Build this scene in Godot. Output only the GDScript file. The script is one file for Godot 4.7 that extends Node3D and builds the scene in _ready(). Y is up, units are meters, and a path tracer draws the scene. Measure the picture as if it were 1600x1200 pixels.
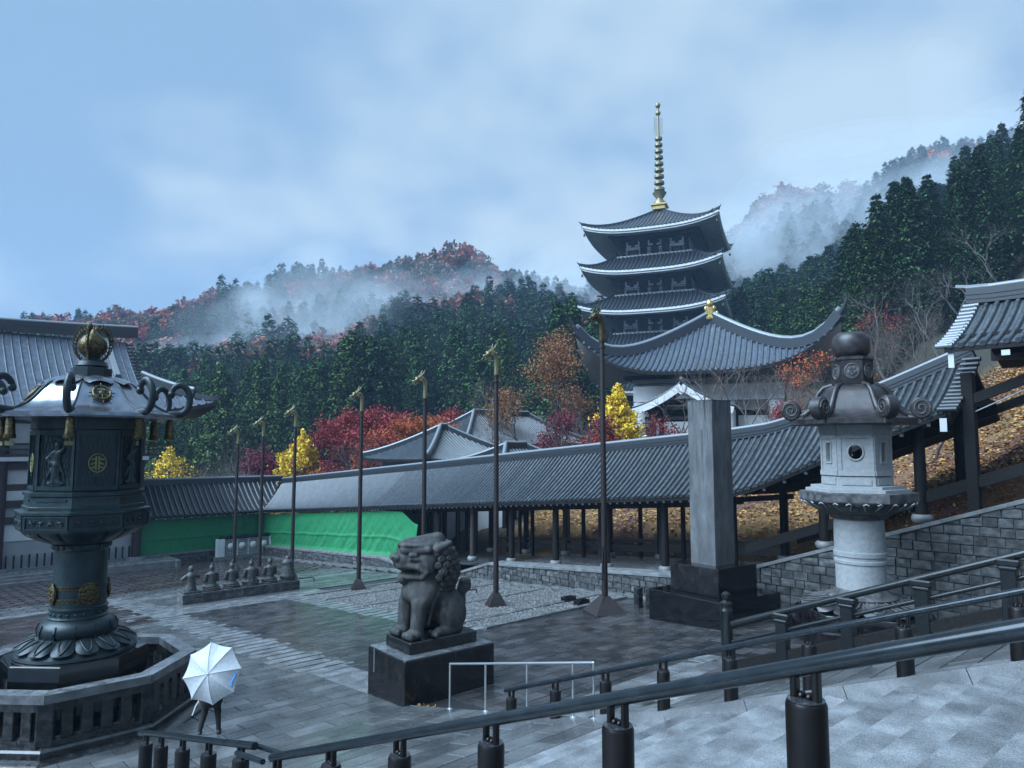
extends Node3D
# A wet temple square below wooded hills. Distances in metres; the eye stands 6 m up at the origin.
# Grid of the square: s runs away to the left down the square, t runs away to the right.
const EY := 6.0
const FPX := 1109.0
const PITCH := 5.15
const GRID := 42.0

var taken := {}
var M := {}
var N := {}
var rng := RandomNumberGenerator.new()
var tree_noise := FastNoiseLite.new()
var hill_noise := FastNoiseLite.new()

# ---------------------------------------------------------------- mesh builder
class MB:
	var v := PackedVector3Array()
	var n := PackedVector3Array()
	var c := PackedColorArray()
	var col := Color.WHITE
	var xf := Transform3D.IDENTITY

	func tri(a: Vector3, b: Vector3, d: Vector3, na: Vector3, nb: Vector3, nd: Vector3) -> void:
		if (b - a).cross(d - a).dot(na + nb + nd) > 0.0:
			v.push_back(xf * a); v.push_back(xf * d); v.push_back(xf * b)
			n.push_back((xf.basis * na).normalized()); n.push_back((xf.basis * nd).normalized()); n.push_back((xf.basis * nb).normalized())
		else:
			v.push_back(xf * a); v.push_back(xf * b); v.push_back(xf * d)
			n.push_back((xf.basis * na).normalized()); n.push_back((xf.basis * nb).normalized()); n.push_back((xf.basis * nd).normalized())
		c.push_back(col); c.push_back(col); c.push_back(col)

	func flat(a: Vector3, b: Vector3, d: Vector3, out: Vector3) -> void:
		var g := (b - a).cross(d - a)
		if g.length_squared() < 1e-14:
			return
		g = g.normalized()
		if g.dot(out) < 0.0:
			g = -g
		tri(a, b, d, g, g, g)

	func quad(a: Vector3, b: Vector3, d: Vector3, e: Vector3, out: Vector3) -> void:
		flat(a, b, d, out)
		flat(a, d, e, out)

	func box(at: Vector3, size: Vector3, bas := Basis.IDENTITY, bev := 0.0) -> void:
		var h := size * 0.5
		if bev <= 0.0:
			for ax in 3:
				for sg in [-1.0, 1.0]:
					var o := Vector3.ZERO; o[ax] = sg
					var u := Vector3.ZERO; u[(ax + 1) % 3] = 1.0
					var w := Vector3.ZERO; w[(ax + 2) % 3] = 1.0
					var f := o * h
					u *= h; w *= h
					quad(at + bas * (f - u - w), at + bas * (f + u - w), at + bas * (f + u + w), at + bas * (f - u + w), bas * o)
			return
		bev = minf(bev, minf(h.x, minf(h.y, h.z)) * 0.9)
		var g := h - Vector3.ONE * bev
		for ax in 3:
			var b1 := (ax + 1) % 3
			var b2 := (ax + 2) % 3
			for sg in [-1.0, 1.0]:
				var o := Vector3.ZERO; o[ax] = sg
				var u := Vector3.ZERO; u[b1] = g[b1]
				var w := Vector3.ZERO; w[b2] = g[b2]
				var f := o * h
				quad(at + bas * (f - u - w), at + bas * (f + u - w), at + bas * (f + u + w), at + bas * (f - u + w), bas * o)
			for s1 in [-1.0, 1.0]:
				for s2 in [-1.0, 1.0]:
					var p := Vector3.ZERO
					p[b1] = s1 * h[b1]; p[b2] = s2 * g[b2]
					var q := Vector3.ZERO
					q[b1] = s1 * g[b1]; q[b2] = s2 * h[b2]
					var l := Vector3.ZERO; l[ax] = g[ax]
					var o := Vector3.ZERO; o[b1] = s1; o[b2] = s2
					quad(at + bas * (p - l), at + bas * (p + l), at + bas * (q + l), at + bas * (q - l), bas * o)
		for sx in [-1.0, 1.0]:
			for sy in [-1.0, 1.0]:
				for sz in [-1.0, 1.0]:
					var o := Vector3(sx, sy, sz)
					flat(at + bas * (o * Vector3(h.x, g.y, g.z)), at + bas * (o * Vector3(g.x, h.y, g.z)), at + bas * (o * Vector3(g.x, g.y, h.z)), bas * o)

	# profile: (radius, height) from the bottom up; facets 0 = round
	func lathe(prof: Array, segs: int, at := Vector3.ZERO, faceted := false, turn := 0.0, bas := Basis.IDENTITY) -> void:
		var m := prof.size()
		for j in m - 1:
			var p: Vector2 = prof[j]
			var q: Vector2 = prof[j + 1]
			if p.distance_to(q) < 1e-5:
				continue
			var nn := Vector2(q.y - p.y, p.x - q.x).normalized()
			var na := nn
			var nb := nn
			if j > 0:
				var r: Vector2 = prof[j - 1]
				var k := Vector2(p.y - r.y, r.x - p.x).normalized()
				if k.dot(nn) > 0.72:
					na = (k + nn).normalized()
			if j < m - 2:
				var r2: Vector2 = prof[j + 2]
				var k2 := Vector2(r2.y - q.y, q.x - r2.x).normalized()
				if k2.dot(nn) > 0.72:
					nb = (k2 + nn).normalized()
			for i in segs:
				var a0 := turn + TAU * i / segs
				var a1 := turn + TAU * (i + 1) / segs
				var d0 := Vector3(sin(a0), 0, cos(a0))
				var d1 := Vector3(sin(a1), 0, cos(a1))
				var A := at + bas * (d0 * p.x + Vector3.UP * p.y)
				var B := at + bas * (d1 * p.x + Vector3.UP * p.y)
				var C := at + bas * (d1 * q.x + Vector3.UP * q.y)
				var D := at + bas * (d0 * q.x + Vector3.UP * q.y)
				if faceted:
					var dm := (d0 + d1).normalized()
					var fa := bas * (dm * na.x + Vector3.UP * na.y)
					var fb := bas * (dm * nb.x + Vector3.UP * nb.y)
					if p.x > 1e-6: tri(A, B, C, fa, fa, fb)
					if q.x > 1e-6: tri(A, C, D, fa, fb, fb)
				else:
					var n0a := bas * (d0 * na.x + Vector3.UP * na.y)
					var n1a := bas * (d1 * na.x + Vector3.UP * na.y)
					var n0b := bas * (d0 * nb.x + Vector3.UP * nb.y)
					var n1b := bas * (d1 * nb.x + Vector3.UP * nb.y)
					if p.x > 1e-6: tri(A, B, C, n0a, n1a, n1b)
					if q.x > 1e-6: tri(A, C, D, n0a, n1b, n0b)

	func tube(pts: Array, rad: Array, segs := 8, caps := true, flatten := 1.0) -> void:
		var m := pts.size()
		var rings := []
		var dirs := []
		var up := Vector3.UP
		for i in m:
			var t: Vector3 = (pts[mini(i + 1, m - 1)] - pts[maxi(i - 1, 0)])
			t = t.normalized() if t.length() > 1e-9 else Vector3.UP
			var side := t.cross(up)
			if side.length() < 0.15:
				side = t.cross(Vector3(0.93, 0.1, 0.35))
			side = side.normalized()
			up = side.cross(t).normalized()
			var r: float = rad[mini(i, rad.size() - 1)]
			var ring := []
			var dd := []
			for k in segs:
				var a := TAU * k / segs
				var o := side * cos(a) + up * sin(a) * flatten
				ring.append(pts[i] + o * r)
				dd.append((side * cos(a) * flatten + up * sin(a)).normalized())
			rings.append(ring); dirs.append(dd)
		for i in m - 1:
			for k in segs:
				var k2 := (k + 1) % segs
				tri(rings[i][k], rings[i][k2], rings[i + 1][k2], dirs[i][k], dirs[i][k2], dirs[i + 1][k2])
				tri(rings[i][k], rings[i + 1][k2], rings[i + 1][k], dirs[i][k], dirs[i + 1][k2], dirs[i + 1][k])
		if caps:
			for e in [0, m - 1]:
				var o: Vector3 = (pts[0] - pts[1]) if e == 0 else (pts[m - 1] - pts[m - 2])
				for k in range(1, segs - 1):
					flat(rings[e][0], rings[e][k], rings[e][k + 1], o)

	func ball(at: Vector3, r: Vector3, segs := 12, rows := 8, bas := Basis.IDENTITY) -> void:
		for j in rows:
			var t0 := PI * j / rows
			var t1 := PI * (j + 1) / rows
			for i in segs:
				var a0 := TAU * i / segs
				var a1 := TAU * (i + 1) / segs
				var A := Vector3(sin(t0) * cos(a0), cos(t0), sin(t0) * sin(a0))
				var B := Vector3(sin(t0) * cos(a1), cos(t0), sin(t0) * sin(a1))
				var C := Vector3(sin(t1) * cos(a1), cos(t1), sin(t1) * sin(a1))
				var D := Vector3(sin(t1) * cos(a0), cos(t1), sin(t1) * sin(a0))
				if j > 0: tri(at + bas * (A * r), at + bas * (B * r), at + bas * (C * r), bas * (A / r).normalized(), bas * (B / r).normalized(), bas * (C / r).normalized())
				if j < rows - 1: tri(at + bas * (A * r), at + bas * (C * r), at + bas * (D * r), bas * (A / r).normalized(), bas * (C / r).normalized(), bas * (D / r).normalized())

	# smooth sheet through f(i / nu, j / nv)
	func grid(nu: int, nv: int, f: Callable, out: Vector3, cf = null) -> void:
		var p := PackedVector3Array()
		p.resize((nu + 1) * (nv + 1))
		for i in nu + 1:
			for j in nv + 1:
				p[i * (nv + 1) + j] = f.call(float(i) / nu, float(j) / nv)
		var q := PackedVector3Array()
		q.resize(p.size())
		for i in nu + 1:
			for j in nv + 1:
				var du := p[mini(i + 1, nu) * (nv + 1) + j] - p[maxi(i - 1, 0) * (nv + 1) + j]
				var dv := p[i * (nv + 1) + mini(j + 1, nv)] - p[i * (nv + 1) + maxi(j - 1, 0)]
				var g := du.cross(dv).normalized()
				if g == Vector3.ZERO: g = out
				q[i * (nv + 1) + j] = -g if g.dot(out) < 0.0 else g
		for i in nu:
			for j in nv:
				var a := i * (nv + 1) + j
				var b := (i + 1) * (nv + 1) + j
				if cf != null:
					col = cf.call((p[a] + p[b + 1]) * 0.5)
				if p[a].distance_squared_to(p[b]) > 1e-10: tri(p[a], p[b], p[b + 1], q[a], q[b], q[b + 1])
				if p[a + 1].distance_squared_to(p[b + 1]) > 1e-10: tri(p[a], p[b + 1], p[a + 1], q[a], q[b + 1], q[a + 1])

	# flat outline in the xy plane pushed from z0 to z1
	func prism(poly: PackedVector2Array, z0: float, z1: float) -> void:
		var idx := Geometry2D.triangulate_polygon(poly)
		for k in range(0, idx.size(), 3):
			var a := poly[idx[k]]; var b := poly[idx[k + 1]]; var d := poly[idx[k + 2]]
			flat(Vector3(a.x, a.y, z0), Vector3(b.x, b.y, z0), Vector3(d.x, d.y, z0), Vector3(0, 0, z0 - z1))
			flat(Vector3(a.x, a.y, z1), Vector3(b.x, b.y, z1), Vector3(d.x, d.y, z1), Vector3(0, 0, z1 - z0))
		var cw := Geometry2D.is_polygon_clockwise(poly)
		for i in poly.size():
			var a := poly[i]; var b := poly[(i + 1) % poly.size()]
			var e := b - a
			var o := Vector3(e.y, -e.x, 0) if not cw else Vector3(-e.y, e.x, 0)
			quad(Vector3(a.x, a.y, z0), Vector3(b.x, b.y, z0), Vector3(b.x, b.y, z1), Vector3(a.x, a.y, z1), o)

	# bar of rectangular section along a path
	func bar(pts: Array, w: float, h: float) -> void:
		var m := pts.size()
		var r := []
		for i in m:
			var t: Vector3 = pts[mini(i + 1, m - 1)] - pts[maxi(i - 1, 0)]
			t = t.normalized()
			var s := t.cross(Vector3.UP)
			if s.length() < 0.05: s = Vector3.RIGHT
			s = s.normalized()
			var u := s.cross(t).normalized()
			r.append([pts[i] - s * w * 0.5 - u * h * 0.5, pts[i] + s * w * 0.5 - u * h * 0.5, pts[i] + s * w * 0.5 + u * h * 0.5, pts[i] - s * w * 0.5 + u * h * 0.5, s, u])
		for i in m - 1:
			var a: Array = r[i]
			var b: Array = r[i + 1]
			var os := [-a[5], a[4], a[5], -a[4]]
			for k in 4:
				quad(a[k], a[(k + 1) % 4], b[(k + 1) % 4], b[k], os[k])
		quad(r[0][0], r[0][1], r[0][2], r[0][3], pts[0] - pts[1])
		quad(r[m - 1][0], r[m - 1][1], r[m - 1][2], r[m - 1][3], pts[m - 1] - pts[m - 2])

	func mesh() -> ArrayMesh:
		var a := []
		a.resize(Mesh.ARRAY_MAX)
		a[Mesh.ARRAY_VERTEX] = v
		a[Mesh.ARRAY_NORMAL] = n
		a[Mesh.ARRAY_COLOR] = c
		var am := ArrayMesh.new()
		if v.size() > 0:
			am.add_surface_from_arrays(Mesh.PRIMITIVE_TRIANGLES, a)
		return am

# ---------------------------------------------------------------- solid bodies: distance field, meshed with surface nets
# prim: [0, a, b, ra, rb, k] tapered capsule; [1, centre, radii, basis, k] ellipsoid; k < 0 cuts
func field(p: Vector3, pr: Array) -> float:
	var d := 1e3
	for q in pr:
		var e := 0.0
		var k := 0.0
		if q[0] == 0:
			var a: Vector3 = q[1]
			var ab: Vector3 = q[2] - a
			var h := clampf((p - a).dot(ab) / maxf(ab.length_squared(), 1e-9), 0.0, 1.0)
			e = (p - a - ab * h).length() - lerpf(q[3], q[4], h)
			k = q[5]
		else:
			var b: Basis = q[3]
			var l: Vector3 = (p - q[1]) * b
			var r: Vector3 = q[2]
			var k0 := (l / r).length()
			var k1 := (l / (r * r)).length()
			e = k0 * (k0 - 1.0) / k1 if k1 > 1e-6 else -minf(r.x, minf(r.y, r.z))
			k = q[4]
		if k < 0.0:
			var hh := clampf(0.5 - 0.5 * (d + e) / -k, 0.0, 1.0)
			d = lerpf(d, -e, hh) - k * hh * (1.0 - hh)
		elif k > 0.0:
			var hh := clampf(0.5 + 0.5 * (d - e) / k, 0.0, 1.0)
			d = lerpf(d, e, hh) - k * hh * (1.0 - hh)
		else:
			d = minf(d, e)
	return d

func solid(mb: MB, pr: Array, cell: float) -> void:
	var lo := Vector3.ONE * 1e6
	var hi := -lo
	for q in pr:
		if q[-1] < 0.0: continue
		if q[0] == 0:
			for e in 2:
				var r: Vector3 = Vector3.ONE * (q[3 + e] + 0.03)
				lo = lo.min(q[1 + e] - r); hi = hi.max(q[1 + e] + r)
		else:
			var r: float = maxf(q[2].x, maxf(q[2].y, q[2].z)) + 0.03
			lo = lo.min(q[1] - Vector3.ONE * r); hi = hi.max(q[1] + Vector3.ONE * r)
	lo -= Vector3.ONE * cell * 2.0
	var blk := 8
	var nb := ((hi + Vector3.ONE * cell * 2.0 - lo) / (cell * blk)).ceil()
	var nx := int(nb.x) * blk + 1
	var ny := int(nb.y) * blk + 1
	var nz := int(nb.z) * blk + 1
	var f := PackedFloat32Array()
	f.resize(nx * ny * nz)
	f.fill(1.0)
	var live := {}
	var half := cell * blk * 0.5
	var reach := half * 1.9
	for bx in int(nb.x):
		for by in int(nb.y):
			for bz in int(nb.z):
				var mid := lo + (Vector3(bx, by, bz) * blk + Vector3.ONE * blk * 0.5) * cell
				var dm := field(mid, pr)
				if dm > reach + 0.05: continue
				var near := []
				for q in pr:
					var e := field(mid, [q if q[-1] >= 0.0 else (q.slice(0, -1) + [0.0])])
					if e < reach + absf(q[-1]) + 0.1: near.append(q)
				if dm >= -reach - 0.05: live[Vector3i(bx, by, bz)] = true
				for i in blk + 1:
					for j in blk + 1:
						for k in blk + 1:
							var x := bx * blk + i
							var y := by * blk + j
							var z := bz * blk + k
							f[(x * ny + y) * nz + z] = field(lo + Vector3(x, y, z) * cell, near) if dm >= -reach - 0.05 else -1.0
	var made := {}
	var pos := PackedVector3Array()
	var nor := PackedVector3Array()
	for b in live:
		for i in blk:
			for j in blk:
				for k in blk:
					var x: int = b.x * blk + i
					var y: int = b.y * blk + j
					var z: int = b.z * blk + k
					var at := (x * ny + y) * nz + z
					var g := [f[at], f[at + ny * nz], f[at + nz], f[at + ny * nz + nz], f[at + 1], f[at + ny * nz + 1], f[at + nz + 1], f[at + ny * nz + nz + 1]]
					var neg := 0
					for w in g:
						if w < 0.0: neg += 1
					if neg == 0 or neg == 8: continue
					var sum := Vector3.ZERO
					var cnt := 0
					for e in [[0, 1], [2, 3], [4, 5], [6, 7], [0, 2], [1, 3], [4, 6], [5, 7], [0, 4], [1, 5], [2, 6], [3, 7]]:
						var a: float = g[e[0]]
						var c: float = g[e[1]]
						if (a < 0.0) != (c < 0.0):
							var u := a / (a - c)
							var pa := Vector3(e[0] & 1, (e[0] >> 1) & 1, (e[0] >> 2) & 1)
							var pc := Vector3(e[1] & 1, (e[1] >> 1) & 1, (e[1] >> 2) & 1)
							sum += pa.lerp(pc, u)
							cnt += 1
					made[at] = pos.size()
					pos.push_back(lo + (Vector3(x, y, z) + sum / cnt) * cell)
					nor.push_back(Vector3(g[1] + g[3] + g[5] + g[7] - g[0] - g[2] - g[4] - g[6], g[2] + g[3] + g[6] + g[7] - g[0] - g[1] - g[4] - g[5], g[4] + g[5] + g[6] + g[7] - g[0] - g[1] - g[2] - g[3]).normalized())
	for at in made:
		for ax in 3:
			var st: int = [ny * nz, nz, 1][ax]
			var s1: int = [nz, 1, ny * nz][ax]
			var s2: int = [1, ny * nz, nz][ax]
			if at + st >= f.size() or (f[at] < 0.0) == (f[at + st] < 0.0): continue
			if not (made.has(at - s1) and made.has(at - s2) and made.has(at - s1 - s2)): continue
			var q := [made[at], made[at - s1], made[at - s1 - s2], made[at - s2]]
			mb.tri(pos[q[0]], pos[q[1]], pos[q[2]], nor[q[0]], nor[q[1]], nor[q[2]])
			mb.tri(pos[q[0]], pos[q[2]], pos[q[3]], nor[q[0]], nor[q[2]], nor[q[3]])

func cap(a: Vector3, b: Vector3, ra: float, rb: float, k := 0.06) -> Array:
	return [0, a, b, ra, rb, k]

func egg(c: Vector3, r: Vector3, k := 0.06, bas := Basis.IDENTITY) -> Array:
	return [1, c, r, bas, k]

# ---------------------------------------------------------------- places
func S(s: float, t: float, y: float) -> Vector3:
	return Vector3(1.44 - 0.669 * s + 0.743 * t, y + EY, -(3.6 + 0.743 * s + 0.669 * t))

func st_of(p: Vector3) -> Vector2:
	var x := p.x - 1.44
	var z := -p.z - 3.6
	return Vector2(-0.669 * x + 0.743 * z, 0.743 * x + 0.669 * z)

func ray(px: float, py: float) -> Vector3:
	var p := deg_to_rad(PITCH)
	var x := (px - 800.0) / FPX
	var y := (600.0 - py) / FPX
	var fw := cos(p) - sin(p) * y
	return Vector3(x / fw, (sin(p) + cos(p) * y) / fw, -1.0)

# a measured direction at a known distance
func W(px: float, py: float, z: float) -> Vector3:
	return ray(px, py) * z + Vector3.UP * EY

func s_at(px: float, t: float) -> float:
	var u := (px - 800.0) / FPX / 1.022
	return (1.44 + 0.743 * t - u * (3.6 + 0.669 * t)) / (0.669 + 0.743 * u)

func orb(b: Basis, off: Vector3) -> Transform3D:
	return Transform3D(b, b * off)

func flagy(s: float) -> float:      # the square falls gently away
	return -4.92 - 0.071 * clampf(s, -30.0, 90.0)

func gframe(s: float, t: float, y: float, turn := GRID) -> Transform3D:
	return Transform3D(Basis(Vector3.UP, deg_to_rad(turn)), S(s, t, y))

# ---------------------------------------------------------------- nodes
func numbered(s: String) -> String:
	if not taken.has(s):
		taken[s] = 0
		return s
	taken[s] += 1
	return "%s_%03d" % [s, taken[s]]

func tag(o: Node3D, label: String, cat: String, group := "") -> Node3D:
	o.set_meta("label", label)
	o.set_meta("category", cat)
	if group != "": o.set_meta("group", group)
	return o

func thing(called: String, label: String, cat: String, at: Transform3D, group := "") -> Node3D:
	var o := Node3D.new()
	o.name = numbered(called)
	add_child(o)
	o.transform = at
	tag(o, label, cat, group)
	return o

func place(called: String, mesh_: Mesh, m: Material, parent: Node) -> MeshInstance3D:
	var o := MeshInstance3D.new()
	if parent == self:
		o.name = numbered(called)
	else:
		var key := "__" + called
		var k: int = parent.get_meta(key, 0)
		o.name = called if k == 0 else "%s_%03d" % [called, k]
		parent.set_meta(key, k + 1)
	o.mesh = mesh_
	o.material_override = m
	parent.add_child(o, true)
	return o

func part(called: String, mb: MB, m: Material, parent: Node) -> MeshInstance3D:
	return place(called, mb.mesh(), m, parent)

func struct(called: String, mb: MB, m: Material) -> MeshInstance3D:
	var o := part(called, mb, m, self)
	o.set_meta("kind", "structure")
	return o

func stuff(called: String, mb: MB, m: Material, parent: Node, label := "", cat := "") -> MeshInstance3D:
	var o := part(called, mb, m, parent)
	o.set_meta("kind", "stuff")
	if label != "": tag(o, label, cat)
	return o

func swarm(called: String, mesh_: Mesh, m: Material, where: Array, cols: Array, parent: Node) -> MultiMeshInstance3D:
	var mm := MultiMesh.new()
	mm.transform_format = MultiMesh.TRANSFORM_3D
	mm.use_colors = not cols.is_empty()
	mm.mesh = mesh_
	mm.instance_count = where.size()
	for i in where.size():
		mm.set_instance_transform(i, where[i])
		if not cols.is_empty(): mm.set_instance_color(i, cols[i])
	var o := MultiMeshInstance3D.new()
	o.name = numbered(called) if parent == self else called
	o.multimesh = mm
	o.material_override = m
	o.set_meta("kind", "stuff")
	parent.add_child(o, true)
	return o

func dup(root: Node3D, at: Transform3D, label: String) -> Node3D:
	var r: Node3D = root.duplicate()
	r.name = numbered(String(root.name).rstrip("0123456789").trim_suffix("_"))
	add_child(r)
	r.transform = at
	r.set_meta("label", label)
	return r

# ---------------------------------------------------------------- materials
func noise_tex(kind: int, freq: float, oct: int, lo: float, hi: float, sd: int, size := 512) -> NoiseTexture2D:
	var f := FastNoiseLite.new()
	f.noise_type = kind
	f.frequency = freq
	f.fractal_octaves = oct
	f.seed = sd
	var t := NoiseTexture2D.new()
	t.width = size; t.height = size
	t.seamless = true
	t.noise = f
	var g := Gradient.new()
	g.set_color(0, Color(lo, lo, lo)); g.set_color(1, Color(hi, hi, hi))
	t.color_ramp = g
	return t

func mat(name_: String, lin: Color, rough := 0.6, tex := "", scale := 0.5, o := {}) -> StandardMaterial3D:
	var m := StandardMaterial3D.new()
	m.resource_name = name_
	m.albedo_color = lin.linear_to_srgb()
	m.roughness = rough
	m.uv1_triplanar = true
	m.uv1_world_triplanar = o.get("world", true)
	m.uv1_scale = Vector3(scale, scale * o.get("tall", 1.0), scale)
	if tex != "": m.albedo_texture = N[tex]
	if o.has("metal"): m.metallic = o.metal
	if o.has("spec"): m.metallic_specular = o.spec
	if o.has("rough_tex"):
		m.roughness_texture = N[o.rough_tex]
		m.roughness_texture_channel = BaseMaterial3D.TEXTURE_CHANNEL_RED
	if o.has("bump"):
		m.heightmap_enabled = true
		m.heightmap_texture = N[o.get("bump_tex", "grain_h")]
		m.heightmap_scale = o.bump
	if o.has("blotch"):
		m.detail_enabled = true
		m.detail_blend_mode = BaseMaterial3D.BLEND_MODE_MUL
		m.detail_albedo = N[o.blotch]
		m.detail_uv_layer = BaseMaterial3D.DETAIL_UV_2
		m.uv2_triplanar = true
		m.uv2_world_triplanar = o.get("world", true)
		var s2: float = o.get("blotch_scale", 0.15)
		m.uv2_scale = Vector3(s2, s2 * o.get("blotch_tall", 1.0), s2)
	if o.has("backlight"):
		m.backlight_enabled = true
		m.backlight = o.backlight
	if o.get("vc", false): m.vertex_color_use_as_albedo = true
	m.cull_mode = BaseMaterial3D.CULL_DISABLED if o.get("two", false) else BaseMaterial3D.CULL_BACK
	M[name_] = m
	return m

# ---------------------------------------------------------------- scene
func _ready() -> void:
	rng.seed = 77
	var cam := Camera3D.new()
	cam.name = "camera"
	cam.position = Vector3(0, EY, 0)
	cam.rotation_degrees = Vector3(PITCH, 0, 0)
	cam.fov = rad_to_deg(2.0 * atan(600.0 / FPX))
	cam.near = 0.1
	cam.far = 3000.0
	add_child(cam)
	var env := Environment.new()
	env.background_mode = Environment.BG_SKY
	var sky := Sky.new()
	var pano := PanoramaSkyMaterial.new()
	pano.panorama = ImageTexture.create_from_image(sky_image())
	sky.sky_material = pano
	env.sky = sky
	env.background_energy_multiplier = 1.0
	env.tonemap_mode = Environment.TONE_MAPPER_LINEAR
	env.tonemap_exposure = 7.4
	env.fog_enabled = true
	env.fog_density = 0.00035
	env.fog_light_color = Color(0.72, 0.85, 1.0)
	env.volumetric_fog_enabled = true
	env.volumetric_fog_density = 0.0
	env.sdfgi_enabled = true
	env.ssao_enabled = true
	env.ssil_enabled = true
	var we := WorldEnvironment.new()
	we.name = "air"
	we.environment = env
	add_child(we)
	var sun := DirectionalLight3D.new()
	sun.name = "sun"
	sun.light_energy = 0.5
	sun.light_angular_distance = 55.0
	sun.light_color = Color(0.79, 0.90, 1.0)
	sun.shadow_enabled = true
	add_child(sun)
	sun.look_at_from_position(Vector3(-60, 68, 27), Vector3.ZERO)

	make_materials()
	hill_noise.noise_type = FastNoiseLite.TYPE_SIMPLEX
	hill_noise.frequency = 0.011
	hill_noise.fractal_octaves = 4
	hill_noise.seed = 5
	tree_noise.noise_type = FastNoiseLite.TYPE_SIMPLEX
	tree_noise.frequency = 0.012
	tree_noise.fractal_octaves = 3
	tree_noise.seed = 21

	build_ground()
	build_paving()
	build_stairs()
	build_walls()
	build_corridors()
	build_hall()
	build_pagoda()
	build_gate()
	build_back_roofs()
	build_bronze_lantern()
	build_stone_lantern()
	build_pillar()
	build_lion()
	build_statues()
	build_poles()
	build_rails()
	build_person()
	build_small_things()
	build_trees()
	build_forest()
	build_mist()

func sky_image() -> Image:
	var w := 1024
	var h := 512
	var im := Image.create(w, h, false, Image.FORMAT_RGBAF)
	var f := FastNoiseLite.new()
	f.noise_type = FastNoiseLite.TYPE_SIMPLEX
	f.fractal_octaves = 5
	f.fractal_gain = 0.42
	f.frequency = 1.0
	f.seed = 12
	for j in h:
		var el := PI * (0.5 - (j + 0.5) / h)
		for i in w:
			if el < -0.02:
				im.set_pixel(i, j, Color(0.07, 0.08, 0.09))
				continue
			var az := TAU * (i + 0.5) / w
			var d := Vector3(cos(el) * sin(az), sin(el), cos(el) * cos(az))
			var q := d / (maxf(d.y, 0.0) + 0.45)
			var a := f.get_noise_3d(q.x * 0.75, q.z * 0.75, 0.3)
			a += 0.5 * f.get_noise_3d(q.x * 2.2 + 7.0, q.z * 2.2, 4.0) + 0.2 * f.get_noise_3d(q.x * 6.0 + 3.0, q.z * 6.0, 9.0)
			var k := smoothstep(-0.38, 0.42, a)
			k = lerpf(k, 0.62, smoothstep(0.16, 0.0, el) * 0.6)
			var col := Color(0.0395, 0.0655, 0.0985).lerp(Color(0.0740, 0.0970, 0.1165), k)
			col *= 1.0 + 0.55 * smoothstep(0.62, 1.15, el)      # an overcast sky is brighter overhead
			col.a = 1.0
			im.set_pixel(i, j, col)
	return im

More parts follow.
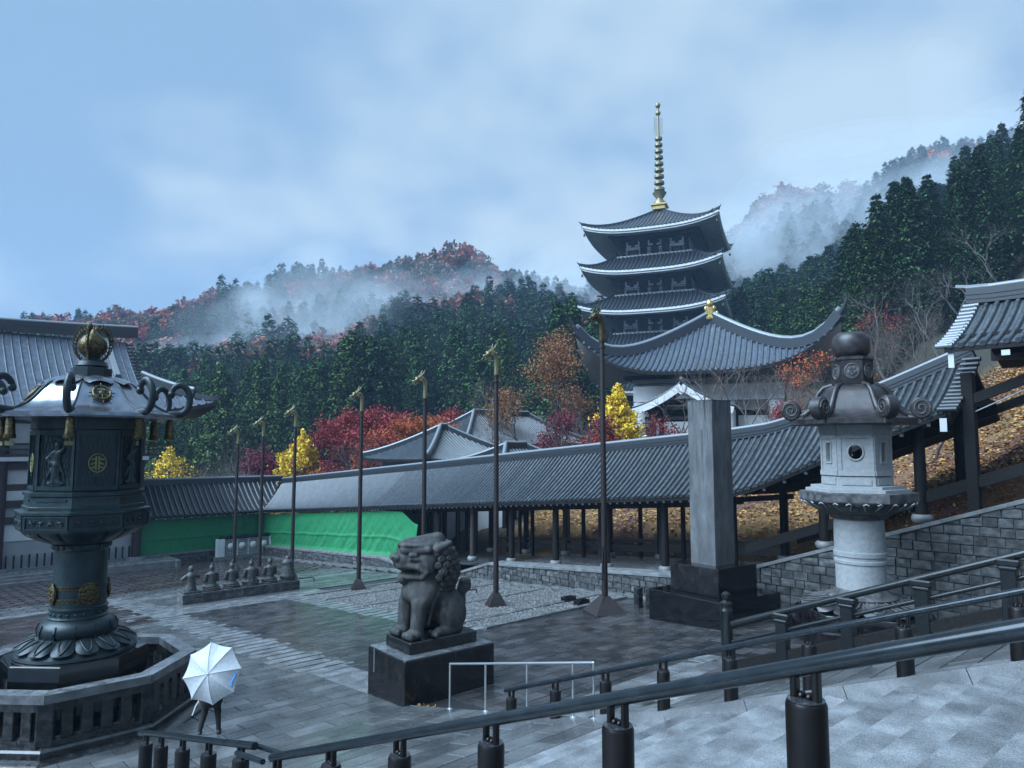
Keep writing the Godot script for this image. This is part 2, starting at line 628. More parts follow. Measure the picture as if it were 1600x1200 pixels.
func make_materials() -> void:
	N["grain"] = noise_tex(FastNoiseLite.TYPE_SIMPLEX, 0.09, 4, 0.62, 1.0, 1)
	N["fine"] = noise_tex(FastNoiseLite.TYPE_VALUE, 0.35, 3, 0.55, 1.0, 2)
	N["grain_h"] = noise_tex(FastNoiseLite.TYPE_SIMPLEX, 0.06, 5, 0.0, 1.0, 3)
	N["blotch"] = noise_tex(FastNoiseLite.TYPE_SIMPLEX, 0.018, 5, 0.25, 1.0, 4)
	N["soft"] = noise_tex(FastNoiseLite.TYPE_SIMPLEX, 0.012, 4, 0.6, 1.0, 5)
	N["faint"] = noise_tex(FastNoiseLite.TYPE_SIMPLEX, 0.02, 5, 0.86, 1.0, 9)
	N["wet"] = noise_tex(FastNoiseLite.TYPE_SIMPLEX, 0.014, 4, 0.02, 0.52, 6)
	N["damp"] = noise_tex(FastNoiseLite.TYPE_SIMPLEX, 0.03, 4, 0.15, 0.6, 7)
	N["streak"] = noise_tex(FastNoiseLite.TYPE_SIMPLEX, 0.05, 4, 0.3, 1.0, 8)
	# ground
	mat("earth", Color(0.06, 0.045, 0.03), 0.9, "grain", 0.4, {"vc": false})
	mat("terrain", Color(1, 1, 1), 0.95, "fine", 0.35, {"vc": true, "bump": 6.0})
	mat("joint", Color(0.022, 0.022, 0.023), 0.6, "grain", 0.5)
	for k in 4:
		var b: float = [0.19, 0.23, 0.16, 0.27][k]
		mat("slab%d" % k, Color(b, b * 1.02, b * 1.03), [0.65, 0.5, 0.8, 0.6][k], "grain", 0.7, {"rough_tex": "wet", "blotch": "soft", "blotch_scale": 0.11, "bump": 0.25})
		var e: float = [0.085, 0.105, 0.065, 0.13][k]
		mat("tile%d" % k, Color(e * 1.06, e, e * 1.02), [0.55, 0.65, 0.42, 0.6][k], "grain", 0.7, {"rough_tex": "wet", "blotch": "soft", "blotch_scale": 0.13, "bump": 0.25})
		mat("red%d" % k, Color(e * 1.25, e * 0.92, e * 0.9), [0.55, 0.65, 0.42, 0.6][k], "grain", 0.7, {"rough_tex": "wet", "blotch": "soft", "blotch_scale": 0.13, "bump": 0.25})
		var g: float = [0.41, 0.43, 0.39, 0.45][k]
		mat("granite%d" % k, Color(g * 0.98, g, g * 1.02), 0.55, "fine", 0.9, {"rough_tex": "damp", "blotch": "soft", "blotch_scale": 0.2, "bump": 0.15})
		var r: float = [0.19, 0.25, 0.16, 0.30][k]
		mat("block%d" % k, Color(r, r * 1.01, r), 0.75, "grain", 0.9, {"blotch": "blotch", "blotch_scale": 0.35, "bump": 2.5})
	mat("gravel", Color(0.12, 0.117, 0.11), 0.8, "fine", 0.6, {"bump": 5.0, "bump_tex": "fine"})
	mat("pebble", Color(1, 1, 1), 0.5, "", 1.0, {"vc": true})
	mat("kerb", Color(0.27, 0.28, 0.28), 0.5, "grain", 0.8, {"rough_tex": "damp", "blotch": "soft", "blotch_scale": 0.3})
	mat("coping", Color(0.36, 0.37, 0.37), 0.6, "fine", 0.8, {"blotch": "soft", "blotch_scale": 0.3, "bump": 0.3})
	mat("mortar", Color(0.10, 0.10, 0.10), 0.9, "grain", 0.8)
	# stone things
	mat("lantern_stone", Color(0.46, 0.47, 0.47), 0.75, "fine", 1.3, {"blotch": "faint", "blotch_scale": 0.5, "bump": 0.25, "bump_tex": "fine"})
	mat("lantern_dark", Color(0.085, 0.066, 0.068), 0.42, "grain", 0.6, {"blotch": "blotch", "blotch_scale": 0.3, "bump": 0.3})
	mat("lantern_tray", Color(0.23, 0.22, 0.22), 0.65, "fine", 1.0, {"blotch": "blotch", "blotch_scale": 0.35, "bump": 0.4})
	mat("plinth_dark", Color(0.014, 0.015, 0.016), 0.25, "grain", 0.6, {"rough_tex": "damp", "blotch": "blotch", "blotch_scale": 0.25})
	mat("plinth_stained", Color(0.050, 0.042, 0.045), 0.3, "streak", 0.5, {"tall": 0.25, "blotch": "blotch", "blotch_scale": 0.4, "blotch_tall": 0.35, "rough_tex": "damp"})
	mat("pillar_stone", Color(0.22, 0.225, 0.23), 0.6, "fine", 0.8, {"blotch": "soft", "blotch_scale": 0.5, "blotch_tall": 0.22, "bump": 0.2})
	mat("lion_stone", Color(0.17, 0.16, 0.148), 0.5, "fine", 1.2, {"blotch": "blotch", "blotch_scale": 0.6, "blotch_tall": 0.4, "bump": 2.2})
	mat("pillar_stain", Color(0.07, 0.07, 0.072), 0.5, "grain", 0.8)
	mat("board_white", Color(0.42, 0.42, 0.42), 0.7)
	mat("pedestal", Color(0.040, 0.037, 0.037), 0.35, "grain", 0.8, {"blotch": "blotch", "blotch_scale": 0.5, "blotch_tall": 0.3, "rough_tex": "damp"})
	mat("statue_stone", Color(0.15, 0.155, 0.145), 0.6, "grain", 1.2, {"blotch": "blotch", "blotch_scale": 0.7, "bump": 0.5})
	mat("fence_stone", Color(0.075, 0.077, 0.078), 0.5, "grain", 0.8, {"blotch": "blotch", "blotch_scale": 0.35, "rough_tex": "damp", "bump": 0.3})
	mat("fence_cap", Color(0.30, 0.31, 0.32), 0.4, "fine", 0.8, {"blotch": "soft", "blotch_scale": 0.4, "rough_tex": "damp"})
	# metal
	mat("bronze", Color(0.030, 0.066, 0.076), 0.42, "grain", 0.6, {"metal": 0.35, "blotch": "soft", "blotch_scale": 0.4, "bump": 0.15})
	mat("bronze_dark", Color(0.020, 0.034, 0.040), 0.4, "grain", 0.8, {"metal": 0.4, "bump": 0.3})
	mat("bronze_roof", Color(0.33, 0.36, 0.42), 0.22, "soft", 0.4, {"metal": 0.85, "bump": 0.05})
	mat("bronze_brown", Color(0.10, 0.09, 0.085), 0.28, "soft", 0.6, {"metal": 0.6})
	mat("gold", Color(0.34, 0.26, 0.12), 0.42, "grain", 1.2, {"metal": 0.85, "blotch": "blotch", "blotch_scale": 1.2})
	mat("gold_bright", Color(0.80, 0.58, 0.22), 0.3, "soft", 0.6, {"metal": 0.8})
	mat("gold_dull", Color(0.34, 0.29, 0.15), 0.42, "grain", 1.0, {"metal": 0.6})
	mat("gilt_dark", Color(0.17, 0.16, 0.07), 0.5, "", 1.0, {"metal": 0.4})
	mat("rust", Color(0.040, 0.022, 0.019), 0.5, "grain", 0.9, {"blotch": "soft", "blotch_scale": 0.7, "metal": 0.15})
	mat("rail", Color(0.020, 0.028, 0.034), 0.17, "soft", 0.9, {"metal": 0.35})
	mat("post", Color(0.008, 0.006, 0.006), 0.32, "soft", 0.8, {"spec": 0.4})
	mat("post_cap", Color(0.05, 0.05, 0.055), 0.15, "", 1.0, {"metal": 0.5})
	mat("steel", Color(0.55, 0.57, 0.58), 0.3, "", 1.0, {"metal": 0.9})
	mat("lamp_grille", Color(0.30, 0.32, 0.34), 0.4, "", 1.0, {"metal": 0.3})
	# wood, plaster, roofs
	mat("wood", Color(0.020, 0.017, 0.016), 0.6, "streak", 0.5, {"spec": 0.3, "bump": 0.3})
	mat("wood_brown", Color(0.055, 0.034, 0.026), 0.55, "streak", 0.8, {"tall": 0.1, "bump": 0.3})
	mat("wood_black", Color(0.009, 0.009, 0.011), 0.6, "grain", 0.6, {"spec": 0.3})
	mat("rail_wood", Color(0.012, 0.015, 0.016), 0.32, "streak", 0.6, {"bump": 0.1})
	mat("red_wood", Color(0.035, 0.010, 0.011), 0.5, "grain", 0.6)
	mat("plaster", Color(0.66, 0.67, 0.67), 0.8, "faint", 0.06)
	mat("plaster_grey", Color(0.34, 0.34, 0.35), 0.8, "faint", 0.06)
	mat("white", Color(0.62, 0.62, 0.62), 0.7, "faint", 0.06)
	mat("soffit", Color(0.34, 0.345, 0.355), 0.8, "faint", 0.06)
	mat("roof_tile", Color(0.115, 0.135, 0.155), 0.34, "grain", 0.9, {"blotch": "soft", "blotch_scale": 0.15, "spec": 0.6})
	mat("roof_rib", Color(0.12, 0.145, 0.17), 0.30, "grain", 0.9, {"blotch": "soft", "blotch_scale": 0.2, "spec": 0.7})
	for k in 3:
		var g2: float = [1.0, 0.8, 1.22][k]
		mat("roof_rib%d" % k, Color(0.14, 0.165, 0.19) * g2, 0.30, "grain", 0.9, {"blotch": "blotch", "blotch_scale": 0.4, "spec": 0.7})
	mat("roof_bed", Color(0.03, 0.036, 0.042), 0.5, "grain", 0.9, {"blotch": "soft", "blotch_scale": 0.2, "spec": 0.5})
	mat("ridge", Color(0.035, 0.042, 0.050), 0.4, "grain", 0.9, {"spec": 0.5})
	mat("ridge_cap", Color(0.24, 0.26, 0.28), 0.35, "grain", 0.9, {"spec": 0.6})
	mat("hall_sheet", Color(0.13, 0.16, 0.21), 0.3, "soft", 0.3, {"metal": 0.35})
	mat("hall_seam", Color(0.06, 0.07, 0.085), 0.4, "soft", 0.3, {"metal": 0.3})
	mat("net", Color(0.010, 0.30, 0.10), 0.7, "grain", 0.8, {"two": true, "blotch": "faint", "blotch_scale": 0.5, "backlight": Color(0.0, 0.25, 0.1)})
	# plants
	mat("needles", Color(1, 1, 1), 0.65, "", 1.0, {"vc": true, "two": true, "spec": 0.25})
	mat("leaves", Color(1, 1, 1), 0.6, "", 1.0, {"vc": true, "two": true, "spec": 0.25, "backlight": Color(0.25, 0.25, 0.25)})
	mat("bark", Color(0.075, 0.06, 0.05), 0.9, "streak", 0.5, {"tall": 0.15, "bump": 2.0})
	mat("bark_pale", Color(0.22, 0.19, 0.17), 0.85, "streak", 0.6, {"tall": 0.3})
	mat("twig", Color(0.17, 0.13, 0.11), 0.85, "soft", 0.6)
	# person
	mat("cloth_black", Color(0.012, 0.012, 0.014), 0.85, "grain", 2.0, {"rim": 0.2})
	mat("umbrella_cloth", Color(0.50, 0.52, 0.54), 0.5, "faint", 1.0, {"two": true, "backlight": Color(0.4, 0.4, 0.4)})
	mat("umbrella_blue", Color(0.03, 0.26, 0.72), 0.5, "", 1.0, {"two": true})
	mat("skin", Color(0.52, 0.33, 0.25), 0.55, "", 1.0, {"world": false})
	mat("hair", Color(0.012, 0.010, 0.010), 0.5)
	mat("shoe", Color(0.02, 0.02, 0.02), 0.6)
	mat("white_cord", Color(0.6, 0.6, 0.58), 0.7)

# ---------------------------------------------------------------- land
# heights (relative to the eye) of the hillside, by direction and by distance
const HU := [-0.95, -0.55, -0.3, -0.1, 0.1, 0.25, 0.4, 0.5, 0.62, 0.8, 1.1]
const HZ := [16.0, 30.0, 45.0, 62.0, 80.0, 110.0, 160.0, 250.0, 410.0, 620.0]
const HH := [
	[-9.0, -9.0, -9.2, -9.6, -9.0, -8.0, -4.0, 6.0, 20.0, 8.0],
	[-9.0, -9.0, -9.2, -9.4, -8.0, -6.0, -1.0, 18.0, 60.0, 25.0],
	[-8.0, -8.0, -8.2, -7.2, -5.4, -3.0, 3.0, 24.0, 83.0, 35.0],
	[-7.0, -7.0, -7.2, -5.0, -3.0, -0.5, 6.0, 31.0, 104.0, 45.0],
	[-6.5, -6.2, -4.2, -2.2, -0.6, 2.0, 8.5, 34.0, 74.0, 35.0],
	[-6.0, -5.6, -2.6, -0.6, 0.6, 3.0, 8.5, 34.0, 96.0, 45.0],
	[-5.5, -4.4, -1.6, 0.4, 2.0, 8.0, 20.0, 46.0, 132.0, 70.0],
	[-5.2, -3.0, 0.2, 2.2, 5.0, 12.0, 25.0, 54.0, 134.0, 80.0],
	[-4.6, -1.0, 2.6, 5.0, 9.0, 20.0, 39.0, 66.0, 148.0, 80.0],
	[-4.0, 1.0, 4.5, 8.0, 15.0, 31.0, 52.0, 78.0, 150.0, 85.0],
	[-4.0, 2.0, 7.0, 12.0, 20.0, 38.0, 60.0, 88.0, 150.0, 85.0]]

func hillside(u: float, z: float) -> float:
	u = clampf(u, HU[0], HU[-1])
	z = clampf(z, HZ[0], HZ[-1])
	var i := 0
	while i < HU.size() - 2 and u > HU[i + 1]: i += 1
	var j := 0
	while j < HZ.size() - 2 and z > HZ[j + 1]: j += 1
	var a: float = smoothstep(0.0, 1.0, (u - HU[i]) / (HU[i + 1] - HU[i]))
	var b: float = (z - HZ[j]) / (HZ[j + 1] - HZ[j])
	return lerpf(lerpf(HH[i][j], HH[i][j + 1], b), lerpf(HH[i + 1][j], HH[i + 1][j + 1], b), a)

# ground height in world metres
func land(x: float, z: float) -> float:
	var st := st_of(Vector3(x, 0, z))
	var y := flagy(st.x) - 0.55
	var d := -z
	if d > 4.0:
		var w := maxf(smoothstep(26.5, 29.0, st.y), smoothstep(68.0, 84.0, st.x))
		if st.x < 12.0: w = maxf(w, smoothstep(24.6, 26.2, st.y))
		if w > 0.0:
			var h := hillside(x / d, Vector2(x, d).length() * 0.55 + d * 0.45)
			if d > 90.0: h += hill_noise.get_noise_2d(x * 1.4, z * 1.4) * smoothstep(90.0, 300.0, d) * 9.0
			else: h += hill_noise.get_noise_2d(x * 6.0, z * 6.0) * 0.35
			y = lerpf(y, h, w)
	return y + EY

func build_ground() -> void:
	var mb := MB.new()
	var az := []
	for i in 25: az.append(-180.0 + i * 5.0)
	for i in range(1, 151): az.append(-60.0 + i * 0.8)
	for i in range(1, 25): az.append(60.0 + i * 5.0)
	var rr := [0.0, 3.0, 6.0, 9.0, 12.0]
	while rr[-1] < 640.0: rr.append(rr[-1] * 1.042)
	var f := func(a: float, b: float) -> Vector3:
		var i := a * (az.size() - 1)
		var j := b * (rr.size() - 1)
		var th: float = deg_to_rad(az[int(round(i))])
		var r: float = rr[int(round(j))]
		var x := sin(th) * r
		var z := -cos(th) * r
		return Vector3(x, land(x, z), z)
	var litter := FastNoiseLite.new()
	litter.frequency = 0.12
	litter.fractal_octaves = 3
	var cf := func(p: Vector3) -> Color:
		var d := -p.z
		var base := Color(0.040, 0.040, 0.020).lerp(Color(0.07, 0.045, 0.025), smoothstep(-0.3, 0.4, hill_noise.get_noise_2d(p.x * 2.0, p.z * 2.0)))
		var st := st_of(p)
		if d < 66.0 and st.y > 24.0 and st.x < 34.0:
			var k := smoothstep(66.0, 48.0, d)
			var l := Color(0.29, 0.16, 0.06).lerp(Color(0.18, 0.08, 0.05), smoothstep(-0.25, 0.3, litter.get_noise_2d(p.x, p.z)))
			base = base.lerp(l, k)
		return base
	mb.grid(az.size() - 1, rr.size() - 1, f, Vector3.UP, cf)
	struct("ground", mb, M.terrain)

# ---------------------------------------------------------------- the paved square
func slab_mesh(a: float, b: float, h: float, bev: float) -> MB:     # a along t (x), b along s (z); top at 0
	var mb := MB.new()
	var x := a * 0.5
	var z := b * 0.5
	var p := [Vector3(-x, -bev, -z), Vector3(x, -bev, -z), Vector3(x, -bev, z), Vector3(-x, -bev, z)]
	var q := [Vector3(-x + bev, 0, -z + bev), Vector3(x - bev, 0, -z + bev), Vector3(x - bev, 0, z - bev), Vector3(-x + bev, 0, z - bev)]
	mb.quad(q[0], q[1], q[2], q[3], Vector3.UP)
	for i in 4:
		var j := (i + 1) % 4
		var o: Vector3 = (p[i] + p[j]) * 0.5
		mb.quad(p[i], p[j], q[j], q[i], o + Vector3.UP * 0.02)
		mb.quad(p[i], p[j], p[j] + Vector3.DOWN * h, p[i] + Vector3.DOWN * h, o)
	return mb

# lays slabs over [s0,s1] x [t0,t1]; the nearest ones become parts, the rest one mesh per tone
func lay(parent: Node3D, called: String, s0: float, s1: float, t0: float, t1: float, ds: float, dt: float, mats: Array, hf: Callable, keep: Callable, lay_far: Dictionary, bond := 0.5) -> void:
	var ns := int(round((s1 - s0) / ds))
	var nt := int(ceil((t1 - t0) / dt))
	ds = (s1 - s0) / ns
	var meshes := []
	for k in 3:
		meshes.append(slab_mesh(dt - 0.016 - 0.004 * k, ds - 0.020 - 0.004 * k, 0.04, 0.006).mesh())
	for i in ns:
		var s := s0 + (i + 0.5) * ds
		var sh := fposmod(i * bond, 1.0)
		for j in nt + 1:
			var ta := t0 + (j - sh) * dt
			var tb := ta + dt
			ta = maxf(ta, t0); tb = minf(tb, t1)
			if tb - ta < 0.06: continue
			var t := (ta + tb) * 0.5
			if not keep.call(s, t): continue
			var y: float = hf.call(s, t)
			var sl: float = (hf.call(s + 0.2, t) - hf.call(s - 0.2, t)) / 0.4
			var bas := Basis(Vector3.UP, deg_to_rad(GRID)) * Basis(Vector3.RIGHT, atan(sl) + rng.randfn(0.0, 0.0035)) * Basis(Vector3(0, 0, 1), rng.randfn(0.0, 0.0035))
			var x := Transform3D(bas.scaled_local(Vector3((tb - ta) / dt, 1, 1)), S(s, t, y + rng.randfn(0.0, 0.0015)))
			var k := rng.randi() % mats.size()
			lay_far.all.append([Vector2(x.origin.x, x.origin.z).length(), called, meshes[rng.randi() % 3], mats[k], x, in_view(x.origin)])

func in_view(p: Vector3) -> bool:
	var d := -p.z
	return d > 0.5 and absf(p.x / d) < 0.78 and (p.y - EY) / d > -0.50

func set_slabs(parent: Node3D, far: Dictionary, most: int, called: String) -> void:
	var near := []
	var rest := []
	for q in far.all:
		if q[5]: near.append(q)
		else: rest.append(q)
	near.sort_custom(func(a, b): return a[0] < b[0])
	for i in near.size():
		if i < most:
			var o := place(called, near[i][2], near[i][3], parent)
			o.transform = near[i][4]
		else: rest.append(near[i])
	var by := {}
	for q in rest:
		var key := [q[3], q[2]]
		if not by.has(q[3]): by[q[3]] = []
		by[q[3]].append(q)
	for m in by:
		var where := []
		for q in by[m]: where.append(q[4])
		swarm(called + "s", by[m][0][2], m, where, [], parent)

func landing(s: float) -> float:     # foot of the stair: gentle slope down onto the square
	return maxf(-4.405 - 0.222 * (s - 6.0), flagy(s))

func ramp(s: float) -> float:
	return maxf(-2.35 - 0.387 * s, flagy(s))

func build_paving() -> void:
	# bed under everything
	var mb := MB.new()
	var bed := func(a: float, b: float) -> Vector3:
		var s := -10.0 + a * 80.0
		var t := -40.0 + b * 62.2
		return S(s, t, flagy(s) - 0.05)
	mb.grid(40, 4, bed, Vector3.UP)
	struct("paving_bed", mb, M.joint)
	var sq := Node3D.new()
	sq.name = "square_paving"
	sq.set_meta("kind", "structure")
	add_child(sq)
	var hf := func(s, _t): return flagy(s)
	var slabs := [M.slab0, M.slab1, M.slab2, M.slab3]
	var tiles := [M.tile0, M.tile1, M.tile2, M.tile3]
	var reds := [M.red0, M.red1, M.red2, M.red3]
	var light := [M.granite0, M.granite1, M.granite2]
	var all := func(_s, _t): return true
	var far := {"all": []}
	# grey slabs between the lantern and the band; the lantern's fence stands on them
	lay(sq, "paving_slab", 9.0, 30.0, -12.0, 5.8, 0.46, 0.92, slabs, hf, func(s, t): return not (landing(s) > flagy(s) + 0.02 and t > -0.2), far)
	lay(sq, "paving_slab", 12.2, 40.0, 5.8, 6.9, 0.55, 0.55, light, hf, all, far)
	lay(sq, "paving_slab", 9.0, 31.0, 6.9, 11.6, 0.42, 0.62, tiles, hf, func(s, t): return t > 5.8, far)
	lay(sq, "paving_slab", 17.5, 31.0, 11.6, 12.5, 0.6, 0.9, light, hf, all, far)
	lay(sq, "paving_slab", 5.0, 17.5, 11.6, 21.0, 0.42, 0.62, tiles, hf, func(s, t): return ramp(s) <= flagy(s) + 0.02, far)
	lay(sq, "paving_slab", 31.0, 33.0, 5.0, 14.0, 0.5, 0.8, light, hf, all, far)
	lay(sq, "paving_slab", 30.0, 37.5, -30.0, 5.8, 0.5, 0.9, reds, hf, all, far)
	lay(sq, "paving_slab", 37.5, 38.4, -30.0, 20.0, 0.45, 1.2, light, hf, all, far)
	lay(sq, "paving_slab", 38.4, 41.5, -30.0, 20.0, 0.5, 1.0, slabs, hf, all, far)
	lay(sq, "paving_slab", 41.5, 58.6, -30.0, 20.7, 0.55, 1.1, reds, hf, all, far)
	lay(sq, "paving_slab", 33.0, 37.5, 6.9, 20.0, 0.5, 0.9, slabs, hf, all, far)
	set_slabs(sq, far, 290, "paving_slab")
	# gravel beds with thin stone strips
	var gv := MB.new()
	gv.grid(14, 8, func(a: float, b: float): return S(17.5 + a * 13.5, 12.5 + b * 8.3, flagy(17.5 + a * 13.5) - 0.012), Vector3.UP)
	struct("gravel_bed", gv, M.gravel)
	var peb := MB.new()
	peb.ball(Vector3.ZERO, Vector3(0.5, 0.32, 0.42), 5, 3)
	var where := []
	var cols := []
	for i in 26000:
		var s := rng.randf_range(17.5, 31.0)
		var t := rng.randf_range(12.5, 20.8)
		var z := rng.randf_range(0.03, 0.075)
		where.append(Transform3D(Basis(Vector3(rng.randf(), 1, rng.randf()).normalized(), rng.randf() * TAU).scaled(Vector3.ONE * z), S(s, t, flagy(s) + 0.004)))
		var k := rng.randf_range(0.05, 0.21)
		cols.append(Color(k, k * 0.98, k * 0.95))
	var g := swarm("gravel", peb.mesh(), M.pebble, where, cols, self)
	tag(g, "pale grey gravel bed between the stone strips of the square", "gravel")
	for s in [18.9, 22.2, 25.6, 28.9]:
		var k := MB.new()
		for j in 7:
			var t := 12.5 + 0.6 + j * 1.2
			k.box(S(s, t, flagy(s) + 0.015), Vector3(1.19, 0.08, 0.16), Basis(Vector3.UP, deg_to_rad(GRID)), 0.012)
		struct("stone_strip", k, M.kerb)
	for q in [[31.06, 12.5, 20.8], [17.45, 12.5, 20.8]]:
		var k := MB.new()
		for j in 9:
			var t: float = q[1] + 0.46 + j * 0.92
			k.box(S(q[0], t, flagy(q[0]) + 0.02), Vector3(0.91, 0.1, 0.2), Basis(Vector3.UP, deg_to_rad(GRID)), 0.012)
		struct("stone_strip", k, M.kerb)

func build_stairs() -> void:
	var gb := Basis(Vector3.UP, deg_to_rad(GRID))
	# the wide granite stair the photograph is taken from: treads 0.44 m, risers 0.176 m
	var st := Node3D.new()
	st.name = "stone_stair"
	st.set_meta("kind", "structure")
	add_child(st)
	var core := MB.new()
	core.xf = gframe(0, 0, 0)
	var side := PackedVector2Array()
	var far := {"all": []}
	var gr := [M.granite0, M.granite1, M.granite2, M.granite3]
	var n0 := -14
	var n1 := 14
	for i in range(n0, n1):
		var s1 := 6.0 - (13 - i) * 0.44          # foot side of this tread
		var y := -4.405 + 0.165 * (13 - i)
		# tread i: from s1-0.44 to s1 at height y
		var ds := 0.46
		var j := 0
		var t := -7.0 - rng.randf() * 0.8
		while t < 5.7:
			var w := 1.35
			var ta := maxf(t, -7.0)
			var tb := minf(t + w, 5.62)
			if tb - ta > 0.1:
				var c := MB.new()
				var xf := Transform3D(gb, S(s1 - 0.22 + 0.012, (ta + tb) * 0.5, y))
				far.all.append([Vector2(xf.origin.x, xf.origin.z).length(), "stair_slab", null, gr[(i * 3 + (1 if rng.randf() < 0.2 else 0)) % 4], xf, in_view(xf.origin), tb - ta])
			t += w
			j += 1
		core.box(Vector3(-0.69, y - 0.9, -(s1 - 0.22)), Vector3(12.6, 1.64, 0.44))
	struct("stair_core", core, M.joint)
	var cache := {}
	for q in far.all:
		var key := snappedf(q[6], 0.01)
		if not cache.has(key):
			var m := MB.new()
			# tread with a chamfered nosing on its lower side
			var hx: float = q[6] * 0.5 - 0.0025
			m.xf = Transform3D(Basis(Vector3.UP, PI * 0.5), Vector3.ZERO)
			m.prism(PackedVector2Array([Vector2(-0.232, -0.16), Vector2(0.232, -0.16), Vector2(0.232, -0.028), Vector2(0.212, 0.0), Vector2(-0.232, 0.0)]), -hx, hx)
			cache[key] = m.mesh()
		var o := place("stair_slab", cache[key], q[3], st)
		o.transform = q[4]
	# sloping kerb under the far handrail
	for i in 7:
		var k := MB.new()
		var sa := -3.2 + i * 1.36
		var sb := sa + 1.35
		var a := S(sa, 5.75, -2.155 - 0.375 * sa - 0.09)
		var b := S(sb, 5.75, -2.155 - 0.375 * sb - 0.09)
		if i == 6: b = S(sb, 5.75, landing(sb) - 0.05)
		k.bar([a, b], 0.26, 0.34)
		struct("stair_kerb", k, M.granite2)
	# landing at the foot, sloping onto the square
	var ld := Node3D.new()
	ld.name = "stair_landing"
	ld.set_meta("kind", "structure")
	add_child(ld)
	var base := MB.new()
	base.grid(12, 2, func(a: float, b: float): return S(5.9 + a * 7.0, -7.0 + b * 12.8, landing(5.9 + a * 7.0) - 0.03), Vector3.UP)
	struct("landing_bed", base, M.joint)
	var edge := MB.new()
	for i in 8:
		var sa := 6.0 + i * 0.8
		var b2 := sa + 0.79
		edge.quad(S(sa, 5.88, landing(sa) - 0.004), S(b2, 5.88, landing(b2) - 0.004), S(b2, 5.88, flagy(b2) - 0.2), S(sa, 5.88, flagy(sa) - 0.2), S(0, 1, 0) - S(0, 0, 0))
	struct("landing_edge", edge, M.granite1)
	var f2 := {"all": []}
	lay(ld, "landing_slab", 6.02, 12.2, -7.0, 5.88, 0.515, 0.95, [M.slab0, M.slab1, M.slab2, M.slab3], func(s, _t): return landing(s) + 0.004, func(s, t): return landing(s) > flagy(s) - 0.01, f2)
	set_slabs(ld, f2, 200, "landing_slab")
	# sloping pavement between the stair and the dark fence
	var rp := Node3D.new()
	rp.name = "sloping_pavement"
	rp.set_meta("kind", "structure")
	add_child(rp)
	var rb := MB.new()
	rb.grid(16, 2, func(a: float, b: float): return S(-4.0 + a * 11.6, 5.88 + b * 8.0, ramp(-4.0 + a * 11.6) - 0.03), Vector3.UP)
	struct("pavement_bed", rb, M.joint)
	var f3 := {"all": []}
	lay(rp, "pavement_slab", -4.0, 7.4, 5.9, 13.8, 0.5, 1.2, [M.slab0, M.slab1, M.slab3], func(s, _t): return ramp(s) + 0.002, func(s, t): return true, f3, 0.37)
	lay(rp, "pavement_slab", 7.4, 9.6, 5.9, 13.8, 0.5, 1.2, [M.slab1, M.slab3, M.granite2], func(s, _t): return ramp(s) + 0.006, func(s, t): return true, f3, 0.37)
	set_slabs(rp, f3, 200, "pavement_slab")

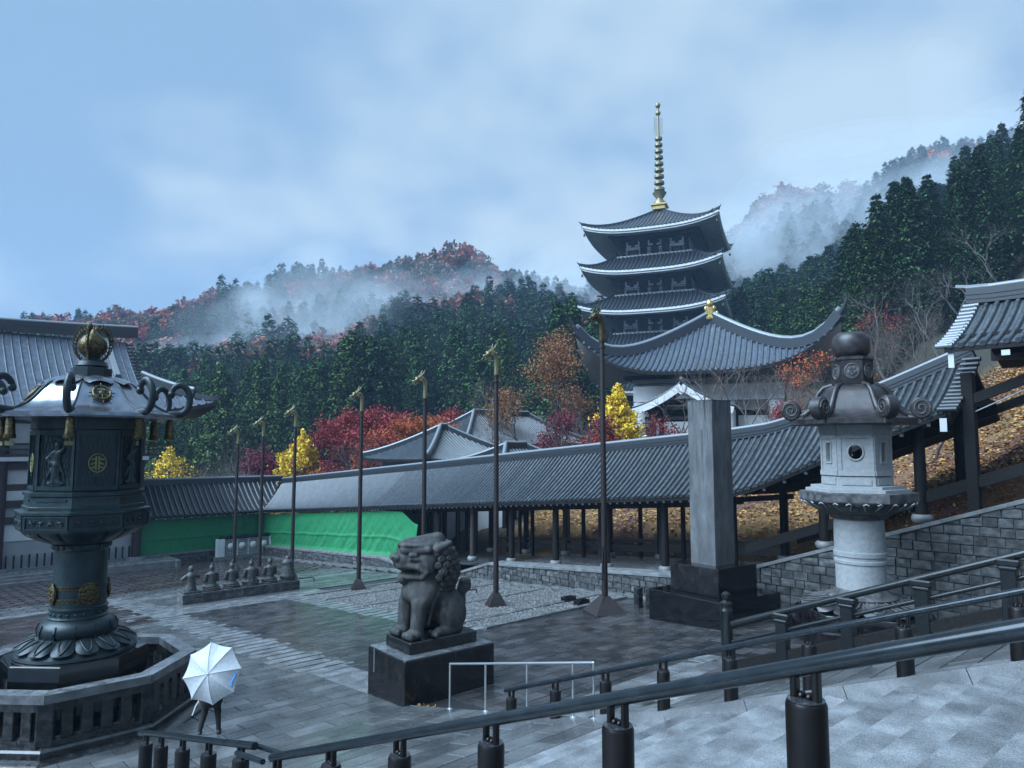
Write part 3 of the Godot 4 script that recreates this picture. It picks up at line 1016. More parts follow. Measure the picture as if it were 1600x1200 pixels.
# ---------------------------------------------------------------- stone walls built of blocks
# a wall along the grid: points (s, t, top, bottom), blocks stand proud of the mortar
func block_wall(called: String, label: String, a: Array, b: Array, course: float, blen: float, face: Vector2, coping_h: float, thick := 0.5) -> Node3D:
	var o := thing(called, label, "wall", Transform3D(Basis.IDENTITY, S(a[0], a[1], a[3])))
	var inv := o.transform.affine_inverse()
	var p0 := Vector2(a[0], a[1])
	var p1 := Vector2(b[0], b[1])
	var L := p0.distance_to(p1)
	var dir := (p1 - p0) / L
	var out := S(face.x, face.y, 0) - S(0, 0, 0)
	out = out.normalized()
	var along := (S(p1.x, p1.y, 0) - S(p0.x, p0.y, 0)).normalized()
	var top := func(x: float) -> float: return lerpf(a[2], b[2], x / L)
	var bot := func(x: float) -> float: return lerpf(a[3], b[3], x / L)
	var P := func(x: float, y: float, off: float) -> Vector3:
		var q := p0 + dir * x
		return inv * (S(q.x, q.y, y) + out * off)
	var core := MB.new()
	var n := maxi(2, int(L / 2.0))
	for i in n:
		var x0 := L * i / n
		var x1 := L * (i + 1) / n
		core.quad(P.call(x0, top.call(x0) - coping_h, -0.02), P.call(x1, top.call(x1) - coping_h, -0.02), P.call(x1, bot.call(x1), -0.02), P.call(x0, bot.call(x0), -0.02), out)
		core.quad(P.call(x0, top.call(x0) - coping_h, -thick), P.call(x1, top.call(x1) - coping_h, -thick), P.call(x1, bot.call(x1), -thick), P.call(x0, bot.call(x0), -thick), -out)
		core.quad(P.call(x0, top.call(x0) - coping_h, -thick), P.call(x1, top.call(x1) - coping_h, -thick), P.call(x1, top.call(x1) - coping_h, -0.02), P.call(x0, top.call(x0) - coping_h, -0.02), Vector3.UP)
	part("backing", core, M.mortar, o)
	var lo := minf(a[3], b[3])
	var hi := maxf(a[2], b[2])
	var rows := int(ceil((hi - lo) / course))
	var cnt := 0
	for r in rows:
		var x := -rng.randf() * blen
		while x < L:
			var w := blen * rng.randf_range(0.62, 1.25)
			var xa := maxf(x, 0.0) + 0.008
			var xb := minf(x + w, L) - 0.008
			x += w
			if xb - xa < 0.05: continue
			var ya := lo + r * course + 0.008
			var yb := ya + course - 0.016
			var ta: float = top.call(xa) - coping_h - 0.006
			var tb: float = top.call(xb) - coping_h - 0.006
			var ba: float = bot.call(xa)
			var bb: float = bot.call(xb)
			if ya > maxf(ta, tb) - 0.03 or yb < minf(ba, bb): continue
			var m := MB.new()
			var pr := rng.randf_range(0.012, 0.05)
			var y00 := minf(ya, ta - 0.01)
			var y10 := minf(ya, tb - 0.01)
			var y01 := minf(yb, ta)
			var y11 := minf(yb, tb)
			var e := 0.016
			var f := [P.call(xa, y00, -0.03), P.call(xb, y10, -0.03), P.call(xb, y11, -0.03), P.call(xa, y01, -0.03)]
			var g := [P.call(xa + e, y00 + e * 0.8, pr + rng.randf_range(-0.008, 0.008)), P.call(xb - e, y10 + e * 0.8, pr + rng.randf_range(-0.008, 0.008)), P.call(xb - e, maxf(y11 - e * 0.8, y10 + e), pr + rng.randf_range(-0.008, 0.008)), P.call(xa + e, maxf(y01 - e * 0.8, y00 + e), pr + rng.randf_range(-0.008, 0.008))]
			var mid: Vector3 = (g[0] + g[1] + g[2] + g[3]) * 0.25 + out * rng.randf_range(0.0, 0.02)
			for k in 4:
				m.flat(g[k], g[(k + 1) % 4], mid, out)
				var oo: Vector3 = (f[k] + f[(k + 1) % 4]) * 0.5 - (f[0] + f[2]) * 0.5
				m.quad(f[k], f[(k + 1) % 4], g[(k + 1) % 4], g[k], oo + out * 0.3)
			cnt += 1
			part("stone_block", m, M["block%d" % (rng.randi() % 4)], o)
	if coping_h > 0.0:
		var nc := maxi(1, int(L / 1.1))
		for i in nc:
			var x0 := L * i / nc + 0.004
			var x1 := L * (i + 1) / nc - 0.004
			var m := MB.new()
			var h := coping_h
			var q := [P.call(x0, top.call(x0) - h, 0.07), P.call(x1, top.call(x1) - h, 0.07), P.call(x1, top.call(x1) - 0.012, 0.07), P.call(x0, top.call(x0) - 0.012, 0.07)]
			var k := [P.call(x0, top.call(x0), 0.055), P.call(x1, top.call(x1), 0.055), P.call(x1, top.call(x1), -thick), P.call(x0, top.call(x0), -thick)]
			m.quad(q[0], q[1], q[2], q[3], out)
			m.quad(q[3], q[2], k[1], k[0], out + Vector3.UP)
			m.quad(k[0], k[1], k[2], k[3], Vector3.UP)
			m.quad(q[0], q[1], P.call(x1, top.call(x1) - h, -0.04), P.call(x0, top.call(x0) - h, -0.04), Vector3.DOWN)
			m.quad(q[0], q[3], k[0], P.call(x0, top.call(x0) - h, -0.02), -along)
			m.quad(q[1], q[2], k[1], P.call(x1, top.call(x1) - h, -0.02), along)
			part("coping_stone", m, M.coping, o)
	return o

func build_walls() -> void:
	# climbing wall at the right, under the stepped corridor
	block_wall("stone_wall", "tall grey block retaining wall climbing to the right behind the stone lantern", [13.4, 21.2, -4.75, -6.1], [-0.5, 21.2, 0.0, -5.4], 0.29, 0.52, Vector2(0, -1), 0.12)
	# low platform wall below the open corridor
	block_wall("stone_wall", "low pale block wall edging the corridor platform right of the lion", [27.3, 21.0, -5.98, -6.95], [13.4, 21.0, -4.92, -6.0], 0.28, 0.46, Vector2(0, -1), 0.13, 0.9)
	block_wall("stone_wall", "short wall end sloping down to the ground behind the lion's back", [29.9, 21.0, -6.78, -7.2], [27.3, 21.0, -5.98, -6.95], 0.28, 0.46, Vector2(0, -1), 0.13, 0.9)
	# wall below the green netting
	block_wall("stone_wall", "long low block wall under the green netting with a sloping right end", [58.1, 21.3, -8.15, -9.2], [38.6, 21.3, -6.95, -7.75], 0.27, 0.7, Vector2(0, -1), 0.14)
	block_wall("stone_wall", "wall end stepping down beside the loose right corner of the netting", [38.6, 21.3, -6.95, -7.75], [35.4, 21.3, -7.2, -7.5], 0.27, 0.6, Vector2(0, -1), 0.14)
	block_wall("stone_wall", "weathered block wall left of the white fountain panel", [58.1, 21.3, -8.15, -9.2], [58.1, 9.5, -8.25, -9.2], 0.26, 0.6, Vector2(-1, 0), 0.12)
	# kerbs in front of the walls
	for q in [[31.5, 14.0, 20.2, 0.14, "kerb"], [57.0, 33.5, 20.5, 0.16, "kerb"]]:
		var n := int((q[0] - q[1]) / 1.4)
		var k := MB.new()
		for i in n:
			var s: float = q[0] - (i + 0.5) * 1.4
			k.box(S(s, q[2], flagy(s) + q[3] * 0.5 - 0.02), Vector3(0.34, q[3], 1.385), Basis(Vector3.UP, deg_to_rad(GRID)), 0.015)
		struct("kerb", k, M.kerb)

# ---------------------------------------------------------------- roofs
# One face of a tiled roof. T: x along the eave, y up, z outward; the eave lies at z = 0 and the top at z = -depth.
# q: w0 w1 (eave reach left, right) tl tr (top reach) depth rise k (hollow) lift lp (turned-up corners) sp rr (ribs) yf parts thick
func roof_point(q: Dictionary, x: float, v: float) -> Vector3:
	var half: float = (q.w0 + q.w1) * 0.5
	var xc: float = (q.w1 - q.w0) * 0.5
	var k: float = q.get("k", 0.25)
	var y: float = q.rise * (v * (1.0 - k) + k * v * v)
	var lf: float = q.get("lift", 0.0)
	if lf > 0.0: y += lf * pow(clampf(absf(x - xc) / half, 0.0, 1.2), q.get("lp", 4.0)) * pow(1.0 - v, q.get("lv", 1.0))
	if q.has("yf"): y += q.yf.call(x)
	if q.has("vf"): y += q.vf.call(x, v)
	return Vector3(x, y, -q.depth * v)

func roof_face(o: Node3D, T: Transform3D, q: Dictionary) -> void:
	var nu: int = q.get("nu", 24)
	var nv: int = q.get("nv", 8)
	var thick: float = q.get("thick", 0.16)
	var bed: Material = q.get("bed", M.roof_bed)
	var rib: Material = q.get("rib", M.roof_rib)
	var P := func(a: float, v: float) -> Vector3:
		return roof_point(q, lerpf(lerpf(-q.w0, q.tl, v), lerpf(q.w1, q.tr, v), a), v)
	var mb := MB.new()
	mb.xf = T
	mb.grid(nu, nv, P, Vector3(0, 1, 0.4))
	part("roof_bed", mb, bed, o)
	var un := MB.new()
	un.xf = T
	un.grid(nu, nv, func(a: float, v: float): return P.call(a, v * q.get("under", 1.0)) + Vector3.DOWN * thick, Vector3.DOWN)
	part("roof_underside", un, q.get("under_mat", M.wood_black), o)
	var fa := MB.new()
	fa.xf = T
	for i in nu:
		var a: Vector3 = P.call(float(i) / nu, 0.0)
		var b: Vector3 = P.call(float(i + 1) / nu, 0.0)
		fa.quad(a, b, b + Vector3.DOWN * thick, a + Vector3.DOWN * thick, Vector3(0, 0, 1))
	for e in [0.0, 1.0]:
		for j in nv:
			var a: Vector3 = P.call(e, float(j) / nv)
			var b: Vector3 = P.call(e, float(j + 1) / nv)
			fa.quad(a, b, b + Vector3.DOWN * thick, a + Vector3.DOWN * thick, Vector3(e * 2.0 - 1.0, 0, 0))
	part("eave_board", fa, q.get("fascia", M.wood), o)
	# ribs of round tiles, each with its end disc over the eave
	var sp: float = q.sp
	var rr: float = q.rr
	var lowp: int = q.get("parts_from", 1 << 30)
	var xa := maxf(q.w0, -q.tl)
	var xb := maxf(q.w1, q.tr)
	var n := int((xa + xb) / sp)
	var tones: bool = rib == M.roof_rib
	var all := MB.new()
	all.xf = T
	for i in n:
		var x: float = -xa + (i + 0.5) * (xa + xb) / n
		var vm := 1.0
		var vl := 0.0
		if x < -q.w0: vl = (-q.w0 - x) / (-q.w0 - q.tl)
		if x > q.w1: vl = (x - q.w1) / (q.tr - q.w1)
		if x < q.tl and x >= -q.w0: vm = (x + q.w0) / (q.tl + q.w0)
		if x > q.tr and x <= q.w1: vm = minf(vm, (q.w1 - x) / (q.w1 - q.tr))
		if vm - vl < 0.03: continue
		var pts := []
		var ns: int = q.get("rs", 6)
		var rads := []
		for j in ns + 1: rads.append(rr * (1.0 if j % 2 == 0 else q.get("notch", 1.0)))
		for j in ns + 1: pts.append(roof_point(q, x, lerpf(vl, vm, float(j) / ns)) + Vector3(0, rr * 0.35, 0.05 if j == 0 and vl == 0.0 else 0.0))
		if i >= lowp:
			var m := MB.new()
			m.xf = T
			m.tube(pts, rads, 7)
			part("tile_rib", m, rib if not tones else M["roof_rib%d" % (rng.randi() % 3)], o)
		else:
			all.tube(pts, [rr], 5)
	if all.v.size() > 0: stuff("tile_ribs", all, rib, o)

func hip_bar(o: Node3D, T: Transform3D, q: Dictionary, side: int, w: float, h: float, capped := true) -> void:
	var pts := []
	for j in 13:
		var v := j / 12.0
		var x: float = lerpf(-q.w0, q.tl, v) if side < 0 else lerpf(q.w1, q.tr, v)
		pts.append(roof_point(q, x, v) + Vector3.UP * h * 0.45)
	var m := MB.new()
	m.xf = T
	m.bar(pts, w, h)
	part("hip_ridge", m, M.ridge, o)
	if capped:
		var c := MB.new()
		c.xf = T
		var up := []
		for p in pts: up.append(p + Vector3.UP * h * 0.5)
		c.tube(up, [w * 0.42], 6)
		part("hip_cap", c, M.ridge_cap, o)

func ridge_bar(o: Node3D, pts: Array, w: float, h: float) -> void:
	var m := MB.new()
	m.bar(pts, w, h)
	part("ridge", m, M.ridge, o)
	for k in 2:
		var l := MB.new()
		var up := []
		for p in pts: up.append(p + Vector3.UP * h * (-0.22 + 0.3 * k))
		l.bar(up, w + 0.05, 0.035)
		part("ridge_course", l, M.ridge, o)
	var c := MB.new()
	var top := []
	for p in pts: top.append(p + Vector3.UP * (h * 0.5 + 0.03))
	c.tube(top, [w * 0.45], 8, true, 0.7)
	part("ridge_cap", c, M.ridge_cap, o)

# ---------------------------------------------------------------- the covered corridors
func rise_at(x: float) -> float:     # corridor climbs gently, then as steeply as the stair
	var q := (x - 2.4) / 0.55
	return 0.078 * x + 0.31 * 0.55 * (q if q > 20.0 else log(1.0 + exp(q)))

func column(o: Node3D, at: Vector3, h: float, r: float, m: Material, stone := true) -> void:
	if stone:
		var b := MB.new()
		b.lathe([Vector2(0.0, 0.0), Vector2(r * 1.5, 0.0), Vector2(r * 1.75, 0.08), Vector2(r * 1.75, 0.17), Vector2(r * 1.45, 0.25), Vector2(r * 0.9, 0.26)], 14, at)
		part("column_base", b, M.coping, o)
	var c := MB.new()
	c.tube([at + Vector3.UP * (0.24 if stone else 0.0), at + Vector3.UP * h], [r, r * 0.93], 12)
	part("column", c, m, o)

func rafter_ends(o: Node3D, T: Transform3D, q: Dictionary, x0: float, x1: float, step: float, sz: float) -> void:
	var m := MB.new()
	m.xf = T
	var d := MB.new()
	d.xf = T
	var n := int((x1 - x0) / step)
	for i in n:
		var x := x0 + (i + 0.5) * (x1 - x0) / n
		var p := roof_point(q, x, 0.02) + Vector3(0, -q.get("thick", 0.16) - sz * 0.62, -0.12)
		m.box(p + Vector3(0, 0, 0.012), Vector3(sz, sz, 0.02))
		var e := roof_point(q, x, 0.5) + Vector3(0, -q.get("thick", 0.16) - sz * 0.62, 0)
		d.bar([e, p], sz, sz)
	stuff("rafters", d, M.wood, o)
	stuff("rafter_ends", m, M.white, o)

func build_corridors() -> void:
	var ex := Basis(Vector3(0, 0, 1), Vector3.UP, Vector3(-1, 0, 0))       # face looking down t (towards the square)
	var bx := Basis(Vector3(0, 0, -1), Vector3.UP, Vector3(1, 0, 0))
	var s0 := 15.5
	var te := 21.6
	var ey := -2.0
	# ---- long corridor beside the square
	var o := thing("covered_corridor", "long open covered corridor with ribbed grey tile roof behind the lion and poles", "corridor", gframe(s0, te, flagy(s0)))
	var oy := ey - flagy(s0)
	var q := {"w0": 42.3, "w1": 2.1, "tl": -45.2, "tr": 2.1, "depth": 3.0, "rise": 2.35, "k": 0.22, "sp": 0.29, "rr": 0.075, "yf": rise_at, "nu": 40, "parts_from": 70, "rs": 16, "notch": 0.9}
	var T := Transform3D(ex, Vector3(0, oy, 0))
	roof_face(o, T, q)
	var qb := {"w0": 2.1, "w1": 45.3, "tl": -2.1, "tr": 45.3, "depth": 3.0, "rise": 2.35, "k": 0.22, "sp": 0.6, "rr": 0.075, "yf": func(x): return rise_at(-x), "nu": 40}
	roof_face(o, Transform3D(bx, Vector3(6.0, oy, 0)), qb)
	rafter_ends(o, T, q, -42.0, 2.0, 0.42, 0.10)
	var rp := []
	for i in 24:
		var x := lerpf(2.1, -45.2, i / 23.0)
		rp.append(Vector3(3.0, oy + 2.35 + rise_at(x) + 0.16, x))
	ridge_bar(o, rp, 0.30, 0.42)
	var flo := -5.10 - flagy(s0)
	for k in 7:
		var s := 13.85 + k * 3.33
		for t in [22.5, 26.7]:
			var x := s0 - s
			var fy: float = flo + rise_at(x) - 0.13
			column(o, Vector3(t - te, fy, x), oy + rise_at(x) + 0.35 - fy, 0.17, M.wood_brown if (k + int(t)) % 3 == 0 else M.wood)
	# beams on the columns
	for t in [0.9, 5.1]:
		for h in [0.28, -0.35]:
			var b := MB.new()
			var pts := []
			for i in 10:
				var x := lerpf(2.1, -21.0, i / 9.0)
				pts.append(Vector3(t, oy + h + rise_at(x), x))
			b.bar(pts, 0.16, 0.24)
			part("beam", b, M.wood, o)
	# back balustrade between the rear columns
	var bl := MB.new()
	bl.bar([Vector3(5.1, flo + rise_at(1.6) + 0.75, 1.6), Vector3(5.1, flo + rise_at(-18.0) + 0.75, -18.0)], 0.12, 0.16)
	bl.bar([Vector3(5.1, flo + rise_at(1.6) + 0.35, 1.6), Vector3(5.1, flo + rise_at(-18.0) + 0.35, -18.0)], 0.10, 0.3)
	part("balustrade", bl, M.wood_brown, o)
	# slender rear posts of the stair passage
	for k in 12:
		var x := -3.0 - k * 1.75
		var p := MB.new()
		p.box(Vector3(4.2 + (k % 3) * 0.6, flo + rise_at(x) + 1.55, x), Vector3(0.16, 3.4, 0.16))
		part("post", p, M.wood_black if k % 2 == 0 else M.wood_brown, o)
	var fl := MB.new()
	fl.xf = Transform3D(ex, Vector3(-0.3, flo - 0.05, 0))
	var floor_a := func(a: float, v: float) -> Vector3:
		var x := lerpf(-12.0, 2.0, a)
		return Vector3(x, rise_at(x) - 0.1, -6.2 * v)
	fl.grid(12, 2, floor_a, Vector3.UP)
	part("floor", fl, M.granite2, o)
	var dk := MB.new()
	dk.xf = Transform3D(ex, Vector3(0.6, flo - 0.05, 0))
	var floor_b := func(a: float, v: float) -> Vector3:
		var x := lerpf(-23.0, -12.4, a)
		return Vector3(x, rise_at(x) - 0.3, -5.4 * v)
	dk.grid(4, 2, floor_b, Vector3.UP)
	part("floor", dk, M.slab1, o)
	# ---- green netting, tied under the eaves
	var net := MB.new()
	var wv := FastNoiseLite.new()
	wv.frequency = 0.55
	wv.fractal_octaves = 4
	wv.seed = 9
	var sheet := func(a: float, v: float) -> Vector3:
		var s := lerpf(35.6, 57.95, a)
		var top := ey + rise_at(s0 - s) - 0.22 - 0.12 * absf(sin(a * PI * 6.0))
		var bot := lerpf(-6.98, -8.2, clampf((s - 38.6) / 19.5, 0.0, 1.0)) - 0.02
		bot -= smoothstep(38.2, 35.6, s) * 0.42
		if s < 37.5: top -= smoothstep(37.2, 35.6, s) * 0.9
		var sl := s - smoothstep(37.5, 35.6, s) * v * 0.5
		var y := lerpf(bot, top, v)
		var w := wv.get_noise_3d(s * 1.6 + v * 4.0, v * 2.2, 0.0) * 0.10 * (1.2 - v) + wv.get_noise_3d(s * 2.4 - v * 5.0, v * 5.0, 3.0) * 0.022
		var fold := 0.05 * smoothstep(0.05, 0.0, absf(v - 0.42)) + 0.10 * smoothstep(0.1, 0.0, v)
		return S(sl, 21.86 - w - fold, y)
	net.grid(220, 46, sheet, S(0, -1, 0) - S(0, 0, 0))
	var nm := part("safety_net", net, M.net, self)
	tag(nm, "crumpled green safety netting hung under the long corridor's eave", "netting")
	var net2 := MB.new()
	var sheet2 := func(a: float, v: float) -> Vector3:
		var t := lerpf(22.6, 6.4, a)
		var top := ey + rise_at(s0 - 57.8) - 0.26
		var y := lerpf(-8.25, top, v)
		var w := wv.get_noise_3d(t * 1.3 + 40.0, v * 1.6, 0.0) * 0.10 + wv.get_noise_3d(t * 4.0, v * 5.0 + 20.0, 3.0) * 0.03
		return S(58.55 - w - 0.05 * smoothstep(0.05, 0.0, absf(v - 0.42)), t, y)
	net2.grid(120, 36, sheet2, S(-1, 0, 0) - S(0, 0, 0))
	var nm2 := part("safety_net", net2, M.net, self)
	tag(nm2, "flat green safety netting with a straight seam below the far left corridor roof", "netting")
	# ---- corridor across the far end of the square
	var f := thing("covered_corridor", "far left corridor with broad pale roof ribs above the flat green netting", "corridor", gframe(57.8, 21.6, flagy(57.8)))
	var fy2: float = ey + rise_at(s0 - 57.8) - flagy(57.8)
	var qf := {"w0": 9.4, "w1": 0.0, "tl": -9.4, "tr": 3.0, "depth": 3.0, "rise": 2.35, "k": 0.22, "sp": 0.42, "rr": 0.09, "nu": 16, "parts_from": 0, "yf": func(_x): return 0.0}
	var Tf := Transform3D(Basis.IDENTITY, Vector3(0, fy2, 0))
	roof_face(f, Tf, qf)
	roof_face(f, Transform3D(Basis(Vector3(-1, 0, 0), Vector3.UP, Vector3(0, 0, -1)), Vector3(0, fy2, -6.0)), {"w0": -3.0, "w1": 9.4, "tl": -3.0, "tr": 9.4, "depth": 3.0, "rise": 2.35, "k": 0.22, "sp": 0.8, "rr": 0.09, "nu": 8})
	rafter_ends(f, Tf, qf, -9.3, -0.2, 0.62, 0.11)
	ridge_bar(f, [Vector3(-9.4, fy2 + 2.5, -3.0), Vector3(-5.0, fy2 + 2.5, -3.0), Vector3(3.0, fy2 + 2.5, -3.0)], 0.34, 0.42)
	for k in 3:
		column(f, Vector3(-1.0 - k * 3.6, 0.6, -1.35), fy2 - 0.4, 0.2, M.red_wood)
		column(f, Vector3(-1.0 - k * 3.6, 0.6, -5.1), fy2 - 0.4, 0.2, M.red_wood)
	var fb := MB.new()
	fb.box(Vector3(-4.6, fy2 + 0.1, -1.35), Vector3(9.4, 0.3, 0.18))
	fb.box(Vector3(-4.6, fy2 + 0.1, -5.1), Vector3(9.4, 0.3, 0.18))
	part("beam", fb, M.red_wood, f)
	# ---- climbing corridor at the right
	var c := thing("covered_corridor", "stepped corridor roof climbing steeply to the right behind the stone lantern", "corridor", gframe(s0, te, flagy(10.0)))
	var cy := ey - flagy(10.0)
	var vf := func(x: float, v: float) -> float: return (0.12 - 0.36 * v) * smoothstep(2.1, 7.5, absf(x))
	var qc := {"w0": -2.1, "w1": 9.75, "tl": 2.1, "tr": 9.75, "vf": vf, "depth": 3.0, "rise": 2.35, "k": 0.25, "sp": 0.31, "rr": 0.085, "yf": rise_at, "nu": 24, "parts_from": 0, "rs": 22, "notch": 0.88}
	var Tc := Transform3D(ex, Vector3(0, cy, 0))
	roof_face(c, Tc, qc)
	roof_face(c, Transform3D(bx, Vector3(6.0, cy, 0)), {"w0": 9.75, "w1": -2.1, "tl": -9.75, "tr": -2.1, "vf": vf, "depth": 3.0, "rise": 2.35, "k": 0.25, "sp": 0.31, "rr": 0.085, "yf": func(x): return rise_at(-x), "nu": 20})
	rafter_ends(c, Tc, qc, 2.2, 9.6, 0.75, 0.11)
	var rc := []
	for i in 16:
		var x := lerpf(2.1, 9.8, i / 15.0)
		rc.append(Vector3(3.0, cy + 2.35 + vf.call(x, 1.0) + rise_at(x) + 0.16, x))
	ridge_bar(c, rc, 0.30, 0.42)
	# tile ends along the gable, white gable board end
	for i in 13:
		var v := i / 12.0
		var p := Tc * (roof_point(qc, 9.75, v * 0.93) + Vector3(0.1, 0.05, 0))
		var m := MB.new()
		m.tube([p + Vector3(0, 0, -0.32), p + Vector3(0, 0, 0.22)], [0.085], 8)
		part("gable_tile", m, M.ridge, c)
	var gb := MB.new()
	var gp := []
	for i in 9: gp.append(Tc * (roof_point(qc, 9.85, i / 8.0) + Vector3(0, -0.28, 0)))
	gb.bar(gp, 0.10, 0.34)
	part("gable_board", gb, M.wood, c)
	var we := MB.new()
	we.box(Tc * (roof_point(qc, 9.7, 0.0) + Vector3(0, -0.42, 0.1)), Vector3(0.03, 0.42, 0.2))
	part("board_end", we, M.board_white, c)
	for k in 4:
		var s: float = [13.85, 10.15, 6.87, 3.6][k]
		var x := s0 - s
		var fl2 := -4.25 + 0.36 * (11.9 - s) - flagy(10.0)
		for t in [0.9, 5.1]:
			if k == 0 and t < 2.0: continue
			column(c, Vector3(t, fl2, x), cy + rise_at(x) + 0.4 - fl2, 0.19, M.wood)
	var sq := MB.new()
	var xs := s0 - 5.35
	sq.box(Vector3(0.95, -3.1 - flagy(10.0) + 2.9, xs), Vector3(0.34, 5.2, 0.34), Basis.IDENTITY, 0.02)
	part("square_post", sq, M.wood, c)
	for t in [0.9, 5.1]:
		var b := MB.new()
		var b2 := MB.new()
		var pts := []
		var lowp := []
		for i in 8:
			var x := lerpf(2.2, 12.0, i / 7.0)
			pts.append(Vector3(t, cy + 0.30 + rise_at(x), x))
			lowp.append(Vector3(t, -4.25 + 0.36 * (11.9 - (s0 - x)) + 0.78 - flagy(10.0), x))
		b.bar(pts, 0.18, 0.30)
		b2.bar(lowp, 0.14, 0.36)
		part("beam", b, M.wood, c)
		part("hand_beam", b2, M.wood, c)
	var cb := MB.new()
	for i in 5:
		var x := 2.6 + i * 1.8
		cb.bar([Vector3(0.9, cy + rise_at(x) + 0.5, x), Vector3(5.1, cy + rise_at(x) + 0.5, x)], 0.16, 0.28)
	part("cross_beams", cb, M.wood, c)
	var st := MB.new()
	for i in 24:
		var s := 12.8 - i * 0.42
		st.box(Vector3(3.0, -4.5 + 0.36 * (11.9 - s) - flagy(10.0) - 0.3, s0 - s), Vector3(4.9, 0.75, 0.42))
	part("steps", st, M.granite2, c)
	var wire := MB.new()
	wire.tube([Vector3(0.9, cy + 3.0, 10.0), Vector3(0.9, cy + 4.3, 12.8)], [0.02], 5)
	part("guy_wire", wire, M.lamp_grille, c)
	# ---- upper roof at the head of the stair
	var u := thing("stair_head_roof", "upper roof with wide shiny ribs jutting in at the right edge", "roofed gate", gframe(5.6, 21.3, flagy(3.0)))
	var uy := 3.12 - flagy(3.0)
	var qu := {"w0": 0.0, "w1": 9.0, "tl": 0.0, "tr": 9.0, "depth": 3.2, "rise": 1.8, "k": 0.35, "sp": 0.30, "rr": 0.09, "nu": 10, "parts_from": 0, "rs": 24, "notch": 0.88, "bed": M.roof_tile}
	var Tu := Transform3D(ex, Vector3(0, uy, 0))
	roof_face(u, Tu, qu)
	roof_face(u, Transform3D(bx, Vector3(6.4, uy, 0)), {"w0": 9.0, "w1": 0.0, "tl": -9.0, "tr": 0.0, "depth": 3.2, "rise": 1.8, "k": 0.35, "sp": 0.3, "rr": 0.09, "nu": 8})
	for i in 14:
		var p := Tu * (roof_point(qu, -0.02, i / 13.0 * 0.95) + Vector3(0, 0.06, 0))
		var m := MB.new()
		m.tube([p + Vector3(0, 0, -0.22), p + Vector3(0, 0, 0.25)], [0.08], 8)
		part("gable_tile", m, M.ridge_cap, u)
	ridge_bar(u, [Vector3(3.2, uy + 2.11, -0.15), Vector3(3.2, uy + 2.06, 0.6), Vector3(3.2, uy + 2.05, 4.0), Vector3(3.2, uy + 2.05, 9.0)], 0.36, 0.52)
	var tip := MB.new()
	tip.bar([Vector3(3.2, uy + 2.40, 0.5), Vector3(3.2, uy + 2.42, 0.0), Vector3(3.2, uy + 2.50, -0.45)], 0.30, 0.10)
	part("ridge_tip", tip, M.ridge_cap, u)
	var ge := MB.new()
	for i in 6:
		ge.box(Tu * (roof_point(qu, 1.6 + i * 1.55, 0.0) + Vector3(0, -0.30, -0.05)), Vector3(0.03, 0.16, 0.22))
	part("rafter_ends", ge, M.board_white, u)
	var wb := MB.new()
	wb.box(Tu * (roof_point(qu, 0.15, 0.03) + Vector3(0, -0.42, 0)), Vector3(0.16, 0.5, 0.05), Basis(Vector3.UP, PI / 2.0))
	part("board_end", wb, M.board_white, u)
	for t in [0.9, 5.5]:
		for s in [8.2]:
			column(u, Vector3(t, -4.25 + 0.36 * (5.8 + s) - flagy(3.0), s), uy + 0.4 + 4.25 - 0.36 * (5.8 + s) + flagy(3.0), 0.19, M.wood)
	var ub := MB.new()
	for t in [0.9, 5.5]:
		ub.box(Vector3(t, uy + 0.25, 4.5), Vector3(0.2, 0.4, 9.2))
	part("beam", ub, M.wood, u)

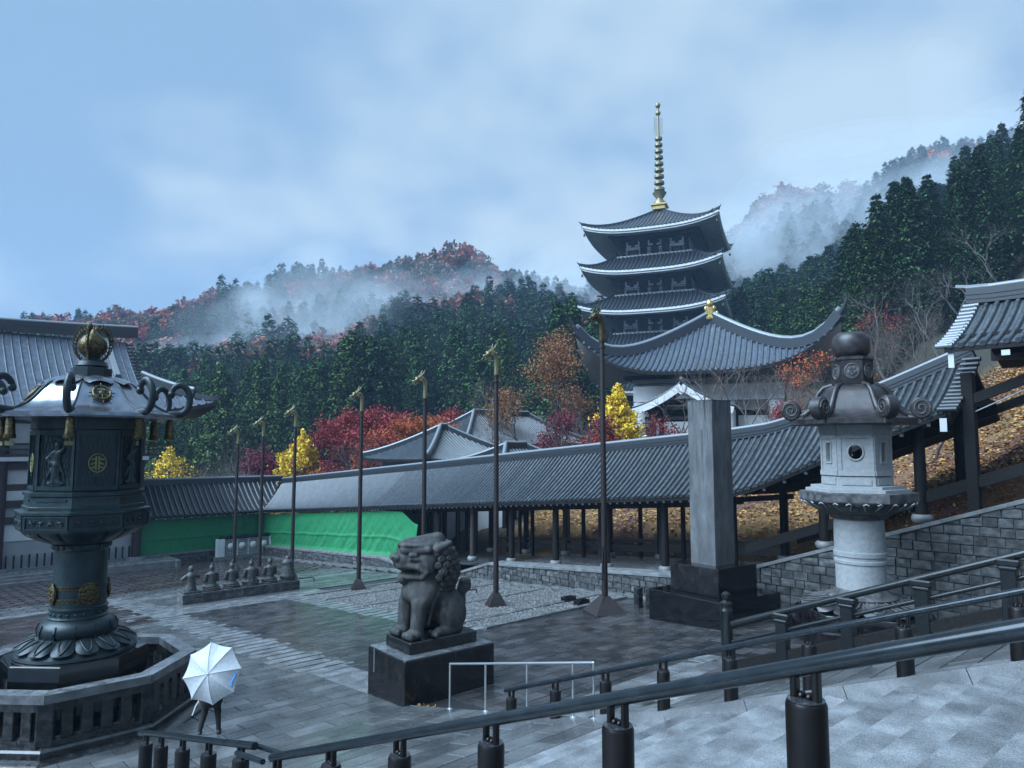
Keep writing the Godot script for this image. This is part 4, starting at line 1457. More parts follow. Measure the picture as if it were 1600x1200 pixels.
# ---------------------------------------------------------------- the hall at the left
func build_hall() -> void:
	var o := thing("temple_hall", "large two-storey temple hall with blue-grey roof and dark red timbers at left", "temple hall", gframe(58.0, 0.0, flagy(57.0)))
	var b := flagy(57.0)
	var ey := 2.75 - b
	# roof: front slope with verge, hip skirts at the right end
	var zo := 3.0
	var q := {"w0": 24.0, "w1": 12.0, "tl": -24.0, "tr": 12.0, "depth": 8.6, "rise": 6.0, "k": 0.30, "sp": 0.52, "rr": 0.07, "nu": 20, "parts_from": 0, "rib": M.hall_seam, "bed": M.hall_sheet, "fascia": M.red_wood, "under_mat": M.red_wood, "thick": 0.3}
	var T := Transform3D(Basis.IDENTITY, Vector3(0, ey, zo))
	roof_face(o, T, q)
	roof_face(o, Transform3D(Basis(Vector3(-1, 0, 0), Vector3.UP, Vector3(0, 0, -1)), Vector3(0, ey, zo - 17.2)), {"w0": 12.0, "w1": 24.0, "tl": -12.0, "tr": 24.0, "depth": 8.6, "rise": 6.0, "k": 0.3, "sp": 1.5, "rr": 0.07, "nu": 8, "bed": M.hall_sheet, "rib": M.hall_seam})
	# lower skirt reaching past the gable, with turned-up corner
	var qs := {"w0": -12.0, "w1": 16.5, "tl": 12.0, "tr": 12.5, "depth": 4.6, "rise": 2.45, "k": 0.25, "sp": 0.52, "rr": 0.075, "nu": 10, "lift": 0.0, "parts_from": 0, "rib": M.hall_seam, "bed": M.hall_sheet, "fascia": M.red_wood, "under_mat": M.red_wood, "thick": 0.3, "yf": func(x): return 0.9 * pow(clampf((x - 10.5) / 6.0, 0.0, 1.0), 2.0)}
	roof_face(o, T, qs)
	var side := Basis(Vector3(0, 0, -1), Vector3.UP, Vector3(1, 0, 0))
	var qr := {"w0": 0.0, "w1": 17.2, "tl": 4.6, "tr": 12.6, "depth": 4.5, "rise": 2.45, "k": 0.25, "sp": 0.52, "rr": 0.075, "nu": 14, "rib": M.hall_seam, "bed": M.hall_sheet, "fascia": M.red_wood, "under_mat": M.red_wood, "thick": 0.3, "yf": func(x): return 0.9 * pow(clampf((6.0 - x) / 6.0, 0.0, 1.0), 2.0)}
	roof_face(o, Transform3D(side, Vector3(16.5, ey, zo)), qr)
	# corner ridge in two steps
	var hb := []
	for j in 9:
		var v := lerpf(0.30, 1.0, j / 8.0)
		hb.append(T * (roof_point(qs, lerpf(16.5, 12.2, v), v) + Vector3(0, 0.32, 0)))
	var m := MB.new()
	m.bar(hb, 0.42, 0.62)
	part("hip_ridge", m, M.ridge, o)
	var cb := MB.new()
	var hc := []
	for p in hb: hc.append(p + Vector3.UP * 0.36)
	cb.tube(hc, [0.2], 6)
	part("hip_cap", cb, M.ridge_cap, o)
	var m2 := MB.new()
	var h2 := []
	for j in 5:
		var v := lerpf(-0.03, 0.28, j / 4.0)
		h2.append(T * (roof_point(qs, lerpf(16.5, 12.2, v), maxf(v, 0.0)) + Vector3(0, 0.2 + (0.12 if j == 0 else 0.0), 0)))
	m2.bar(h2, 0.34, 0.4)
	part("hip_ridge", m2, M.ridge, o)
	# main ridge, rising a little at its end, and the verge ridge
	var rp := []
	for i in 16:
		var x := lerpf(-24.0, 12.7, i / 15.0)
		rp.append(Vector3(x, ey + 6.35 + 0.55 * pow(clampf((x + 6.0) / 18.7, 0.0, 1.0), 2.0), zo - 8.6))
	ridge_bar(o, rp, 0.55, 0.85)
	var vp := []
	for j in 7:
		var v := lerpf(0.5, 0.98, j / 6.0)
		vp.append(T * (roof_point(q, 10.4, v) + Vector3(0, 0.2, 0)))
	var vm := MB.new()
	vm.bar(vp, 0.36, 0.42)
	part("verge_ridge", vm, M.ridge_cap, o)
	for i in 11:
		var p := T * (roof_point(q, 12.05, lerpf(0.52, 0.97, i / 10.0)) + Vector3(0, 0.02, 0))
		var t := MB.new()
		t.box(p, Vector3(0.7, 0.12, 0.22))
		part("gable_tile", t, M.ridge, o)
	# walls: bands from the eave down
	var x0 := -24.0
	var x1 := 12.3
	var w := x1 - x0
	var mid := (x0 + x1) * 0.5
	var core := MB.new()
	core.box(Vector3(mid, ey * 0.5 + 0.8, -7.0), Vector3(w - 0.4, ey + 0.5, 13.4))
	part("wall", core, M.plaster_grey, o)
	var bands := [[2.5, 1.75, "red_wood", 0.5], [1.70, 0.35, "plaster", 0.06], [-0.62, -0.9, "white", 1.25], [-0.95, -1.5, "red_wood", 0.45], [-1.5, -2.5, "plaster", 0.05], [-2.5, -2.95, "red_wood", 0.3], [-2.95, -3.6, "white", 0.3], [-3.6, -4.1, "red_wood", 0.36], [-4.1, -4.75, "plaster_grey", 0.12], [-4.75, -5.2, "red_wood", 0.3], [-5.25, -6.4, "plaster", 0.10]]
	for q2 in bands:
		var p := MB.new()
		p.box(Vector3(mid, (q2[0] + q2[1]) * 0.5 - b, -0.3 + q2[3] * 0.5), Vector3(w, q2[0] - q2[1], q2[3]))
		part("wall_panel" if q2[2].begins_with("plaster") else "beam", p, M[q2[2]], o)
	# balcony rail
	for h in [0.25, -0.12, -0.5]:
		var r := MB.new()
		r.box(Vector3(mid + 0.4, h - b, 0.75), Vector3(w + 0.8, 0.14, 0.12))
		part("balcony_rail", r, M.red_wood, o)
	for i in 16:
		var r := MB.new()
		r.box(Vector3(x1 - i * 2.3, -0.15 - b, 0.752), Vector3(0.16, 0.95, 0.16))
		part("rail_post", r, M.red_wood, o)
	for i in 9:
		var x := x1 - 0.4 - i * 4.3
		var c := MB.new()
		c.tube([Vector3(x, 0.75, 0.15), Vector3(x, ey - 0.5, 0.15)], [0.33], 14)
		part("column", c, M.red_wood if i % 2 == 0 else M.wood_brown, o)
		var s := MB.new()
		s.lathe([Vector2(0.6, 0.35), Vector2(0.75, 0.45), Vector2(0.72, 0.62), Vector2(0.5, 0.76), Vector2(0.3, 0.77)], 14, Vector3(x, 0.05, 0.15))
		part("column_base", s, M.coping, o)
	# lattice fence in the bays
	for i in 44:
		var l := MB.new()
		l.box(Vector3(x1 - 0.8 - i * 0.45, 1.15, -0.1), Vector3(0.1, 0.9, 0.1))
		part("lattice_bar", l, M.wood_black, o)
	# little altar roof on the ground floor wall
	var sx := s_at(45.0, 0.0)
	var al := MB.new()
	al.prism(PackedVector2Array([Vector2(-1.1, 0), Vector2(1.1, 0), Vector2(0.85, 0.25), Vector2(0, 0.75), Vector2(-0.85, 0.25)]), 0.2, 0.8)
	al.box(Vector3(0, -0.35, 0.45), Vector3(1.5, 0.7, 0.5))
	var an := part("altar_roof", al, M.wood_black, o)
	an.position = Vector3(2.1, -4.6 - b, 0.0)
	# stone platform with three steps
	var pl := MB.new()
	pl.box(Vector3(-6.0, 0.1, -6.0), Vector3(40.0, 1.0, 17.0), Basis.IDENTITY, 0.03)
	part("platform", pl, M.granite1, o)
	for i in 3:
		var sm := MB.new()
		sm.box(Vector3(-8.0, 0.42 - i * 0.16 - 0.5, 2.7 + i * 0.36), Vector3(30.0, 1.0, 0.5), Basis.IDENTITY, 0.012)
		part("step", sm, M.granite2, o)
	for i in 3:
		for j in 14:
			var t := MB.new()
			t.box(Vector3(12.6 - j * 1.3 - (i % 2) * 0.5, 0.60, 1.85 - i * 0.75), Vector3(1.28, 0.03, 0.73), Basis.IDENTITY, 0.006)
			part("paving_slab", t, M["granite%d" % ((i * 5 + j * 3) % 4)], o)
	for j in 5:
		var e := MB.new()
		e.box(Vector3(14.15, 0.12, 2.4 - j * 0.0 - j * 1.2), Vector3(0.3, 1.0, 1.17), Basis.IDENTITY, 0.02)
		part("edge_stone", e, M.coping, o)

# ---------------------------------------------------------------- the five-storey pagoda
func build_pagoda() -> void:
	var at := W(1037, 640, 160.0)
	var base_y := land(at.x, at.z) - EY
	var o := thing("pagoda", "tall five-storey pagoda with white-edged roofs and gilded spire", "pagoda", Transform3D(Basis(Vector3.UP, deg_to_rad(-22.0)), Vector3(at.x, base_y + EY, at.z)))
	var tips := [13.6, 22.2, 30.8, 39.5, 48.6]
	var half := [16.4, 15.9, 15.4, 14.95, 14.5]
	for k in 5:
		var w: float = half[k]
		var lift := 1.9
		var e: float = tips[k] - lift - base_y
		var top := k == 4
		var inner: float = 0.0 if top else half[k + 1] - 6.0
		var rise: float = 8.2 if top else 4.6
		var body: float = w - 7.2
		var under: float = (tips[k - 1] - lift + 4.6 - base_y) if k > 0 else 0.0
		# body, windows, balcony
		var bm := MB.new()
		bm.box(Vector3(0, (under + e) * 0.5, 0), Vector3(body * 2.0, e - under + 1.0, body * 2.0))
		part("storey_wall", bm, M.wood_black, o)
		# bracket tiers stepping out below the roof
		for j in 3:
			var t := MB.new()
			var r: float = body + 0.5 + j * 1.0
			t.box(Vector3(0, e - 0.75 + j * 0.42, 0), Vector3(r * 2.0, 0.40, r * 2.0))
			part("bracket_tier", t, M.wood_black, o)
		for side in 4:
			var R := Basis(Vector3.UP, side * PI * 0.5)
			var q := {"w0": w, "w1": w, "tl": -inner, "tr": inner, "depth": w - inner, "rise": rise, "k": 0.30, "lift": lift, "lp": 3.0, "sp": 0.85, "rr": 0.17, "nu": 22, "thick": 0.10, "fascia": M.white, "under_mat": M.soffit, "under": 0.01, "rib": M.roof_rib if top else M.roof_tile, "bed": M.roof_bed}
			var T := Transform3D(R, R * Vector3(0, e, w))
			roof_face(o, T, q)
			hip_bar(o, T, q, 1, 0.5, 0.55, false)
			# two white eave lines, then the grey soffit hollowing in to the brackets
			for j in 2:
				var f := MB.new()
				f.xf = T
				for i in 22:
					var xa := lerpf(-w, w, i / 22.0) * (1.0 - 0.012 * j)
					var xb := lerpf(-w, w, (i + 1) / 22.0) * (1.0 - 0.012 * j)
					var pa := roof_point(q, xa, 0.0) + Vector3(0, -0.12 - j * 0.40, -0.25 * j)
					var pb := roof_point(q, xb, 0.0) + Vector3(0, -0.12 - j * 0.40, -0.25 * j)
					f.quad(pa, pb, pb + Vector3.DOWN * 0.34, pa + Vector3.DOWN * 0.34, Vector3(0, 0, 1))
					f.quad(pa + Vector3.DOWN * 0.34, pb + Vector3.DOWN * 0.34, pb + Vector3(0, -0.34, -0.5), pa + Vector3(0, -0.34, -0.5), Vector3.DOWN)
				part("eave_line", f, M.white, o)
			var so := MB.new()
			so.xf = T
			var hollow := func(a: float, v: float) -> Vector3:
				var x := lerpf(-w, w, a) * 0.985
				var p0 := roof_point(q, x, 0.0) + Vector3(0, -0.86, -0.3)
				var p1 := Vector3(lerpf(-body - 2.6, body + 2.6, a), 0.35, -(w - body - 2.6))
				return p0.lerp(p1, v) + Vector3(0, -0.5 * sin(v * PI), 0)
			so.grid(22, 4, hollow, Vector3(0, -1, 0.3))
			part("soffit", so, M.soffit, o)
			# tail of tiles at each corner
			for j in 2:
				var tl := MB.new()
				tl.xf = T
				var c0 := roof_point(q, w * (1.0 - j * 0.11), 0.0)
				tl.tube([c0 + Vector3(-0.6, 0.2, -0.2), c0 + Vector3(0.1, 0.35, 0.1), c0 + Vector3(0.5, 0.75, 0.5)], [0.22, 0.18, 0.06], 6)
				part("corner_tail", tl, M.ridge, o)
			var bell := MB.new()
			bell.xf = T
			bell.lathe([Vector2(0.0, -0.1), Vector2(0.26, -0.1), Vector2(0.2, 0.3), Vector2(0.1, 0.5), Vector2(0.0, 0.5)], 8, roof_point(q, w * 0.97, 0.0) + Vector3(0, -2.1, -0.4))
			part("wind_bell", bell, M.bronze_dark, o)
			if side in [0, 1, 3]:
				# window panels: upper openings with white sills, lower white frames, striped side panels
				for i in 3:
					var x: float = (i - 1) * body * 0.66
					var fr := MB.new()
					fr.xf = Transform3D(R, R * Vector3(x, e - 1.45, body + 0.06))
					fr.box(Vector3(-1.3, 0.1, 0), Vector3(0.34, 0.95, 0.13))
					fr.box(Vector3(1.3, 0.1, 0), Vector3(0.34, 0.95, 0.13))
					fr.box(Vector3(-0.95, -0.42, 0.0), Vector3(1.0, 0.40, 0.12))
					fr.box(Vector3(0.95, -0.42, 0.0), Vector3(1.0, 0.40, 0.12))
					part("bracket_frame", fr, M.plaster, o)
					if i != 1:
						var wn := MB.new()
						wn.xf = Transform3D(R, R * Vector3(x, e - 3.15, body + 0.06))
						wn.box(Vector3(0, 0.62, 0), Vector3(3.2, 0.74, 0.16))
						wn.box(Vector3(-1.42, -0.2, 0), Vector3(0.42, 0.92, 0.16))
						wn.box(Vector3(1.42, -0.2, 0), Vector3(0.42, 0.92, 0.16))
						for g in 4: wn.box(Vector3(-0.6 + g * 0.4, -0.25, 0), Vector3(0.07, 0.7, 0.1))
						part("window", wn, M.white, o)
					else:
						var dr := MB.new()
						dr.xf = Transform3D(R, R * Vector3(x, e - 3.3, body + 0.05))
						dr.box(Vector3.ZERO, Vector3(1.5, 1.3, 0.1))
						part("door", dr, M.red_wood, o)
						for sg in [-1.0, 1.0]:
							var st := MB.new()
							st.xf = Transform3D(R, R * Vector3(x + sg * 1.25, e - 3.2, body + 0.06))
							for g in 3: st.box(Vector3(0, 0.55 - g * 0.5, 0), Vector3(0.75, 0.42, 0.14))
							part("side_panel", st, M.white, o)
				if k > 0:
					var ir: float = half[k] - 6.0 + 0.15
					var bc := MB.new()
					bc.xf = Transform3D(R, R * Vector3(0, under + 0.05, ir))
					bc.box(Vector3(0, 0, -0.3), Vector3(ir * 2.0, 0.34, 0.6))
					part("balcony_edge", bc, M.white, o)
					var rl := MB.new()
					rl.xf = Transform3D(R, R * Vector3(0, under + 0.2, ir - 0.25))
					for h in [0.45, 0.8, 1.15]: rl.box(Vector3(0, h, 0), Vector3(ir * 2.0, 0.10, 0.10))
					for i in 9: rl.box(Vector3(-ir + 0.1 + i * (ir * 2.0 - 0.2) / 8.0, 0.62, 0.01), Vector3(0.14, 1.25, 0.14))
					part("balcony_rail", rl, M.wood, o)
	# spire
	var e5: float = tips[4] - 1.9 - base_y + 8.2
	var bs := MB.new()
	bs.box(Vector3(0, e5 + 0.2, 0), Vector3(2.9, 0.9, 2.9), Basis.IDENTITY, 0.1)
	bs.box(Vector3(0, e5 + 0.9, 0), Vector3(3.6, 0.5, 3.6), Basis.IDENTITY, 0.08)
	part("spire_base", bs, M.gold_bright, o)
	var bw := MB.new()
	bw.lathe([Vector2(1.5, 0), Vector2(1.35, 0.7), Vector2(0.8, 1.2), Vector2(0.75, 1.5), Vector2(1.5, 2.6), Vector2(1.6, 2.9), Vector2(0.4, 2.9)], 16, Vector3(0, e5 + 1.1, 0))
	part("spire_bowl", bw, M.gold_dull, o)
	var sh := MB.new()
	sh.tube([Vector3(0, e5 + 3.0, 0), Vector3(0, e5 + 24.4, 0)], [0.36, 0.26], 8)
	part("spire_shaft", sh, M.gold_dull, o)
	for i in 9:
		var r := MB.new()
		var y := e5 + 4.7 + i * 1.52
		var rd := 1.22 - i * 0.045
		r.lathe([Vector2(0.3, 0.1), Vector2(rd * 0.8, -0.25), Vector2(rd, -0.12), Vector2(rd, 0.42), Vector2(rd * 0.82, 0.55), Vector2(0.3, 0.3)], 14, Vector3(0, y, 0))
		part("spire_ring", r, M.gold_dull, o)
	for i in 4:
		var fl := MB.new()
		var a := i * PI * 0.5 + 0.4
		for j in 8:
			var y := e5 + 18.0 + j * 0.52
			fl.bar([Vector3(sin(a) * 0.3, y, cos(a) * 0.3), Vector3(sin(a) * (0.95 - j * 0.02), y + 0.25, cos(a) * (0.95 - j * 0.02)), Vector3(sin(a) * 0.95, y + 0.75, cos(a) * 0.95)], 0.07, 0.07)
		part("spire_flame", fl, M.gold_dull, o)
	for i in 2:
		var bl := MB.new()
		bl.ball(Vector3(0, e5 + 23.2 + i * 1.9, 0), Vector3.ONE * (0.62 - 0.02 * i) + Vector3(0, 0.12 * i, 0), 12, 8)
		part("spire_jewel", bl, M.gold_dull, o)

# ---------------------------------------------------------------- great gate below the pagoda
func build_gate() -> void:
	var c := W(1110, 600, 80.0)
	var by := 0.5
	var o := thing("gate_hall", "white-walled gate hall with sweeping upturned roof in front of the pagoda", "temple gate", Transform3D(Basis(Vector3.UP, deg_to_rad(-22.0)), Vector3(c.x, by + EY, c.z)))
	var w := 13.2
	var e := 7.9 - by
	var front := {"w0": w, "w1": w, "tl": -0.25, "tr": 0.25, "depth": 10.0, "rise": 6.7, "k": 0.35, "lift": 4.5, "lp": 3.6, "lv": 1.6, "sp": 0.58, "rr": 0.15, "nu": 60, "nv": 30, "rs": 14, "thick": 0.35, "under_mat": M.soffit, "fascia": M.wood, "bed": M.hall_sheet, "rib": M.roof_rib}
	var T := Transform3D(Basis.IDENTITY, Vector3(0, e, 8.5))
	roof_face(o, T, front)
	var bk := Transform3D(Basis(Vector3.UP, PI), Vector3(0, e, -14.5))
	var back := front.duplicate()
	back.sp = 1.6
	roof_face(o, bk, back)
	var sdp := {"w0": 11.5, "w1": 11.5, "tl": -1.5, "tr": 1.5, "depth": w - 0.25, "rise": 6.7, "k": 0.35, "lift": 4.5, "lp": 3.6, "lv": 1.6, "sp": 0.9, "rr": 0.15, "nu": 40, "nv": 30, "rs": 12, "thick": 0.35, "under_mat": M.soffit, "fascia": M.wood, "bed": M.hall_sheet, "rib": M.roof_rib}
	for sg in [-1.0, 1.0]:
		roof_face(o, Transform3D(Basis(Vector3.UP, sg * PI * 0.5), Vector3(sg * w, e, -3.0)), sdp)
	for f in [[T, front], [bk, back]]:
		for sd in [-1, 1]:
			hip_bar(o, f[0], f[1], sd, 0.8, 1.0)
	# horns: the corner ridges run on past the eaves
	for sx in [-1.0, 1.0]:
		for f in [T, bk]:
			var p: Vector3 = f * (roof_point(front, sx * w, 0.0) + Vector3(0, 0.4, 0))
			var dirv := Vector3(p.x, 0, p.z + 3.0).normalized()
			var h := MB.new()
			h.tube([p - dirv * 0.4 - Vector3.UP * 0.4, p + dirv * 0.5 + Vector3.UP * 0.7, p + dirv * 0.8 + Vector3.UP * 1.6], [0.36, 0.22, 0.05], 6)
			part("corner_horn", h, M.ridge, o)
	ridge_bar(o, [Vector3(0, e + 6.95, -1.2), Vector3(0, e + 6.8, -3.0), Vector3(0, e + 6.95, -4.8)], 0.7, 0.8)
	for z in [-1.3, -4.7]:
		var g := MB.new()
		g.box(Vector3(0, e + 7.7, z), Vector3(0.95, 1.5, 0.55), Basis.IDENTITY, 0.16)
		g.box(Vector3(0, e + 7.1, z), Vector3(1.4, 0.5, 0.8), Basis.IDENTITY, 0.12)
		g.ball(Vector3(0, e + 8.75, z), Vector3(0.42, 0.5, 0.36), 12, 8)
		g.ball(Vector3(-0.45, e + 8.2, z), Vector3(0.2, 0.35, 0.2), 8, 6)
		g.ball(Vector3(0.45, e + 8.2, z), Vector3(0.2, 0.35, 0.2), 8, 6)
		part("ridge_ornament", g, M.gold_bright, o)
	# brackets, beam, columns, panels
	for j in 3:
		var t := MB.new()
		var r := 6.6 + j * 0.9
		t.box(Vector3(0, e - 0.95 + j * 0.42, -3.0), Vector3(r * 2.0 + 1.0, 0.40, r * 2.0 - 1.0))
		part("bracket_tier", t, M.soffit if j < 2 else M.wood_black, o)
	var bm := MB.new()
	bm.box(Vector3(0, e - 1.95, 3.9), Vector3(15.8, 1.7, 0.7))
	bm.box(Vector3(0, e - 2.2, -9.4), Vector3(15.8, 1.5, 0.7))
	bm.box(Vector3(-7.5, e - 2.2, -3.0), Vector3(0.7, 1.5, 12.1))
	bm.box(Vector3(7.5, e - 2.2, -3.0), Vector3(0.7, 1.5, 12.1))
	part("beam", bm, M.plaster, o)
	for x in [-7.1, 2.15, 7.1]:
		for z in [3.9, -9.4]:
			var cl := MB.new()
			cl.tube([Vector3(x, 0, z), Vector3(x, e - 2.9, z)], [0.82], 18)
			part("column", cl, M.plaster, o)
	var inner := MB.new()
	inner.box(Vector3(0, e * 0.5 - 0.6, -3.4), Vector3(13.6, e - 2.0, 9.0))
	part("inner_chamber", inner, M.wood_black, o)
	for q in [[-3.9, 1.5, 5.2, 3.0], [-2.9, 4.6, 3.2, 1.7], [4.8, 1.5, 3.4, 3.0], [4.6, 4.4, 2.6, 1.6]]:
		var p := MB.new()
		p.box(Vector3(q[0], q[1], 2.4), Vector3(q[2], q[3], 0.16))
		part("wall_panel", p, M.plaster, o)
	var bs := MB.new()
	bs.box(Vector3(0, -0.9, -3.0), Vector3(18.0, 1.8, 15.0), Basis.IDENTITY, 0.05)
	part("base", bs, M.coping, o)
	# small gabled shelter in front of it
	var sc := W(1067, 640, 62.0)
	var s := thing("shelter", "small shelter with white gable boards before the great gate", "shelter", Transform3D(Basis(Vector3.UP, deg_to_rad(-22.0)), Vector3(sc.x, -0.6 + EY, sc.z)))
	var er := 4.2
	for sg in [-1.0, 1.0]:
		var R := Basis(Vector3.UP, sg * PI * 0.5)
		roof_face(s, Transform3D(R, Vector3(sg * 4.3, er, -2.0)), {"w0": 2.6, "w1": 2.6, "tl": -2.6, "tr": 2.6, "depth": 4.3, "rise": 2.15, "k": 0.5, "sp": 0.3, "rr": 0.07, "nu": 6, "thick": 0.2, "rs": 8})
		var bb := MB.new()
		var pts := []
		for i in 10:
			var v := i / 9.0
			pts.append(Vector3(sg * 4.3 * (1.0 - v), er + 2.15 * (0.5 * v + 0.5 * v * v) - 0.42, 0.72))
		bb.bar(pts, 0.12, 0.56)
		part("gable_board", bb, M.white, s)
	ridge_bar(s, [Vector3(0, er + 2.28, 0.7), Vector3(0, er + 2.25, -2.0), Vector3(0, er + 2.28, -4.7)], 0.3, 0.34)
	var pd := MB.new()
	pd.prism(PackedVector2Array([Vector2(-0.5, 0.3), Vector2(0.5, 0.3), Vector2(0.28, -0.25), Vector2(0, -0.45), Vector2(-0.28, -0.25)]), 0.70, 0.82)
	var pn := part("gable_pendant", pd, M.white, s)
	pn.position = Vector3(0, er + 1.45, 0.06)
	for x in [-2.6, 2.6]:
		for z in [0.0, -4.0]:
			var p := MB.new()
			p.box(Vector3(x, er * 0.5 + 0.2, z), Vector3(0.42, er + 0.4, 0.42), Basis.IDENTITY, 0.03)
			part("post", p, M.wood_brown, s)
	for h in [er - 0.1, er - 1.0, er + 0.55]:
		var b := MB.new()
		b.box(Vector3(0, h, 0.02), Vector3(6.6 if h < er else 4.4, 0.3, 0.34))
		b.box(Vector3(0, h, -4.02), Vector3(6.6 if h < er else 4.4, 0.3, 0.34))
		part("tie_beam", b, M.wood, s)
	for x in [-2.6, 2.6]:
		var k := MB.new()
		k.box(Vector3(x, er - 0.45, 0.0), Vector3(0.9, 0.22, 0.6))
		k.box(Vector3(x, er - 0.7, 0.0), Vector3(0.6, 0.2, 0.5))
		part("bracket", k, M.wood_brown, s)

# ---------------------------------------------------------------- roofs behind the long corridor
func build_back_roofs() -> void:
	# label, picked ridge end (its left one), eave half length, depth, rise
	var defs := [
		["side_building", "lower hipped roof peeking over the long corridor behind the poles", W(688, 671, 56.0), 42.0, 4.7, 4.4, 2.35],
		["side_building", "higher hipped roof standing behind the lower one, left of the bare trees", W(740, 647, 68.0), 42.0, 8.2, 4.6, 2.9],
		["side_building", "small low roof tucked between the two hipped roofs and the corridor ridge", W(790, 700, 52.0), 42.0, 3.6, 2.6, 1.3]]
	for d in defs:
		var bs := Basis(Vector3.UP, deg_to_rad(d[3]))
		var p: Vector3 = d[2] - bs * Vector3(-d[4] + d[5], 3.2 + d[6], 0)
		var o := thing(d[0], d[1], "temple building", Transform3D(bs, p))
		var w: float = d[4]
		var dp: float = d[5]
		var q := {"w0": w, "w1": w, "tl": -w + dp, "tr": w - dp, "depth": dp, "rise": d[6], "k": 0.25, "sp": 0.32, "rr": 0.08, "nu": 16, "lift": 0.15, "lp": 4.0}
		var e := 3.2
		for sg in [0, 1]:
			var R := Basis(Vector3.UP, sg * PI)
			var T := Transform3D(R, R * Vector3(0, e, dp))
			roof_face(o, T, q)
			hip_bar(o, T, q, -1, 0.34, 0.34)
			hip_bar(o, T, q, 1, 0.34, 0.34)
		var q2 := {"w0": dp, "w1": dp, "tl": 0.0, "tr": 0.0, "depth": dp, "rise": d[6], "k": 0.25, "sp": 0.32, "rr": 0.08, "nu": 12, "lift": 0.15, "lp": 4.0}
		for sg in [-1.0, 1.0]:
			roof_face(o, Transform3D(Basis(Vector3.UP, sg * PI * 0.5), Vector3(sg * w, e, 0)), q2)
		ridge_bar(o, [Vector3(-w + dp, e + d[6] + 0.2, 0), Vector3(0, e + d[6] + 0.17, 0), Vector3(w - dp, e + d[6] + 0.2, 0)], 0.36, 0.4)
		var b := MB.new()
		b.box(Vector3(0, 0.0, 0), Vector3(w * 2.0 - 2.4, e * 2.0 - 0.5, dp * 2.0 - 2.0))
		part("wall", b, M.plaster_grey, o)
		for i in 7:
			var c := MB.new()
			var x := lerpf(-w + 1.1, w - 1.1, i / 6.0)
			c.box(Vector3(x, 0.0, dp - 0.95), Vector3(0.26, e * 2.0 - 0.2, 0.3))
			part("post", c, M.wood, o)
	# stone stair with pale balusters seen between the corridor's posts
	var o := thing("side_stair", "stone side stair with pale balusters seen between the corridor posts", "stairs", gframe(29.0, 28.0, flagy(29.0)))
	for i in 12:
		var s := MB.new()
		s.box(Vector3(1.0 + i * 0.4, -0.2 + i * 0.17, 0.0), Vector3(0.42, 0.7 + 0.34 * i, 3.2), Basis.IDENTITY, 0.01)
		part("step", s, M.granite0, o)
	var wl := MB.new()
	wl.prism(PackedVector2Array([Vector2(0.2, -0.6), Vector2(6.0, -0.6), Vector2(6.0, 2.6), Vector2(4.8, 2.5), Vector2(0.2, 0.5)]), 1.65, 1.95)
	part("side_wall", wl, M.block1, o)
	for i in 7:
		var p := MB.new()
		p.box(Vector3(0.4 + i * 0.85, 1.05 + i * 0.35, 1.8), Vector3(0.17, 1.0, 0.17), Basis.IDENTITY, 0.02)
		part("baluster", p, M.plaster, o)
	var rl := MB.new()
	rl.bar([Vector3(0.3, 1.45, 1.8), Vector3(5.7, 3.68, 1.8)], 0.14, 0.16)
	part("hand_rail", rl, M.plaster, o)

